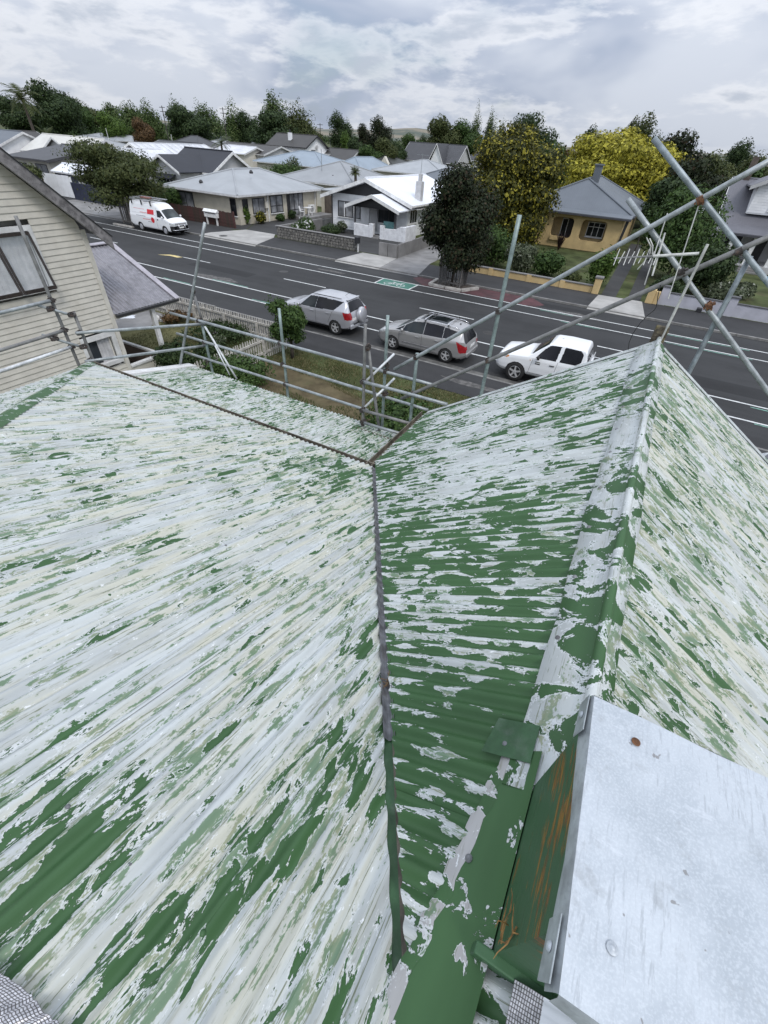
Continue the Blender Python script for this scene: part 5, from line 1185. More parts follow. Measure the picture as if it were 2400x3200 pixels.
class House:
    def __init__(s, name, label, x0, x1, y0, y1, ze, zr, kind, wall, roofm, ov=.45, z0=.05, trim=None, cat='house', inset=None):
        s.t = thing(name, label, cat, ((x0+x1)/2, (y0+y1)/2, 0)); s.__dict__.update(x0=x0, x1=x1, y0=y0, y1=y1, ze=ze, zr=zr, kind=kind, wall=wall, rm=roofm, ov=ov)
        t = s.t; trim = trim or M_GUTW; th = .10
        part(MB().box(x0, x1, y0, y1, z0, ze), 'wall', wall, t)
        X0, X1, Y0, Y1 = x0-ov, x1+ov, y0-ov, y1+ov; xc, yc = (x0+x1)/2, (y0+y1)/2
        def slab(poly, nm='roof_slope', m=None): return part(MB().prism(poly, (0, 0, -th)), nm, m or roofm, t)
        s.caps = []
        if kind == 'hip':
            wdt, dep = X1-X0, Y1-Y0; ins = inset or min(wdt, dep)/2
            if wdt > dep: a, b = (X0+ins, yc, zr), (X1-ins, yc, zr)
            else: a, b = (xc, Y0+ins, zr), (xc, Y1-ins, zr)
            e = ze
            c = [(X0, Y0, e), (X1, Y0, e), (X1, Y1, e), (X0, Y1, e)]
            if wdt > dep: fs = [[c[0], c[1], b, a], [c[1], c[2], b], [c[2], c[3], a, b], [c[3], c[0], a]]; hips = [(c[0], a), (c[3], a), (c[1], b), (c[2], b), (a, b)]
            else: fs = [[c[0], c[1], a], [c[1], c[2], b, a], [c[2], c[3], b], [c[3], c[0], a, b]]; hips = [(c[0], a), (c[1], a), (c[2], b), (c[3], b), (a, b)]
            for f in fs: slab(f)
            s.caps = hips
            for p, q in hips: part(MB().tube([Vector(p)+Vector((0, 0, .02)), Vector(q)+Vector((0, 0, .02))], .09, 6), 'ridge_cap', roofm, t)
            for p, q in zip(c, c[1:]+c[:1]): part(MB().bar(Vector(p)+Vector((0, 0, -.10)), Vector(q)+Vector((0, 0, -.10)), .10, .14), 'gutter', trim, t)
        else:
            gx = kind == 'gx'
            if gx: R0, R1 = (X0, yc, zr), (X1, yc, zr); sl = (zr-ze)/((y1-y0)/2); e = ze-sl*ov; ch = [[(X0, Y0, e), (X1, Y0, e), R1, R0], [(X0, Y1, e), (X1, Y1, e), R1, R0]]
            else: R0, R1 = (xc, Y0, zr), (xc, Y1, zr); sl = (zr-ze)/((x1-x0)/2); e = ze-sl*ov; ch = [[(X0, Y0, e), (X0, Y1, e), R1, R0], [(X1, Y0, e), (X1, Y1, e), R1, R0]]
            for f in ch:
                slab([(p[0], p[1], p[2]+th*.9) for p in f])
                part(MB().bar(Vector(f[0])+Vector((0, 0, .0)), Vector(f[1])+Vector((0, 0, .0)), .11, .14), 'gutter', trim, t)
                for a, b in ((f[0], f[3]), (f[1], f[2])):
                    part(MB().prism([Vector(a)+Vector((0, 0, th*.95)), Vector(b)+Vector((0, 0, th*.95)), Vector(b)+Vector((0, 0, -.20)), Vector(a)+Vector((0, 0, -.20))], (.05, 0, 0) if gx else (0, .05, 0)), 'barge_board', trim, t).location += Vector(((.016 if a[0] > xc else -.066), 0, .004)) if gx else Vector((0, (.016 if a[1] > yc else -.066), .004))
            part(MB().tube([Vector(R0)+Vector((0, 0, th)), Vector(R1)+Vector((0, 0, th))], .09, 6), 'ridge_cap', roofm, t)
            if gx: tri = [(x0, y0, ze), (x0, y1, ze), (x0, yc, zr-.02)]; part(MB().prism(tri, (x1-x0, 0, 0)), 'gable', wall, t)
            else: tri = [(x0, y0, ze), (x1, y0, ze), (xc, y0, zr-.02)]; part(MB().prism(tri, (0, y1-y0, 0)), 'gable', wall, t)
    def win(s, face, a0, a1, z0, z1, frame=FWHT, glass=None, mull=2, sill=True, trans=0.0):
        glass = glass or M_NET; w_ = .07; m = MB(); f, d = None, .06
        def P(a, b, za, zb, o0, o1):
            if face == 'f': m.box(a, b, s.y0-o1, s.y0-o0, za, zb)
            else: m.box(s.x1+o0, s.x1+o1, a, b, za, zb)
        P(a0-w_, a0, z0-w_, z1+w_, .0, d); P(a1, a1+w_, z0-w_, z1+w_, .0, d); P(a0, a1, z1, z1+w_, .0, d); P(a0, a1, z0-w_, z0, .0, d)
        for i in range(1, mull): c = a0+(a1-a0)*i/mull; P(c-.03, c+.03, z0, z1, .0, d*.8)
        if trans: zz_ = z0+(z1-z0)*trans; P(a0, a1, zz_-.03, zz_+.03, .0, d*.75)
        o = part(m, 'window', frame, s.t); m = MB(); P(a0, a1, z0, z1, .004, .02); part(m, 'pane', glass, o)
        if sill: m = MB(); P(a0-.12, a1+.12, z0-.14, z0-.07, .0, .12); part(m, 'sill', FWHT, o)
        return o
    def door(s, face, a0, a1, z0, z1, m_): 
        b = MB()
        if face == 'f': b.box(a0, a1, s.y0-.05, s.y0, z0, z1)
        else: b.box(s.x1, s.x1+.05, a0, a1, z0, z1)
        return part(b, 'door', m_, s.t)
    def add(s, mb, nm, m_, **k): return part(mb, nm, m_, s.t, **k)

# ---- white bungalow with rough-cast porch walls
A = House('bungalow', 'white bungalow with black gable shadow and rough white porch walls', -30.8, -22.1, 45, 57, 3.05, 4.45, 'gy', WWHITE, RWHITE, .85, trim=FWHT)
A.add(MB().prism([(-30.2, 44.97, 3.10), (-22.7, 44.97, 3.10), (-26.45, 44.97, 4.25)], (0, -.03, 0)), 'gable_shadow_panel', FBLK)  # flat black panel paints in the shadow under the gable roof
for i in range(13): A.add(MB().box(-30.79, -22.11, 44.965, 45.0, .35+i*.205, .35+i*.205+.195), 'weatherboard', WWHITE)
A.y0 = 44.965; A.win('f', -30.0, -27.45, 1.22, 2.42, FBLK, M_NET, 3, True)
for c in (-29.25, -28.1): A.add(MB().box(c-.05, c+.05, 44.87, 44.90, 1.2, 2.42), 'window_mullion', FWHT)
A.add(MB().box(-30.86, -30.74, 44.93, 45.05, .1, 3.1), 'downpipe', FBLK)
pz = 3.42
for sg in (-1, 1):
    e = (-24.55+sg*2.95, 2.42); A.add(MB().prism([(-24.55, 42.2, pz), (e[0], 42.2, e[1]), (e[0], 45.6, e[1]), (-24.55, 45.6, pz)], (0, 0, .09)), 'porch_roof', RWHITE)
    A.add(MB().prism([(-24.55, 42.18, pz+.12), (e[0], 42.18, e[1]+.12), (e[0], 42.18, e[1]-.16), (-24.55, 42.18, pz-.16)], (0, -.05, 0)), 'porch_barge', FWHT)
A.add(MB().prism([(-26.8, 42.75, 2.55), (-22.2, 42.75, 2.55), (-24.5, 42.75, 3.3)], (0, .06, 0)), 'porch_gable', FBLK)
A.add(MB().box(-27.0, -22.1, 42.85, 42.97, 2.42, 2.58), 'porch_beam', FBLK)
for x in (-26.75, -22.3): A.add(MB().box(x-.07, x+.07, 42.85, 42.99, .3, 2.45), 'porch_post', mat('dark grey post', (.08, .08, .085), .6))
A.y0 = 44.9; A.door('f', -27.2, -26.3, .4, 2.3, WWHITE); A.win('f', -25.2, -23.5, 1.2, 2.3, FBLK, M_DKG, 3); A.door('f', -26.15, -25.4, .4, 2.35, WGREY); A.y0 = 45
A.add(MB().box(-23.6, -22.5, 43.0, 43.05, .75, 1.55), 'teal_panel', mat('teal screen', (.10, .22, .22), .6)); 
def rough_wall(poly, dep, nm='porch_wall'):
    m = MATS.get('roughcast') or mat('roughcast', (.76, .77, .79), .85, 0, .08, 2.5, .9, 7, dirt=(.45, .45, .47), dirt_amt=.55, dscale=3.5)
    return A.add(MB().prism(poly, dep), nm, m, bevel=.03)
rough_wall([(-26.7, 42.6, .05), (-24.95, 42.6, .05), (-24.95, 42.6, 1.05), (-26.7, 42.6, 1.12)], (0, .28, 0)); rough_wall([(-24.95, 42.55, .05), (-24.5, 42.55, .05), (-24.5, 42.55, 1.25), (-24.95, 42.55, 1.25)], (0, .38, 0))
rough_wall([(-23.75, 42.55, .05), (-23.35, 42.55, .05), (-23.35, 42.55, 1.22), (-23.75, 42.55, 1.22)], (0, .38, 0)); rough_wall([(-23.35, 42.6, .05), (-21.0, 42.6, .05), (-21.0, 42.6, 1.35), (-21.6, 42.6, 1.32), (-22.1, 42.6, 1.05), (-23.35, 42.6, 1.0)], (0, .28, 0))
rough_wall([(-21.01, 42.9, .05), (-21.01, 44.9, .05), (-21.01, 44.9, 1.34), (-21.01, 42.9, 1.34)], (-.28, 0, 0))
A.add(MB().box(-24.5, -23.75, 42.3, 43.0, .05, .2), 'step', M_CONC2); A.add(MB().box(-24.5, -23.75, 42.6, 43.0, .2, .35), 'step', M_CONC2)
A.x1 = -22.1; A.win('r', 45.5, 47.0, 1.3, 2.4, FWHT, M_DKG, 3); A.add(MB().prism([(-22.1, 45.3, 2.62), (-22.1, 47.2, 2.62), (-21.3, 47.2, 2.45), (-21.3, 45.3, 2.45)], (0, 0, .05)), 'window_hood', FWHT)
A.add(MB().box(-22.35, -21.75, 46.8, 47.4, 2.6, 4.55), 'chimney', mat('pale render', (.52, .52, .53), .8, 0, .1, 2)); A.add(MB().box(-22.2, -21.9, 46.95, 47.25, 4.55, 5.1), 'chimney_pot', WGREY)
A.add(MB().tube([(-22.05, 47.1, 5.1), (-22.05, 47.1, 6.6)], .02, 6).bar((-22.6, 47.1, 6.5), (-21.4, 47.1, 6.5), .025, .025), 'aerial', M_TUBE)
A.add(MB().tube([(-22.03, 48.3, .1), (-22.03, 48.3, 3.0)], .05, 6), 'downpipe', WGREY)
# ---- beige house with light grey hip roof
B = House('beige_house', 'beige house with light grey hip roof and white garden chairs beside it', -46.4, -37.4, 38.4, 51.4, 2.62, 4.2, 'hip', WBEIGE, RGREY, .6)
B.win('r', 39.0, 39.6, .95, 2.15, FBLK, M_DKG, 1); B.win('r', 40.4, 42.1, .95, 2.15, FBLK, M_NET, 2); B.win('r', 43.1, 45.0, .85, 2.25, FBLK, M_NET, 2, True, .4); B.win('r', 46.3, 48.6, .25, 2.3, FBLK, M_NET, 3, False, .3); B.door('r', 45.8, 46.2, .2, 2.3, FBLK)
B.win('f', -45.6, -43.6, .9, 2.2, FBLK, M_NET, 2); B.win('f', -38.4, -37.8, .9, 2.2, FBLK, M_DKG, 1)
B.add(MB().box(-37.38, -37.28, 42.55, 42.65, .1, 2.6), 'downpipe', FWHT); B.add(MB().box(-37.38, -37.28, 50.9, 51.0, .1, 2.6), 'downpipe', FWHT); B.add(MB().box(-37.4, -37.2, 42.1, 42.5, 1.3, 1.9), 'meter_box', WCREAM)
for p in ((-43.0, 39.3, 3.05), (-39.5, 43.0, 4.0)): B.add(MB().lathe([(.18, 0), (.2, .12), (.1, .28), (0, .3)], p, (0, 0, 1), 12), 'roof_vent', FBLK)
B.add(MB().box(-36.9, -33.2, 51.6, 57, .05, 2.5), 'garage', WBEIGE); B.add(MB().box(-37.2, -32.9, 51.4, 57.3, 2.5, 2.6), 'garage_roof', RGREY); B.add(MB().box(-36.4, -33.6, 51.55, 51.6, .1, 2.1), 'garage_door', WBRN)
B.add(MB().box(-36.9, -35.0, 46.2, 51.4, .05, .38), 'deck', M_CONC2)
# ---- grey house with black roof
Cx = House('grey_house', 'pale grey house with blue-black roof and white barge boards', -58, -50.7, 48.3, 55.2, 3.35, 5.15, 'gx', WGREY, RBLK, .5, trim=FWHT)
C2 = [(-57.3, 44.8), (-52.2, 44.8)]
Cx.add(MB().box(-57.3, -52.2, 44.8, 48.3, .05, 3.3), 'wing_wall', WGREY); Cx.add(MB().prism([(-57.3, 44.8, 3.3), (-52.2, 44.8, 3.3), (-54.75, 44.8, 4.55)], (0, 4, 0)), 'wing_gable', WGREY)
for sg in (-1, 1):
    e = (-54.75+sg*3.0, 3.12); Cx.add(MB().prism([(-54.75, 44.3, 4.62), (e[0], 44.3, e[1]), (e[0], 50.5, e[1]), (-54.75, 51, 4.62)], (0, 0, .1)), 'wing_roof', RBLK); Cx.add(MB().prism([(-54.75, 44.28, 4.72), (e[0], 44.28, e[1]+.1), (e[0], 44.28, e[1]-.15), (-54.75, 44.28, 4.47)], (0, -.05, 0)), 'wing_barge', FWHT)
Cx.y0 = 44.8; Cx.win('f', -56.0, -53.6, .9, 2.4, FWHT, M_DKG, 4); Cx.add(MB().prism([(-56.6, 44.8, 2.85), (-53.0, 44.8, 2.85), (-53.0, 43.9, 2.5), (-56.6, 43.9, 2.5)], (0, 0, .08)), 'bay_hood', RBLK); Cx.y0 = 48.3
Cx.win('f', -51.8, -51.2, 1.4, 2.2, FBLK, M_DKG, 1); Cx.add(MB().box(-52.2, -50.9, 47.2, 48.3, 2.35, 2.42), 'door_hood', FWHT); Cx.add(MB().box(-50.69, -50.66, 50.4, 53.2, 3.4, 3.45), 'gable_band', M_CONC2)
# ---- low dark roof with rake end, white walls
Dh = House('low_house', 'white house with low dark grey roof and narrow ribbon windows', -79, -71.4, 41, 56, 3.2, 4.35, 'gx', WCREAM, RDARK, .7, trim=mat('dark fascia', (.06, .06, .065), .6))
Dh.win('r', 43.5, 45.0, 1.6, 2.7, FBLK, M_DKG, 1, False); Dh.win('r', 45.2, 48.4, 1.7, 2.7, FBLK, M_NET, 2, False); Dh.win('r', 50.5, 52.5, 1.7, 2.9, FBLK, M_DKG, 1, False); Dh.win('f', -74.5, -72.2, .6, 2.6, FBLK, M_NET, 2, False); Dh.win('f', -78.4, -76.6, .9, 2.5, FBLK, M_NET, 2, False)
# navy sheds behind a white sliding gate
Nv = House('garden_shed', 'dark navy shed with small white-framed windows beside the white gate', -68.5, -60.5, 39.6, 42.6, 2.35, 2.95, 'gx', WNAVY, RWHITE, .25, cat='shed')
Nv.win('f', -67.2, -66.0, 1.5, 1.95, FWHT, M_DKG, 2, False); Nv.win('f', -64.0, -62.8, 1.5, 1.95, FWHT, M_DKG, 2, False)
nw = MB().box(-62, -48.6, 37.2, 37.32, .1, 1.75).build('board_fence', WNAVY); tag(nw, 'tall navy boundary fence behind the bushy street tree', 'fence')
wg = thing('sliding_gate', 'white sheet sliding gate leading to the navy shed', 'gate', (-66, 37.5, 0))
for i in range(2): part(MB().box(-67.6+i*2.9, -64.74+i*2.9, 37.45, 37.52, .2, 2.25), 'gate_sheet', WWHITE, wg)
part(MB().box(-61.9, -61.75, 37.4, 37.55, .1, 2.3), 'gate_post', WNAVY, wg); part(MB().box(-67.9, -67.6, 37.4, 37.6, .1, 2.35), 'gate_post', WBRN, wg)
# ---- row of pale roofs behind
Eh = House('cream_roofed_house', 'house with broad pale cream roof behind the low dark roof', -96, -81, 52, 60, 3.1, 5.0, 'gx', WCREAM, RCREAM, .5); E2 = [(-87.6, -81.4)]
Eh.add(MB().prism([(-88.5, 50.8, 3.1), (-81.2, 50.8, 3.1), (-84.85, 50.8, 4.85)], (0, 6, 0)), 'front_gable', WGREY)
for sg in (-1, 1): Eh.add(MB().prism([(-84.85, 50.4, 4.98), (-84.85+sg*4.1, 50.4, 3.02), (-84.85+sg*4.1, 57, 3.02), (-84.85, 57, 4.98)], (0, 0, .1)), 'front_roof', RCREAM); Eh.add(MB().prism([(-84.85, 50.38, 5.06), (-84.85+sg*4.1, 50.38, 3.1), (-84.85+sg*4.1, 50.38, 2.85), (-84.85, 50.38, 4.8)], (0, -.05, 0)), 'front_barge', FWHT)
Fh = House('white_gable_house', 'small white gable with dark-painted recess shade left of the streaky white roof', -74.4, -67.8, 50, 58, 3.1, 4.35, 'gy', WGREY, RWEATH, .4, trim=FWHT); Fh.add(MB().prism([(-74, 49.97, 3.0), (-68.2, 49.97, 3.0), (-71.1, 49.97, 4.2)], (0, -.02, 0)), 'recess_shade_panel', FBLK)  # no real hollow: black triangle puts the dark interior's shade into colour
Gh = House('white_roofed_house', 'long house under a broad streaky white iron roof', -85, -76.4, 60.6, 76, 3.0, 4.7, 'gy', WGREY, RWEATH, .4, trim=FWHT); Gh.add(MB().prism([(-84.6, 60.57, 2.9), (-76.8, 60.57, 2.9), (-80.7, 60.57, 4.5)], (0, -.02, 0)), 'recess_shade_panel', FBLK)  # shade of the gable front painted as a flat black triangle
for i in range(12): Gh.add(MB().bar((-80.5, 61+i*1.25, 4.86), (-76.05, 61+i*1.25, 3.06), .06, .05), 'roof_rib', RWEATH)
Hh = House('dark_roofed_house', 'tall white house with dark brown roof and white gable wall', -94, -82.5, 109.6, 118.4, 4.9, 7.0, 'gx', WWHITE, RBROWN, .5, trim=FBLK)
Hh.win('r', 112, 113.5, 2.9, 4.3, FBLK, M_NET, 2); Hh.win('f', -93.5, -91.0, 2.9, 4.5, FWHT, M_DKG, 4); Hh.add(MB().box(-89, -88.2, 111.4, 112.1, 5.6, 7.3), 'chimney', WWHITE); Hh.add(MB().box(-88.75, -88.45, 111.6, 111.9, 7.3, 7.9), 'chimney_pot', FBLK)
Hh.add(MB().box(-82.5, -80.5, 115, 117.6, 3.4, 3.7), 'porch_roof', WGREY); Hh.add(MB().tube([(-82.4, 114, 4.9), (-82.2, 114, 4.9)], .4, 14), 'satellite_dish', WGREY)
Ih = House('blue_roofed_house', 'house with pale blue-grey hip roof in the middle distance', -78, -61.5, 87, 100, 2.6, 4.6, 'hip', WCREAM, RBLUE, .6); Ih.win('f', -64.5, -62.5, .9, 2.2, FBLK, M_DKG, 2); Ih.win('f', -71, -68.5, .9, 2.2, FBLK, M_DKG, 2)
I2 = House('blue_roofed_house', 'pale blue-grey roof wing right of the taller hip', -61.2, -55, 90, 103, 2.6, 4.4, 'hip', WCREAM, RBLUE, .5)
Kh = House('grey_roofed_house', 'house with plain light grey hip roof behind the white bungalow', -48, -36.2, 57.8, 70, 2.7, 4.75, 'hip', WCREAM, RGREY2, .6); Kh.add(MB().lathe([(.18, 0), (.2, .12), (.1, .28), (0, .3)], (-40.6, 59.6, 3.2), (0, 0, 1), 12), 'roof_vent', FBLK); Kh.add(MB().tube([(-43, 60.5, 3.3), (-43, 60.5, 6.0)], .04, 6), 'aerial', M_TUBE)
K2 = House('slate_roofed_house', 'low slate-blue roof showing past the white bungalow ridge', -37, -27.5, 73, 84, 2.7, 4.5, 'hip', WGREY, RSLATE, .5); K3 = House('grey_roofed_house', 'broad pale grey hip roof left of the dark street tree', -53, -38.5, 92.5, 106, 2.8, 4.7, 'hip', WCREAM, RGREY, .6); K3.win('f', -41, -39.4, .9, 2.2, FBLK, M_DKG, 2)
Jh = House('steep_roofed_house', 'house with steep grey roof and narrow white gable', -72.5, -55.8, 141, 152, 3.4, 7.0, 'gx', WGREY, RDARK, .4); Jh.add(MB().prism([(-62.8, 138.6, .1), (-58.6, 138.6, .1), (-58.6, 138.6, 2.6), (-60.8, 138.6, 6.9), (-62.8, 138.6, 2.6)], (0, 5, 0)), 'white_gable', WWHITE)
for sg in (-1, 1): Jh.add(MB().prism([(-60.8, 138.3, 7.05), (-60.8+sg*2.6, 138.3, 2.4), (-60.8+sg*2.6, 146, 2.4), (-60.8, 146, 7.05)], (0, 0, .12)), 'gable_roof', RDARK); Jh.add(MB().prism([(-60.8, 138.25, 7.2), (-60.8+sg*2.6, 138.25, 2.5), (-60.8+sg*2.6, 138.25, 2.2), (-60.8, 138.25, 6.9)], (0, -.1, 0)), 'gable_barge', FWHT)
Jh.y0 = 141; Jh.win('f', -58.0, -56.2, 2.2, 3.3, FWHT, M_DKG, 4)
J2h = House('steep_roofed_house', 'large dark grey roof between the steep gable and the yellow tree', -58, -40, 154, 170, 4.0, 9.6, 'hip', WWHITE, RDARK, .6); J3 = House('low_house', 'low dark roof in front of the steep white gable', -77, -63, 118, 130, 2.6, 4.6, 'hip', WBRN, RTILE, .5); J3.add(MB().prism([(-66.3, 117.4, 2.6), (-63.8, 117.4, 2.6), (-65, 117.4, 4.2)], (0, 1, 0)), 'dormer', WCREAM); J4 = House('low_house', 'dark flat-walled building behind the dark street tree', -41, -30, 118, 130, 4.3, 4.9, 'hip', WBRN, RDARK, .2); J5 = House('low_house', 'dark roof with pale gable below the red shop sign', -88, -74, 116, 124, 3.0, 4.8, 'gx', WCREAM, RBROWN, .4)
far = [('low grey roof among the left trees', -128, -112, 74, 86, RGREY2, 'hip'), ('brown gabled roof at the far left edge', -124, -112, 57, 67, RBROWN, 'gy'), ('slate roof cut by the left edge', -108, -98, 49, 58, RSLATE, 'gx'), ('brown roof below the bright green tree', -118, -104, 96, 108, RDARK, 'hip'), ('dark roof with white ridge poles left of the maroon shrub', -108, -95, 84, 94, RDARK, 'gx'), ('long grey-brown roof behind the streaky white roof', -100, -84, 96, 108, RBROWN, 'gx'), ('pale blue roof left of the palm', -138, -122, 130, 142, RBLUE, 'gx'), ('white roof right of the palm', -118, -106, 124, 136, RWEATH, 'hip'), ('white flat roof right of the palm trunk', -95, -86, 92, 100, RWEATH, 'gx'), ('grey hip roof at the foot of the poplars', -125, -111, 112, 124, RGREY2, 'hip'), ('dark roof at the foot of the poplars', -152, -138, 140, 152, RDARK, 'gx'), ('long white roof far behind the poplars\' feet', -165, -146, 160, 175, RWHITE, 'gx'), ('pale roof left of the white gable wall', -112, -105.5, 112, 120, RCREAM, 'gx'), ('red-fronted shop roof behind the dark trees', -120, -104, 190, 205, RDARK, 'gx'), ('grey shop building far behind the slate ridge', -110, -96, 230, 245, RGREY, 'gx'), ('white shed roof right of the yellow conifer', 0, 7, 130, 140, RWHITE, 'gx'), ('grey garage roof beside the yellow house drive', -1.0, 3.0, 72, 80, RGREY, 'gx'), ('grey bungalow roof beyond the far left trees', -150, -134, 96, 108, RGREY, 'hip')]
FARH = []
for i, (lb, a, b, c, d, rm, kd) in enumerate(far):
    hh = House('distant_house', lb, a, b, c, d, 2.7+.3*(i % 3), 4.4+.35*(i % 4), kd, [WCREAM, WGREY, WWHITE, WBRN][i % 4], rm, .4); FARH.append(hh)
    hh.win('f', a+(b-a)*.15, a+(b-a)*.35, 1.0, 2.2, FWHT, M_DKG, 2, False); hh.win('f', a+(b-a)*.6, a+(b-a)*.85, 1.0, 2.2, FBLK, M_NET, 2, False)
# ---- mustard house with recessed verandah
Yh = House('yellow_house', 'mustard yellow house with slate-blue pyramid roof and recessed verandah', -13.4, -3.5, 54.3, 70, 3.12, 5.5, 'hip', WYEL, RSLATE, .55, trim=mat('dark gutter', (.06, .06, .07), .5), inset=4.0)
y0 = 52.7; Yh.add(MB().box(-13.4, -3.5, 52.7, 54.3, .05, .14), 'verandah_floor', M_CONC2)
def yb(x0, x1, z0, z1, nm='verandah_wall', d=.25): return Yh.add(MB().box(x0, x1, y0, y0+d, z0, z1), nm, WYEL)
ops = [(-9.9, -7.9), (-7.15, -4.85)]
yb(-13.4, -3.5, .1, .95); yb(-13.4, -3.5, 2.62, 3.12); yb(-13.4, -9.9, .95, 2.62, 'verandah_pier'); yb(-7.9, -7.15, .95, 2.62, 'verandah_pier'); yb(-4.85, -3.5, .95, 2.62, 'verandah_pier'); Yh.add(MB().box(-3.75, -3.5, 52.95, 54.3, .1, 3.12), 'verandah_wall', WYEL); Yh.add(MB().box(-13.4, -13.15, 52.95, 54.3, .1, 3.12), 'verandah_wall', WYEL)
for a, b in ops:
    for cx_, cz_, sx_, sz_ in ((a, .95, 1, 1), (b, .95, -1, 1), (a, 2.62, 1, -1), (b, 2.62, -1, -1)):
        pts = [(cx_, y0, cz_)]+[(cx_+sx_*.35*(1-math.sin(t)), y0, cz_+sz_*.35*(1-math.cos(t))) for t in np.linspace(0, math.pi/2, 6)]; Yh.add(MB().prism(pts, (0, .25, 0)), 'opening_fillet', WYEL)
X0, X1 = -13.95, -2.95
Yh.add(MB().prism([(X0, 53.75, 3.13), (X1, 53.75, 3.13), (X1, 52.2, 2.98), (X0, 52.2, 2.98)], (0, 0, .1)), 'verandah_roof', RSLATE); Yh.add(MB().bar((X0, 52.2, 2.96), (X1, 52.2, 2.96), .1, .12), 'gutter', MATS['dark gutter'])
Yh.y0 = 54.3; Yh.door('f', -8.7, -7.9, .2, 2.4, FBLK); Yh.win('f', -9.2, -8.75, .3, 2.35, FWHT, M_DKG, 1, False); Yh.win('f', -6.7, -5.2, 1.2, 2.3, FWHT, M_DKG, 3, True, .7)
Yh.add(MB().box(-8.3, -7.65, 58.8, 59.5, 5.0, 6.55), 'chimney', RSLATE); Yh.add(MB().box(-8.4, -7.55, 58.7, 59.6, 6.55, 6.66), 'chimney_cap', RSLATE); Yh.add(MB().box(-9.8, -8.4, 52.5, 52.7, .7, 1.05), 'planter_ledge', WYEL)
Yh.add(MB().prism([(-3.55, 52.6, .1), (-3.35, 52.6, .1), (-3.1, 52.6, 3.0), (-3.35, 52.6, 3.0)], (0, .1, 0)), 'downpipe', FBLK)
# ---- grey house at the right edge with dormer and square porch columns
Gr = House('grey_villa', 'grey house with boarded dormer, long lilac-grey roof and white porch columns', 4.6, 16, 57.5, 68, 3.1, 6.3, 'gx', WGREY, roof_mat('lilac grey roof', (.135, .135, .152), .6, 0, .06, .12), .6)
Gr.add(MB().prism([(4.0, 57.3, 3.15), (16.5, 57.3, 3.15), (16.5, 54.0, 2.75), (4.0, 54.0, 2.75)], (0, 0, .1)), 'porch_roof', MATS['lilac grey roof']); Gr.add(MB().bar((4.0, 54.0, 2.72), (16.5, 54.0, 2.72), .12, .14), 'gutter', MATS['dark gutter'])
for x in (5.6, 7.3, 9.0, 10.7): Gr.add(MB().box(x-.16, x+.16, 54.3, 54.62, .6, 2.7), 'porch_column', FWHT)
Gr.add(MB().box(4.8, 13, 54.2, 57.5, .1, .6), 'porch_floor', WGREY); Gr.add(MB().box(5.2, 6.4, 54.15, 54.3, .1, 1.3), 'porch_wall', WWHITE)
for i in range(3): Gr.add(MB().box(6.2, 8.6, 53.2+i*.33, 54.2, .1, .22+i*.14), 'step', M_CONC2)
Gr.y0 = 57.4; Gr.door('f', 7.5, 8.6, .6, 2.5, FBLK); Gr.win('f', 9.4, 11.2, 1.1, 2.4, FWHT, M_DKG, 3); Gr.win('f', 5.3, 6.6, 1.1, 2.4, FWHT, M_DKG, 2)
Gr.add(MB().box(6.0, 10.4, 58.3, 62, 4.0, 6.2), 'dormer_wall', WWHITE)
for i in range(10): Gr.add(MB().box(6.0, 7.3, 58.26, 58.3, 4.1+i*.2, 4.28+i*.2), 'dormer_board', WWHITE)
Gr.y0 = 58.26; Gr.win('f', 7.6, 9.6, 4.4, 5.7, FWHT, M_DKG, 2)
for sg in (-1, 1): Gr.add(MB().prism([(8.2, 57.7, 7.3), (8.2+sg*2.9, 57.7, 5.9), (8.2+sg*2.9, 63, 5.9), (8.2, 63, 7.3)], (0, 0, .12)), 'dormer_roof', MATS['lilac grey roof']); Gr.add(MB().prism([(8.2, 57.65, 7.42), (8.2+sg*2.9, 57.65, 6.0), (8.2+sg*2.9, 57.65, 5.7), (8.2, 57.65, 7.1)], (0, -.06, 0)), 'dormer_barge', WGREY)
Gr.add(MB().box(4.9, 5.4, 62.5, 63, 5.8, 8.0), 'chimney', WBRN)

# ================================================================== boundary walls, posts, street furniture
def stone_wall():
    t = thing('stone_wall', 'low grey stone wall in front of the white bungalow', 'wall', (-26.4, 35.9, 0)); p0, p1 = Vector((-30.75, 35.9, .1)), Vector((-22.3, 35.95, .1)); L = (p1-p0).length
    part(MB().box(-30.75, -22.3, 35.93, 36.12, .1, .98), 'mortar', mat('dark mortar', (.12, .115, .108), .95, 0, .3, 5), t)
    ms = [mat(f'wall stone {i}', c, .9, 0, .25, 6, .4, 14) for i, c in enumerate(((.19, .182, .165), (.155, .148, .135), (.22, .208, .185)))]
    r0 = random.Random(5); z = .12
    for row in range(4):
        x = -30.74+(row % 2)*.12
        while x < -22.45:
            w_ = r0.uniform(.22, .42); n = r0.randint(5, 7); cx_, cz_ = x+w_/2, z+.1
            pts = [(cx_+w_*.46*math.cos(2*math.pi*k/n+r0.uniform(-.2, .2)), 35.93, cz_+.105*math.sin(2*math.pi*k/n+r0.uniform(-.2, .2))) for k in range(n)]
            part(MB().prism(pts, (0, -r0.uniform(.03, .06), 0)), 'stone', r0.choice(ms), t); x += w_
        z += .21
    part(MB().box(-30.85, -22.25, 35.84, 36.16, .98, 1.05), 'coping', M_CONC2, t, bevel=.02)
    part(MB().box(-30.9, -30.7, 36.12, 43, .1, 1.0), 'return_wall', M_CONC2, t)
stone_wall()
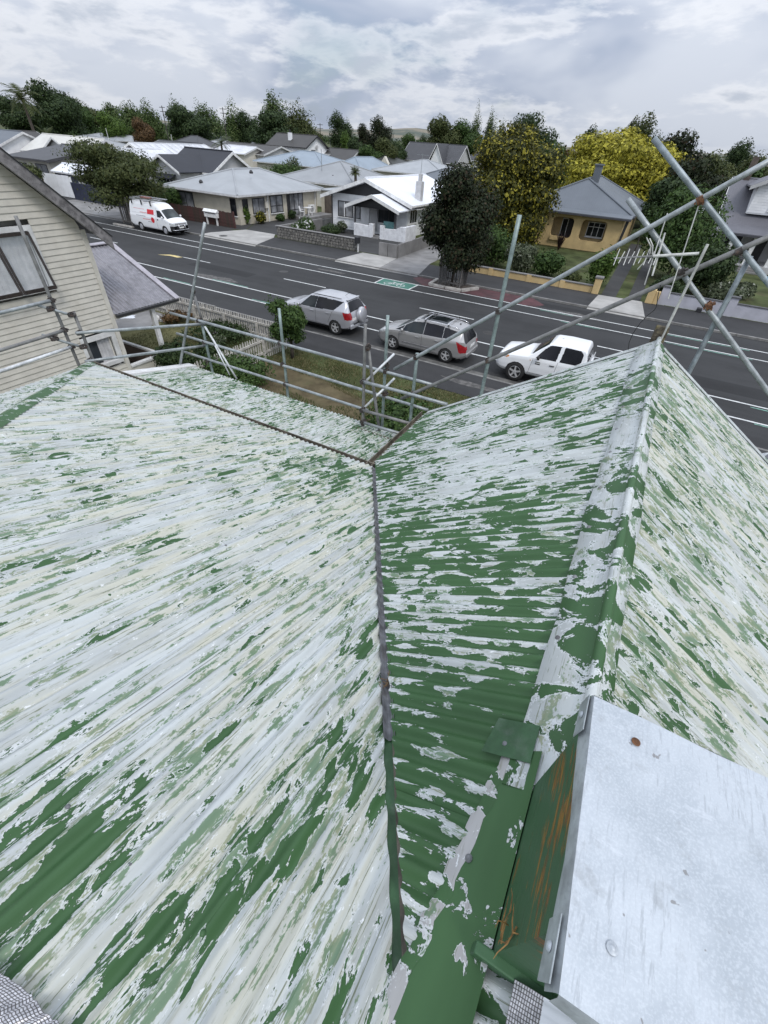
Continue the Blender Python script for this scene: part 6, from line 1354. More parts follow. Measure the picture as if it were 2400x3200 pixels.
def cwall(name, label, x0, x1, y0, y1, h_, m_, cap=None, cat='wall'):
    t = thing(name, label, cat, ((x0+x1)/2, (y0+y1)/2, .1)); part(MB().box(x0, x1, y0, y1, .1, h_), 'panel', m_, t)
    if cap: part(MB().box(x0-.04, x1+.04, y0-.05, y1+.05, h_, h_+.07), 'coping', cap, t, bevel=.015)
    return t
mb_ = thing('letterbox', 'black letterbox on a white post at the end of the stone wall', 'letterbox', (-21.95, 35.75, .1)); part(MB().box(-22.0, -21.92, 35.7, 35.78, .1, .9), 'post', FWHT, mb_); part(MB().box(-22.2, -21.85, 35.55, 35.9, .75, 1.2), 'box', FBLK, mb_, bevel=.02)
cf = thing('concrete_fence', 'stained concrete panel fence along the white bungalow driveway', 'fence', (-18.2, 36, .1))
for i in range(2): part(MB().box(-20.05+i*.85, -19.25+i*.85, 35.9, 36.05, .1, 1.05), 'front_panel', M_CONC2, cf)
for i in range(11): part(MB().box(-18.42-.03*i, -18.30-.03*i, 36.1+i*.72, 36.78+i*.72, .1, 1.06+random.uniform(-.02, .02)), 'panel', M_CONC2, cf)
for x, lb, m_, c_, hh in ((-13.85, 'round-topped white gate pillar at the concrete driveway', WGREY, FWHT, 1.25), (-12.95, 'mustard gate pillar beside the round-topped white one', WYEL, M_CONC2, 1.15), (-2.7, 'mustard gate pillar with grey cap left of the drive', WYEL, M_CONC2, 1.05), (.75, 'mustard gate pillar at the right of the drive, left one', WYEL, None, .95)):
    t = thing('gate_pillar', lb, 'pillar', (x, 35.85, .1), 'gate pillars'); part(MB().box(x-.22, x+.22, 35.6, 36.05, .1, hh), 'shaft', m_, t, bevel=.03)
    if c_: part(MB().box(x-.27, x+.27, 35.55, 36.1, hh, hh+.12), 'cap', c_, t, bevel=.03)
t = cwall('garden_wall', 'low mustard front wall with dark gaps below the hedge', -12.6, -2.95, 35.8, 35.98, .52, WYEL, M_CONC2)
for x in (-10.3, -7.4, -5.0): part(MB().box(x-.17, x+.17, 35.74, 36.04, .1, .58), 'pier', WYEL, t)
gw = thing('garden_wall', 'pale lilac-grey block wall with dark coping at the right', 'wall', (5, 36, .1)); M_LIL = mat('lilac grey paint', (.43, .43, .48), .7, 0, .06, 1.5, .05, 20, dirt=(.33, .33, .36), dirt_amt=.5)
part(MB().box(1.35, 9.5, 35.98, 36.14, .1, .82), 'panel', M_LIL, gw); part(MB().box(1.3, 9.5, 35.95, 36.18, .82, .88), 'coping', mat('dark coping', (.09, .09, .095), .8), gw)
for x in (1.5, 5.35): 
    part(MB().box(x-.22, x+.22, 35.9, 36.22, .1, 1.15), 'pier', M_LIL, gw); part(MB().box(x-.27, x+.27, 35.85, 36.27, 1.15, 1.22), 'pier_cap', MATS['dark coping'], gw)
t2 = thing('gate_pillar', 'mustard gate pillar at the right of the drive, against the lilac wall', 'pillar', (1.1, 35.9, .1), 'gate pillars'); part(MB().box(.98, 1.25, 35.7, 36.0, .1, .85), 'shaft', WYEL, t2, bevel=.02)
tag(MB().box(3.6, 3.9, 35.55, 35.85, .1, .35).build('meter_box', FBLK, bevel=.03), 'small black box on the footpath by the lilac wall', 'box')
# brown paling fence, white letterboxes on it
pf = thing('paling_fence', 'dark red-brown paling fence in front of the beige house', 'fence', (-43, 36.6, .1)); M_PAL = [mat(f'paling {i}', c, .85, 0, .3, 5, .2, 20) for i, c in enumerate(((.075, .032, .028), (.06, .035, .028), (.05, .034, .026)))]
pm = [];
for m_ in M_PAL:
    me = MB().box(-.07, .07, -.01, .01, 0, 1.25).mesh('paling'); me.materials.append(m_); pm.append(me)
x = -47.3
while x < -36.6:
    o = bpy.data.objects.new('paling', random.choice(pm)); COL.objects.link(o); o.parent = pf; o.location = (x+43, 0, random.uniform(-.03, .03)); x += .148
for zz_ in (.35, 1.05): part(MB().bar((-47.3, 36.65, .1+zz_), (-36.6, 36.65, .1+zz_), .05, .09), 'rail', M_PAL[1], pf)
part(MB().box(-36.6, -36.45, 36.55, 36.7, .1, 1.45), 'post', M_PAL[0], pf); 
for i in range(6): part(MB().box(-46.9+i*.12+.9, -46.82+i*.12+.9, 37.6, 37.63, 1.2, 1.75), 'raised_paling', M_PAL[0], pf)
lb_ = thing('letterbox', 'white gable-topped letterbox cabinet on the brown paling fence', 'letterbox', (-39.3, 36.45, .1)); part(MB().box(-40.1, -38.4, 36.3, 36.56, .75, 1.2), 'box', FWHT, lb_); part(MB().prism([(-40.15, 36.2, 1.2), (-40.15, 36.65, 1.2), (-40.15, 36.45, 1.42)], (1.8, 0, 0)), 'lid', FWHT, lb_); part(MB().box(-39.9, -38.6, 36.285, 36.3, 1.06, 1.1), 'slot', FBLK, lb_)
for x in (-39.9, -38.6): part(MB().box(x-.05, x+.05, 36.35, 36.5, .1, .75), 'post', FWHT, lb_)
# driveway retaining fence at left of the stone wall
cwall('low_fence', 'dark grey boarded fence along the beige house driveway', -31.2, -31.05, 36.6, 45, .85, mat('dark grey boards', (.12, .125, .125), .8, 0, .2, 2), None, 'fence')
# garden furniture beside the beige house
def chair(label, x, y, rz):
    t = thing('garden_chair', label, 'chair', (x, y, .38), 'white plastic garden furniture', rz)
    part(MB().box(-.22, .22, -.22, .22, .40, .44), 'seat', FWHT, t, bevel=.01); part(MB().prism([(-.22, .20, .44), (.22, .20, .44), (.18, .30, .90), (-.18, .30, .90)], (0, .03, 0)), 'backrest', FWHT, t)
    for a in (-.2, .2):
        for b in (-.2, .2): part(MB().bar((a, b, 0), (a*.9, b*.9, .42), .04, .04), 'leg', FWHT, t)
        part(MB().bar((a, -.2, .62), (a, .24, .62), .05, .03), 'armrest', FWHT, t)
chair('white plastic chair beside the garden table on the deck', -36.3, 47.0, 1.9); 
tb_ = thing('garden_table', 'small white plastic table on the deck of the beige house', 'table', (-36.2, 48.0, .38), 'white plastic garden furniture'); part(MB().box(-36.6, -35.8, 47.6, 48.4, 1.08, 1.12), 'tabletop', FWHT, tb_)
for a in (-36.5, -35.9):
    for b in (47.7, 48.3): part(MB().box(a-.03, a+.03, b-.03, b+.03, .38, 1.08), 'leg', FWHT, tb_)
hp_ = thing('heat_pump', 'white outdoor heat pump unit at the end of the beige house deck', 'heat pump', (-36.8, 49.6, .38)); part(MB().box(-37.15, -36.8, 49.2, 50.1, .4, 1.2), 'casing', FWHT, hp_, bevel=.03); part(MB().lathe([(0, 0), (.3, 0)], (-36.79, 49.55, .8), (1, 0, 0), 16), 'fan_grille', M_CONC2, hp_)
# street tree planter with timber guard
pk = thing('tree_planter', 'pale concrete kerb ring round the street tree bed', 'planter', (-11.4, 31, 0)); M_PK = mat('planter kerb', (.42, .40, .37), .85, 0, .2, 3, .2, 20, dirt=(.2, .19, .17), dirt_amt=.5)
pp = [(-12.9, 31.9), (-12.75, 30.2), (-10.45, 30.15), (-9.75, 31.6)]
for a, b in zip(pp[:-1], pp[1:]):
    A_, B_ = Vector((*a, .08)), Vector((*b, .08)); n_ = max(1, int((B_-A_).length/.8))
    for i in range(n_): part(MB().bar(A_.lerp(B_, (i+.02)/n_), A_.lerp(B_, (i+.98)/n_), .26, .18), 'kerb_block', M_PK, pk, bevel=.03)
part(MB().quad((-12.8, 31.95, .09), (-12.65, 30.3, .09), (-10.5, 30.25, .09), (-9.9, 31.7, .09), (-10.2, 31.95, .09)), 'soil', mat('dark soil', (.07, .055, .045), .95, 0, .4, 8), pk)
def guard(label, cx_, cy_, h_=1.9, w_=.75):
    t = thing('tree_guard', label, 'tree guard', (cx_, cy_, .1), 'timber tree guards'); M_TG = MATS.get('grey guard timber') or mat('grey guard timber', (.12, .115, .11), .9, 0, .3, 8, .3, 30)
    for a in (-1, 1):
        for b in (-1, 1): part(MB().bar((cx_+a*w_, cy_+b*w_*.8, .1), (cx_+a*w_*1.05, cy_+b*w_*.85, h_+.15), .09, .09), 'post', M_TG, t)
    for i in range(5):
        q = -1+2*(i+.5)/5
        for b in (-1, 1): part(MB().bar((cx_+q*w_, cy_+b*w_*.8, .2), (cx_+q*w_, cy_+b*w_*.82, h_), .07, .02), 'slat', M_TG, t)
        for a in (-1, 1): part(MB().bar((cx_+a*w_, cy_+q*w_*.8, .2), (cx_+a*w_*1.02, cy_+q*w_*.8, h_), .02, .07), 'slat', M_TG, t)
    for zz_ in (.35, h_-.2):
        for b in (-1, 1): part(MB().bar((cx_-w_, cy_+b*w_*.83, zz_), (cx_+w_, cy_+b*w_*.83, zz_), .03, .08), 'rail', M_TG, t)
guard('dark slatted timber guard round the dark street tree', -11.45, 31.05); guard('leaning grey stakes round the bushy street tree behind the van', -44.2, 31.2, 2.1, .6)
tag(MB().box(-45.6, -42.9, 30.1, 30.35, .0, .14).build('kerb_block', M_PK, bevel=.03), 'pale kerb block at the foot of the bushy street tree', 'kerb')
# poles, lamp posts, wires, signs
M_POLE = mat('dark timber pole', (.05, .045, .04), .9, 0, .3, 3)
def pole(label, u0, v0, dist_y, hgt, r=.14, arms=True, m_=None, cat='utility pole', name='utility_pole'):
    p = PY(u0, v0, dist_y); t = thing(name, label, cat, (p.x, p.y, 0), 'poles over the rooftops'); part(MB().tube([(p.x, p.y, 0), (p.x, p.y, p.z)], [r, r*.7], 8), 'shaft', m_ or M_POLE, t)
    if arms:
        for dz in (.35, 1.2): part(MB().bar((p.x-1.1, p.y, p.z-dz), (p.x+1.1, p.y, p.z-dz), .1, .12), 'crossarm', m_ or M_POLE, t)
    return p, t
pole('tall dark utility pole left of the poplars', 505, 330, 112, 9); pole('dark utility pole in front of the second poplar', 695, 335, 120, 9); pole('thin utility pole beside the tall leafy poplar', 1000, 385, 150, 9)
lp_, t = pole('pale street lamp beyond the white gable house', 1030, 380, 160, 9, .09, False, M_TUBE, 'street lamp', 'street_lamp'); part(MB().bar(lp_, lp_+Vector((1.6, -.4, .25)), .12, .1), 'lamp_arm', M_TUBE, t)
lp_, t = pole('small white lamp by the red shop sign', 1057, 432, 150, 6, .08, False, FWHT, 'street lamp', 'street_lamp'); part(MB().box(lp_.x-.5, lp_.x+.5, lp_.y-.3, lp_.y+.3, lp_.z, lp_.z+.3), 'lamp_head', FWHT, t)
for u, v, dy, lb in ((262, 430, 52, 'white vent pipe on the low dark roof ridge'), (316, 418, 80, 'pale thin pole standing left of the maroon shrub'), (330, 400, 84, 'longer pale leaning pole above the dark roof'), (534, 420, 90, 'short white pole behind the streaky white roof'), (1300, 425, 150, 'thin pale post beyond the steep grey roof')):
    pole(lb, u, v, dy, 5, .06, False, FWHT, 'pole', 'white_pole')
M_RSIGN = mat('red sign face', (.45, .03, .05), .5, 0, .3, 1.2, dirt=(.55, .4, .4), dirt_amt=.5, dscale=.8)
q = PY(1065, 450, 170); sg_ = thing('shop_sign', 'red shop sign board beyond the dark trees', 'sign', (q.x, q.y, 0)); part(MB().box(q.x-.3, q.x+4.2, q.y, q.y+.2, q.z-2.6, q.z), 'board', M_RSIGN, sg_); part(MB().box(q.x+1.6, q.x+1.9, q.y+.05, q.y+.25, 0, q.z-2.6), 'post', M_TUBE, sg_)
q = PY(1277, 455, 200); sg_ = thing('shop_sign', 'round red and white sign beside the steep grey roof', 'sign', (q.x, q.y, 0)); part(MB().lathe([(0, 0), (2.2, 0)], (q.x+1.5, q.y, q.z-1.6), (0, 1, 0), 20), 'disc', M_RSIGN, sg_); part(MB().box(q.x+1.4, q.x+1.6, q.y+.05, q.y+.2, 0, q.z-2), 'post', M_TUBE, sg_); part(MB().lathe([(0, 0), (.9, 0)], (q.x+1.9, q.y-.05, q.z-1.5), (0, 1, 0), 16), 'emblem', mat('pink emblem', (.75, .35, .4), .5), sg_)
q = PY(1172, 446, 160); fl = thing('banner', 'pale feather banner among the dark trees', 'banner', (q.x, q.y, 0)); part(MB().prism([(q.x, q.y, q.z), (q.x+1.1, q.y, q.z), (q.x+.9, q.y, q.z-3), (q.x+.6, q.y, q.z-3)], (0, .05, 0)), 'cloth', mat('pale green cloth', (.5, .62, .58), .8), fl); part(MB().tube([(q.x+.6, q.y, 0), (q.x+.6, q.y, q.z)], .05, 6), 'pole', FWHT, fl)
# white trailer-like gear behind the gable on the left verge
mc = PZ(222, 640, .3)
# ================================================================== trees, shrubs, hedges, grass, hills
def leaf_mat(name, dark, light, tip=None, tipamt=0.0, rough=.6):
    m, t, p = newmat(name); N = NT(t); g_ = N.n('ShaderNodeNewGeometry'); r_ = g_.outputs['Random Per Island']
    big_ = N.noise(N.coord('Object'), 1.1, 3, .6)
    c = N.mix(N.step(N.math('ADD', N.math('MULTIPLY', r_, .6), N.math('MULTIPLY', big_, .5)), .25, .85), dark, light)
    if tip: c = N.mix(N.math('MULTIPLY', N.step(N.math('FRACT', N.math('MULTIPLY', r_, 7.3)), 1-tipamt, 1-tipamt*.6), 1.0), c, tip)
    N.val(p.inputs['Base Color'], c); p.inputs['Roughness'].default_value = rough; p.inputs['Specular IOR Level'].default_value = .2
    tr = N.n('ShaderNodeBsdfTranslucent'); N.val(tr.inputs[0], c); ms = N.n('ShaderNodeMixShader'); ms.inputs[0].default_value = .22
    o = [n for n in t.nodes if n.type == 'OUTPUT_MATERIAL'][0]; N.l(p.outputs[0], ms.inputs[1]); N.l(tr.outputs[0], ms.inputs[2]); N.l(ms.outputs[0], o.inputs[0]); MATS[name] = m; return m
LM = dict(
    dark=leaf_mat('dark leaves', (.022, .040, .015), (.055, .085, .030)), purple=leaf_mat('dark bronze leaves', (.013, .020, .010), (.036, .048, .020), (.050, .036, .020), .15),
    mid=leaf_mat('mid green leaves', (.028, .056, .015), (.075, .125, .034)), bright=leaf_mat('bright green leaves', (.045, .085, .016), (.105, .165, .035)), olive=leaf_mat('olive leaves', (.038, .054, .017), (.09, .105, .036)),
    gold=leaf_mat('gold-tipped leaves', (.020, .028, .007), (.085, .085, .014), (.30, .27, .035), .30), yellow=leaf_mat('yellow-green leaves', (.13, .13, .014), (.34, .31, .035), (.48, .44, .06), .3),
    poplar=leaf_mat('poplar leaves', (.034, .062, .018), (.088, .13, .038), (.14, .17, .07), .15), rust=leaf_mat('rusty leaves', (.07, .045, .022), (.15, .09, .04)), maroon=leaf_mat('maroon leaves', (.022, .012, .013), (.05, .028, .026)), grey=leaf_mat('grey-green leaves', (.05, .065, .035), (.11, .13, .075), (.35, .36, .3), .06))
M_BARK = mat('bark', (.075, .062, .05), .9, 0, .3, 8, .4, 30)
def dirs(n): 
    v = rng.normal(size=(n, 3)); return v/np.linalg.norm(v, axis=1)[:, None]
def leaves(lobes, n, size, up=.25, depth=.30, rough=.22, asp=.55, droop=0.0):
    """lobes: (x, y, z, rx, ry, rz); returns vertices and quads of leaf-shaped faces spread through the outer shell"""
    L = np.array(lobes, float); wgt = (L[:, 3]*L[:, 5]+L[:, 3]*L[:, 4]+L[:, 4]*L[:, 5]); k = rng.choice(len(L), n, p=wgt/wgt.sum()); d = dirs(n)
    fr = rng.normal(size=(7, 3))*3.2; ph = rng.uniform(0, 6, 7); bump = sum(np.sin(d@f+p+k*1.7) for f, p in zip(fr, ph))/7*rough*2.2
    q = np.where(rng.random(n) < .72, rng.uniform(1-depth*.55, 1.04, n), rng.uniform(.35, 1-depth*.4, n)); rad = q*(1+bump)
    c = L[k, :3]+d*L[k, 3:]*rad[:, None]
    nrm = d+rng.normal(size=(n, 3))*.55+np.array([0, 0, up]); nrm /= np.linalg.norm(nrm, axis=1)[:, None]
    a = np.cross(nrm, dirs(n)); a /= np.linalg.norm(a, axis=1)[:, None]; a[:, 2] -= droop; b = np.cross(nrm, a); s_ = size*rng.uniform(.55, 1.35, n)[:, None]
    V = np.stack([c-a*s_*.5, c+b*s_*asp*.5, c+a*s_*.5+nrm*s_*.08, c-b*s_*asp*.5], 1).reshape(-1, 3); F = np.arange(4*n).reshape(n, 4)
    return V, F
def leaf_mesh(name, m, lobes, n, size, solid=.66, **k):
    V, F = leaves(lobes, n, size, **k); F = F.tolist()
    if solid:                                                          # larger sprays deeper inside close the crown
        V2, F2 = leaves([(a, b, c, d*.80, e*.80, f*.80) for a, b, c, d, e, f in lobes], max(60, n//4), size*1.65, depth=.5, rough=.1, asp=.8); b = len(V); V = np.concatenate([V, V2]); F += (F2+b).tolist()
    me = bpy.data.meshes.new(name); me.from_pydata(V.tolist(), [], F); me.materials.append(m); return me
def trunk_mesh(name, h, r, lobes, spread=.8):
    b = MB(); b.tube([(0, 0, 0), (random.uniform(-.02, .02)*h, random.uniform(-.02, .02)*h, h*.5), (0, 0, h)], [r, r*.8, r*.55], 9)
    for l in lobes[:9]: b.tube([(0, 0, h*random.uniform(.55, .95)), (l[0]*.45, l[1]*.45, (h+l[2])*.52), (l[0]*.85, l[1]*.85, l[2])], [r*.42, r*.28, r*.08], 6)
    me = b.mesh(name, True); me.materials.append(M_BARK); return me
def link(name, me, parent, loc=(0, 0, 0)):
    o = bpy.data.objects.new(name, me); COL.objects.link(o); o.parent = parent; o.location = loc; return o
def lobes_round(w_, h_, base, n=11, seed=0):
    r0 = random.Random(seed); out = [(0, 0, base+h_*.5, w_*.36, w_*.36, h_*.40)]
    for i in range(n):
        t = 2*math.pi*i/n*1.618*2; q = r0.uniform(.35, .95); z = base+h_*(.18+.70*((i*.618) % 1)); f = math.sin(math.pi*min(1, max(.12, (z-base)/h_)))**.6
        out.append((w_*.30*f*math.cos(t)*(.7+.5*q), w_*.30*f*math.sin(t)*(.7+.5*q), z, w_*(.15+.10*q), w_*(.15+.10*q), h_*(.12+.08*q)))
    return out
def lobes_poplar(w_, h_, base, n=10, seed=0):
    r0 = random.Random(seed); out = []
    for i in range(n):
        t = r0.uniform(0, 6.28); q = r0.random(); rr = w_*.30*q; hh = h_*r0.uniform(.55, 1.0)*(1-.22*q)
        out.append((rr*math.cos(t), rr*math.sin(t), base+hh*.52, w_*r0.uniform(.17, .26), w_*r0.uniform(.17, .26), hh*.5))
    return out
def lobes_cone(w_, h_, base, n=14, seed=0):
    r0 = random.Random(seed); out = []
    for i in range(n):
        q = i/(n-1); t = i*2.4; rad = w_*.32*(1-q)**.8; out.append((rad*math.cos(t), rad*math.sin(t), base+h_*(.08+.82*q), w_*(.24*(1-q)+.08), w_*(.24*(1-q)+.08), h_*(.14*(1-q*.4))))
    return out
def tree(name, label, loc, lobes, m, n, size, th=None, tr=.2, group=None, cat='tree', solid=.66, **k):
    t = thing(name, label, cat, loc, group); link('crown', leaf_mesh('crown', m, lobes, n, size, solid, **k), t)
    if th: link('trunk', trunk_mesh('trunk', th, tr, lobes), t)
    return t
def at(u, v, y): return PY(u, v, y)
# ---- street trees
lo = lobes_round(4.6, 5.8, .8, 15, 3); tree('street_tree', 'dark bronze-green street tree rising from the slatted guard', (-11.45, 31.05, .1), lo, LM['purple'], 24000, .16, 2.2, .13, 'street trees', depth=.4, rough=.22, solid=.62, asp=.7)
p = at(355, 520, 32.5); lo = lobes_round(8.8, 4.9, 1.1, 15, 8); tree('street_tree', 'broad bushy street tree behind the white van', (p.x+.6, 32.2, .1), [(x*1.0, y*.8, z, a, b, c) for x, y, z, a, b, c in lo], LM['olive'], 18000, .19, 2.0, .16, 'street trees', depth=.4, rough=.28)
# ---- the golden pair by the mustard house
tz = at(1545, 385, 47).z; xx = at(1590, 600, 47).x; lo = lobes_round(9.4, tz-.5, .3, 20, 12)+[(0, 0, tz-1.0, 1.6, 1.6, 1.2)]; tree('golden_conifer', 'tall dark conifer with golden tips left of the mustard house', (xx, 47, .1), lo, LM['gold'], 34000, .21, 3, .3, 'golden trees', up=.5, rough=.25, depth=.38, solid=.68, asp=.7)
tz = at(1940, 402, 78).z; p = at(1925, 560, 78); lo = lobes_round(14.2, tz-1.2, 1.0, 20, 5); tree('golden_tree', 'huge rounded yellow-green tree behind the mustard house', (p.x, 79, .1), lo, LM['yellow'], 30000, .40, 4, .5, 'golden trees', up=.5, rough=.16, depth=.25, solid=.72)
# ---- shrubs round the houses opposite
def shrub(label, x, y, w_, h_, m, n=2600, size=.16, d=None, name='shrub', z0=.1, group=None, rough=.25):
    lo = [(0, 0, h_*.48, w_*.40, (d or w_)*.40, h_*.46)]+[(random.uniform(-.32, .32)*w_, random.uniform(-.32, .32)*(d or w_), h_*random.uniform(.35, .75), w_*random.uniform(.18, .26), (d or w_)*random.uniform(.18, .26), h_*random.uniform(.18, .28)) for _ in range(6)]
    t = thing(name, label, 'shrub', (x, y, z0), group); link('foliage', leaf_mesh('foliage', LM[m], lo, n, size, .7, rough=rough), t)
    b = MB()
    for _ in range(4): b.tube([(random.uniform(-.1, .1), random.uniform(-.1, .1), 0), (random.uniform(-.25, .25)*w_, random.uniform(-.25, .25)*(d or w_), h_*.6)], [.035, .012], 5)
    me = b.mesh('stem'); me.materials.append(M_BARK); link('stem', me, t); return t
for lb, u, v, y, w_, h_, m in [('large green bush behind the mustard wall, left of the others', 1540, 820, 38.5, 3.4, 2.9, 'mid'), ('leafy bush with grey flecks in the middle of the mustard wall', 1625, 850, 37.5, 2.3, 2.1, 'grey'), ('rounded green bush below the mustard house window', 1700, 860, 38.5, 2.9, 1.9, 'mid'), ('bright green bush left of the mustard gate pillar', 1855, 905, 38.2, 2.3, 2.5, 'bright'), ('low bush at the foot of the mustard gate pillar', 1770, 905, 37, 1.5, 1.0, 'olive'), ('deep green shrub between golden conifer and bush', 1500, 800, 40, 3.5, 3.6, 'dark'), ('dark shrub filling the gap behind the street tree guard', 1475, 790, 38, 2.6, 3.0, 'dark')]:
    q = at(u, v, y); shrub(lb, q.x, y, w_, h_, m, 3200, .17, group='shrubs behind the mustard wall')
def flax(label, x, y, n=46, l=1.3, m=None, name='flax_plant'):
    t = thing(name, label, 'plant', (x, y, .1)); b = MB()
    for i in range(n):
        a = random.uniform(0, 6.28); ln_ = l*random.uniform(.6, 1.1); o = random.uniform(.2, .75); wd = .035; d = Vector((math.cos(a), math.sin(a), 0)); s_ = Vector((-d.y, d.x, 0))*wd; p0, p1, p2 = Vector((0, 0, 0)), d*ln_*o*.5+Vector((0, 0, ln_*.65)), d*ln_*o+Vector((0, 0, ln_*.85))
        b.add([p0-s_, p0+s_, p1+s_*.8, p1-s_*.8, p2], [(0, 1, 2, 3), (3, 2, 4)])
    me = b.mesh('blades'); me.materials.append(m or LM['maroon']); link('blades', me, t)
q = at(1745, 770, 50.5); flax('spiky bronze flax in front of the mustard house', q.x, 50.8, 60, 1.7); q = at(1655, 770, 50.5); flax('small bronze flax at the left corner of the mustard house', q.x, 51, 30, 1.1)
for lb, u, v, y, w_, h_, m, n in [('tall dark hedge tree right of the drive', 2115, 800, 45, 7.0, 6.6, 'mid', 9000), ('deep green bush at the foot of the tall hedge tree', 2190, 860, 41, 4.0, 3.4, 'dark', 4200), ('low dark shrub beside the lilac wall pier', 2085, 900, 38, 2.2, 1.5, 'dark', 1800), ('pale grey-leaved shrub behind the lilac wall', 2262, 905, 39.5, 2.4, 1.4, 'grey', 2200), ('thin pale shrub on the lawn by the porch steps', 2310, 905, 42, 2.2, 1.1, 'grey', 1500), ('dark bush at the corner of the grey villa porch', 2215, 780, 53, 2.6, 2.6, 'dark', 2200)]:
    q = at(u, v, y); shrub(lb, q.x, y, w_, h_, m, n, .2, group='shrubs right of the drive')
# cabbage-tree like plant by the mustard house
def palm(label, x, y, h_, r, n=26, m='mid', name='palm_tree', tr=.14, droop=.5):
    t = thing(name, label, 'palm', (x, y, .1)); b = MB().tube([(0, 0, 0), (.1, 0, h_*.5), (0, .05, h_)], [tr*1.2, tr, tr*.8], 8); me = b.mesh('trunk', True); me.materials.append(M_BARK); link('trunk', me, t); f = MB()
    for i in range(n):
        a = random.uniform(0, 6.28); e = random.uniform(-.3, 1.2); ln_ = r*random.uniform(.75, 1.1); pts = []; d = Vector((math.cos(a)*math.cos(e), math.sin(a)*math.cos(e), math.sin(e))); p_ = Vector((0, 0, h_))
        for k in range(7): pts.append(p_.copy()); p_ += d*ln_/6; d.z -= droop*.33; d.normalize()
        for k in range(6):
            s_ = d.cross(Vector((0, 0, 1))); s_ = s_.normalized() if s_.length > .1 else Vector((1, 0, 0))
            for g2 in (-1, 1):
                for j in (0, .5):
                    o = pts[k].lerp(pts[k+1], j); tip = o+(s_*g2*.9+(pts[k+1]-pts[k]).normalized()*.6+Vector((0, 0, -.35))).normalized()*r*.34*(1-abs(k-2.5)/5); f.add([o, o+(pts[k+1]-pts[k])*.3, tip], [(0, 1, 2)])
    me = f.mesh('fronds'); me.materials.append(LM[m]); link('fronds', me, t)
q = at(2005, 720, 51.8); palm('slender young palm at the right corner of the mustard house', q.x, 51.9, 2.3, .95, 18, 'olive', tr=.05)
# ---- gardens of the bungalow and the beige house
for lb, x, y, w_, h_, m, n in [('leafy garden bush with white flowers behind the stone wall', -29.6, 38.6, 2.6, 1.5, 'mid', 2600), ('dark leafy plant right of the white-flowered bush', -27.4, 39.6, 2.0, 1.2, 'dark', 1600), ('small white-flowered hydrangea at the bungalow corner', -28.2, 42.6, 1.3, 1.1, 'grey', 1200), ('yellowish shrub at the corner of the beige house', -36.7, 40.6, 1.2, 1.2, 'gold', 900), ('low green border plants along the beige house wall', -36.6, 43.6, 1.1, .7, 'mid', 1300), ('dark shrub by the sliding door of the beige house', -36.7, 45.6, 1.0, .9, 'dark', 800), ('tall grassy plant by the brown fence end', -37.3, 39.2, .7, 1.6, 'bright', 700), ('rounded bush between the van and the brown fence', -45.8, 37.6, 3.0, 2.6, 'mid', 3200), ('large bush behind the van roof', -50.5, 40.5, 4.4, 3.0, 'dark', 3400), ('dark shrub under the black awning window', -54, 43.2, 5.5, 1.5, 'dark', 2600)]: shrub(lb, x, y, w_, h_, m, n, .15, group='garden plants opposite')
fm = MB()
for a in range(3): fm.quad(*[Vector((math.cos(k*1.26+a), math.sin(k*1.26+a)*math.sin(a*1.05), math.sin(k*1.26+a)*math.cos(a*1.05)))*.09 for k in range(5)])
fm = fm.mesh('flower'); fm.materials.append(FWHT); fb = [o for o in bpy.data.objects if o.get('label', '').startswith('leafy garden bush with white flowers')][0]
for _ in range(26): link('flower', fm, fb, (random.uniform(-1.2, 1.3), random.uniform(-1.1, -.2), random.uniform(.7, 1.5))).rotation_euler = (random.uniform(-.6, .6), random.uniform(-.6, .6), random.uniform(0, 3))
for lb, u, v, y, w_, h_, m, n in [('clipped green hedge behind the beige house roof', 900, 575, 62, 6.5, 2.9, 'mid', 4200), ('taller loose bush behind the clipped hedge', 880, 530, 75, 6, 3.6, 'mid', 3200), ('shaggy bush left of the hedge', 820, 560, 64, 5.5, 3.4, 'bright', 2800), ('grey-leaved bush with pale tips before the tall white house', 910, 520, 84, 5, 3.9, 'grey', 2200), ('rounded green bush above the low dark roof', 250, 470, 62, 9.0, 5.0, 'mid', 4200), ('maroon-leaved shrub behind the white roofs', 455, 455, 84, 11, 4.2, 'maroon', 3600), ('dark shrub cluster right of the maroon shrub', 350, 430, 96, 6, 3.4, 'dark', 1600), ('dense green shrub at the left edge above the cream gable', 40, 520, 34, 4.6, 3.4, 'olive', 4200), ('dark hedge left of the grey house with black roof', 540, 580, 47, 5, 3.0, 'dark', 2600), ('dark shrubs right of the white gable wall', 800, 470, 100, 8, 4, 'dark', 2200)]:
    q = at(u, v, y); shrub(lb, q.x, y, w_, h_, m, n, .24, group='shrubs among the rooftops')
q = at(1110, 560, 58); palm('bushy cabbage tree behind the bungalow roof', q.x, 58, 4.0, .85, 70, 'olive', tr=.2); q = at(695, 480, 78); palm('ragged grey palm behind the black roof', q.x, 78, 5.2, 2.4, 26, 'grey', tr=.22); q = at(65, 300, 72); palm('tall drooping palm at the far left', q.x, 72, q.z-.5, 4.4, 34, 'olive', tr=.3, droop=.8); q = at(140, 400, 78); palm('low palm below the tall drooping palm', q.x, 78, 3.6, 2.6, 24, 'olive')
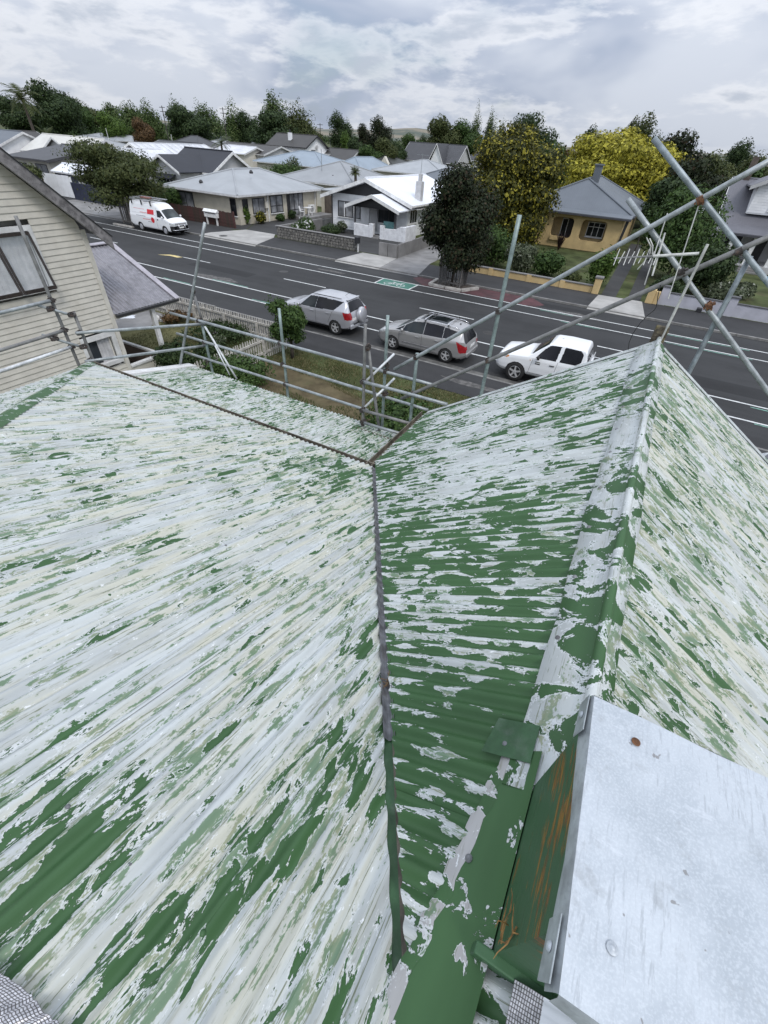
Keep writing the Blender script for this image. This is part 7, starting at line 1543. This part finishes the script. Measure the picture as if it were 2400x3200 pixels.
# ---- skyline: (label, u centre, v top, distance, width in px, kind, leaf)
sky_ = [('big dark tree with ragged top at the left', 150, 250, 95, 150, 'r', 'dark', 1), ('dark tree behind the tall palm', 40, 298, 100, 130, 'r', 'dark', 1), ('dense tree right of the big ragged tree', 215, 300, 104, 120, 'r', 'mid', 2), ('narrow olive tree left of the bright green one', 262, 312, 110, 110, 'r', 'olive', 2), ('bright lime green tree among the rooftops', 335, 343, 100, 82, 'r', 'bright', 3), ('rusty brown spreading tree', 440, 364, 100, 70, 'r', 'rust', 1), ('first leafy poplar above the rooftops', 330, 302, 150, 110, 'p', 'poplar', 4), ('second leafy poplar above the rooftops', 398, 300, 150, 110, 'p', 'poplar', 5), ('third leafy poplar above the rooftops', 450, 306, 150, 100, 'p', 'poplar', 6), ('tall poplar behind the utility pole', 535, 283, 135, 100, 'p', 'poplar', 4), ('broad poplar in the middle of the row', 628, 292, 135, 120, 'p', 'poplar', 5), ('dark base tree between the poplars', 585, 330, 125, 130, 'r', 'dark', 2), ('last poplar of the row', 718, 297, 128, 100, 'p', 'poplar', 6), ('dark filler tree right of the last poplar', 770, 340, 130, 80, 'r', 'dark', 3), ('tallest poplar, left of its pair', 842, 255, 130, 130, 'p', 'poplar', 4), ('tall olive poplar, right of its pair', 925, 278, 128, 125, 'p', 'olive', 5), ('dark lower tree under the tall poplar pair', 880, 345, 130, 190, 'r', 'dark', 1), ('brownish low tree right of the tall poplars', 970, 380, 140, 70, 'r', 'olive', 2), ('dome-shaped dark tree left of the hills', 1065, 344, 150, 82, 'r', 'dark', 3), ('small dark dome tree', 1140, 382, 150, 52, 'r', 'purple', 1), ('round very dark dome tree', 1193, 358, 150, 72, 'r', 'purple', 2), ('yellowish young tree below the dome', 1085, 408, 130, 44, 'r', 'bright', 3), ('dark tree by the red shop sign', 1115, 430, 125, 70, 'r', 'dark', 1), ('loose bush below the round dark dome', 1160, 450, 122, 80, 'r', 'mid', 2), ('pale-stemmed bush right of the feather banner', 1210, 425, 125, 80, 'r', 'olive', 3), ('dark shrubs left of the steep grey roof', 1245, 440, 140, 60, 'r', 'dark', 1), ('distant green trees under the hills', 1290, 415, 210, 70, 'r', 'mid', 2), ('further distant trees right of the hills', 1325, 405, 240, 60, 'p', 'dark', 4), ('broad willow above the steep roof', 1395, 362, 180, 120, 'r', 'olive', 3), ('second willow crown right of the first', 1460, 375, 185, 110, 'r', 'mid', 1), ('leaning lombardy poplar with feathery top', 1500, 312, 190, 55, 'p', 'poplar', 6), ('second lombardy poplar behind the conifer', 1545, 318, 190, 55, 'p', 'poplar', 4), ('third short lombardy poplar', 1580, 345, 190, 45, 'p', 'poplar', 5), ('big dark tree between the golden pair', 1680, 350, 135, 150, 'r', 'dark', 2), ('dark shoulder tree left of that one', 1625, 372, 140, 70, 'r', 'dark', 3), ('shaded trees behind the pyramid roof', 1755, 440, 105, 120, 'r', 'mid', 1), ('low brown shrub mass behind the pyramid roof', 1790, 465, 120, 90, 'r', 'rust', 2), ('dark-topped tree left of the big yellow crown', 1865, 388, 130, 80, 'r', 'dark', 3), ('tall grey-green tree right of the yellow crown', 2040, 350, 125, 120, 'r', 'olive', 1), ('small tree left of the tall grey-green one', 1995, 365, 125, 60, 'r', 'olive', 2), ('wide dark conifer right of the crossing tubes', 2160, 400, 95, 190, 'r', 'purple', 3), ('lower dark conifer behind the crossing tubes', 2085, 455, 88, 150, 'r', 'dark', 1), ('dark lower trees behind the crossing tubes, right part', 2200, 480, 76, 190, 'r', 'purple', 2), ('shaded thicket left of the grey villa chimney', 2130, 540, 66, 170, 'r', 'dark', 3), ('dark tree right of the conifers', 2250, 470, 80, 130, 'r', 'olive', 2), ('distant blue-green tree at the right', 2345, 430, 150, 110, 'r', 'dark', 3), ('olive tree at the right edge', 2385, 475, 95, 130, 'r', 'olive', 1), ('bright tree at the right edge above the grey villa', 2370, 510, 78, 100, 'r', 'mid', 2), ('brown-green bush above the villa chimney', 2290, 500, 84, 110, 'r', 'olive', 3)]
protos = {}
for s_ in range(1, 4): protos['r', s_] = lobes_round(1, 1, 0, 15, s_*7+1)
for s_ in range(4, 7): protos['p', s_] = lobes_poplar(1, 1, 0, 13, s_*3)
for s_ in range(1, 4): protos['c', s_] = lobes_cone(1.05, 1, 0, 16, s_)
for lb, u, v, y, wpx, kd, lf, sd_ in sky_:
    q = at(u, v, y); dpt = (q-Vector((0, 0, CAMH))).dot(Vector(AX[:, 2].tolist())); w_ = max(2.5, wpx*dpt/FPX*1.08); h_ = q.z-.3
    if kd == 'r': s2 = sd_ % 3+1
    elif kd == 'p': s2 = (sd_-4) % 3+4
    else: s2 = (sd_-1) % 3+1
    base = .08*h_ if kd != 'p' else .04*h_
    lo = [(x*w_, y_*w_, base+z*(h_-base), a*w_, b*w_, c*(h_-base)) for x, y_, z, a, b, c in protos[kd, s2]]
    big_ = w_ > 12; tree('tree' if kd == 'r' else ('poplar_tree' if kd == 'p' else 'conifer_tree'), lb, (q.x, q.y, 0), lo, LM[lf], 9000 if not big_ else 13000, min(.55, max(.30, w_*.036)), h_*.45, .25, 'trees on the skyline', rough=.17 if kd != 'p' else .14, asp=.7, depth=.3, solid=.74)
# far woods: one mass
def belt(n=260):
    L = []
    for i in range(n):
        az = rng.uniform(-1.25, .75); dd = rng.uniform(230, 900)**1.0; x, y = dd*math.sin(az), dd*math.cos(az)
        if y < 60: continue
        h_ = rng.uniform(5.5, 9.0); w_ = rng.uniform(7, 16); L.append((x, y, h_*.5, w_*.55, w_*.55, h_*.52))
    me = leaf_mesh('far_woods', LM['dark'], L, 26000, 1.5, .9, rough=.15); o = bpy.data.objects.new('far_woods', me); COL.objects.link(o); o['kind'] = 'stuff'; o['label'] = 'dark far-off woods below the hills'
belt()
# hills
def hills():
    V = []; F = []; n = 120; prof = [(-1.3, 12), (-.9, 16), (-.62, 26), (-.53, 34), (-.49, 46), (-.46, 56), (-.42, 50), (-.38, 36), (-.30, 26), (-.2, 20), (-.05, 30), (.02, 36), (.10, 26), (.3, 16), (.45, 22), (.8, 16)]
    az = np.linspace(-1.3, .8, n); top_ = np.interp(az, [p[0] for p in prof], [p[1] for p in prof])+rng.normal(size=n)*.8
    for a, h_ in zip(az, top_):
        for dd, f in ((2300, -.02), (2600, .45), (3000, 1.0), (3500, .7), (4200, .0)): V.append((dd*math.sin(a), dd*math.cos(a), h_*f+rng.normal()*1.5*f))
    for i in range(n-1):
        for j in range(4): F.append((i*5+j, (i+1)*5+j, (i+1)*5+j+1, i*5+j+1))
    m, t, p = newmat('hill pasture'); N = NT(t); g_ = N.n('ShaderNodeNewGeometry').outputs['Position']; c = N.mix(N.step(N.noise(g_, .006, 6, .6), .42, .6), (.19, .165, .12), (.07, .085, .065)); N.val(p.inputs['Base Color'], c); p.inputs['Roughness'].default_value = .95
    struct(MB().add(V, F).build('hills', m, smooth=True))
hills()
# ---- near yard planting
lo = lobes_round(1.85, 1.65, .7, 10, 4); tree('garden_tree', 'small round shrub tree between the fence corner and the silver SUV', (-12.2, 14.5, .05), lo, LM['mid'], 5200, .11, .9, .08, 'near garden plants', cat='shrub', rough=.3, depth=.45, solid=.5)
for lb, x, y, w_, h_, m, n in [('bushy green shrub inside the side picket fence corner', -12.0, 11.4, 2.6, 1.1, 'mid', 4200), ('dark shrubs below the inner scaffold bay', -5.0, 10.8, 3.4, 1.7, 'mid', 5200), ('deep green shrub at the verandah corner', -4.2, 8.0, 2.4, 1.6, 'dark', 3200), ('dark climbing shrub beside the porch of the cream house', -14.1, 10.2, 1.6, 1.5, 'dark', 3600), ('rambling shrub along the picket side fence', -14.4, 11.9, 1.6, 1.0, 'dark', 2600), ('flower bed plants along the front pickets', -16.0, 14.5, 3.6, .6, 'dark', 2000), ('small brown plants under the front pickets at the left', -19.6, 14.7, 1.6, .5, 'rust', 700), ('low grey-green plant in the porch garden', -15.6, 13.4, .9, .5, 'grey', 600)]: shrub(lb, x, y, w_, h_, m, n, .10, group='near garden plants')
def grass(label, name, poly, n, h_, cols, z=.04):
    P = np.array(poly); x0, y0 = P.min(0); x1, y1 = P.max(0); pts = np.stack([rng.uniform(x0, x1, n), rng.uniform(y0, y1, n)], 1); k = inpoly(pts[:, 0], pts[:, 1], poly); pts = pts[k]; m = len(pts)
    dens = np.sin(pts[:, 0]*1.3+1)*np.sin(pts[:, 1]*1.7)+np.sin(pts[:, 0]*3.1+pts[:, 1]*2.2)*.6; keep = rng.random(m) < np.clip(.62+.4*dens, .12, 1); pts = pts[keep]; m = len(pts)
    a = rng.uniform(0, 6.28, m); s_ = np.stack([np.cos(a), np.sin(a), 0*a], 1)*rng.uniform(.006, .016, m)[:, None]; hh = h_*rng.uniform(.5, 1.4, m); tip = np.stack([rng.normal(size=m)*.04, rng.normal(size=m)*.04, hh], 1); b = np.concatenate([pts, np.full((m, 1), z)], 1)
    V = np.stack([b-s_, b+s_, b+tip], 1).reshape(-1, 3); me = bpy.data.meshes.new(name); me.from_pydata(V.tolist(), [], np.arange(3*m).reshape(-1, 3).tolist()); me.materials.append(leaf_mat(name+' blades', *cols)); o = bpy.data.objects.new(name, me); COL.objects.link(o); o['kind'] = 'stuff'; o['label'] = label
grass('patchy dry grass on the front lawn behind the scaffold', 'lawn_grass', [(-13.0, 13.6), (-9.9, 13.3), (-6.8, 12.5), (-3.6, 11.2), (-2.5, 15.4), (-13.0, 15.4)], 46000, .075, ((.06, .075, .022), (.16, .145, .065), (.23, .20, .11), .3))
grass('longer green grass between bare earth and shrubs', 'yard_grass', [(-13.0, 9.5), (-4.0, 8.6), (-3.6, 11.4), (-6.8, 12.7), (-8.6, 11.6), (-13.0, 12.4)], 16000, .10, ((.035, .065, .016), (.09, .12, .035)))
grass('short lawn in the porch garden', 'porch_lawn_grass', [(-19.8, 11.2), (-15.6, 9.6), (-14.0, 12.0), (-13.4, 15.2), (-20.2, 15.2), (-19.8, 13.4)], 22000, .05, ((.055, .07, .022), (.13, .12, .05)))
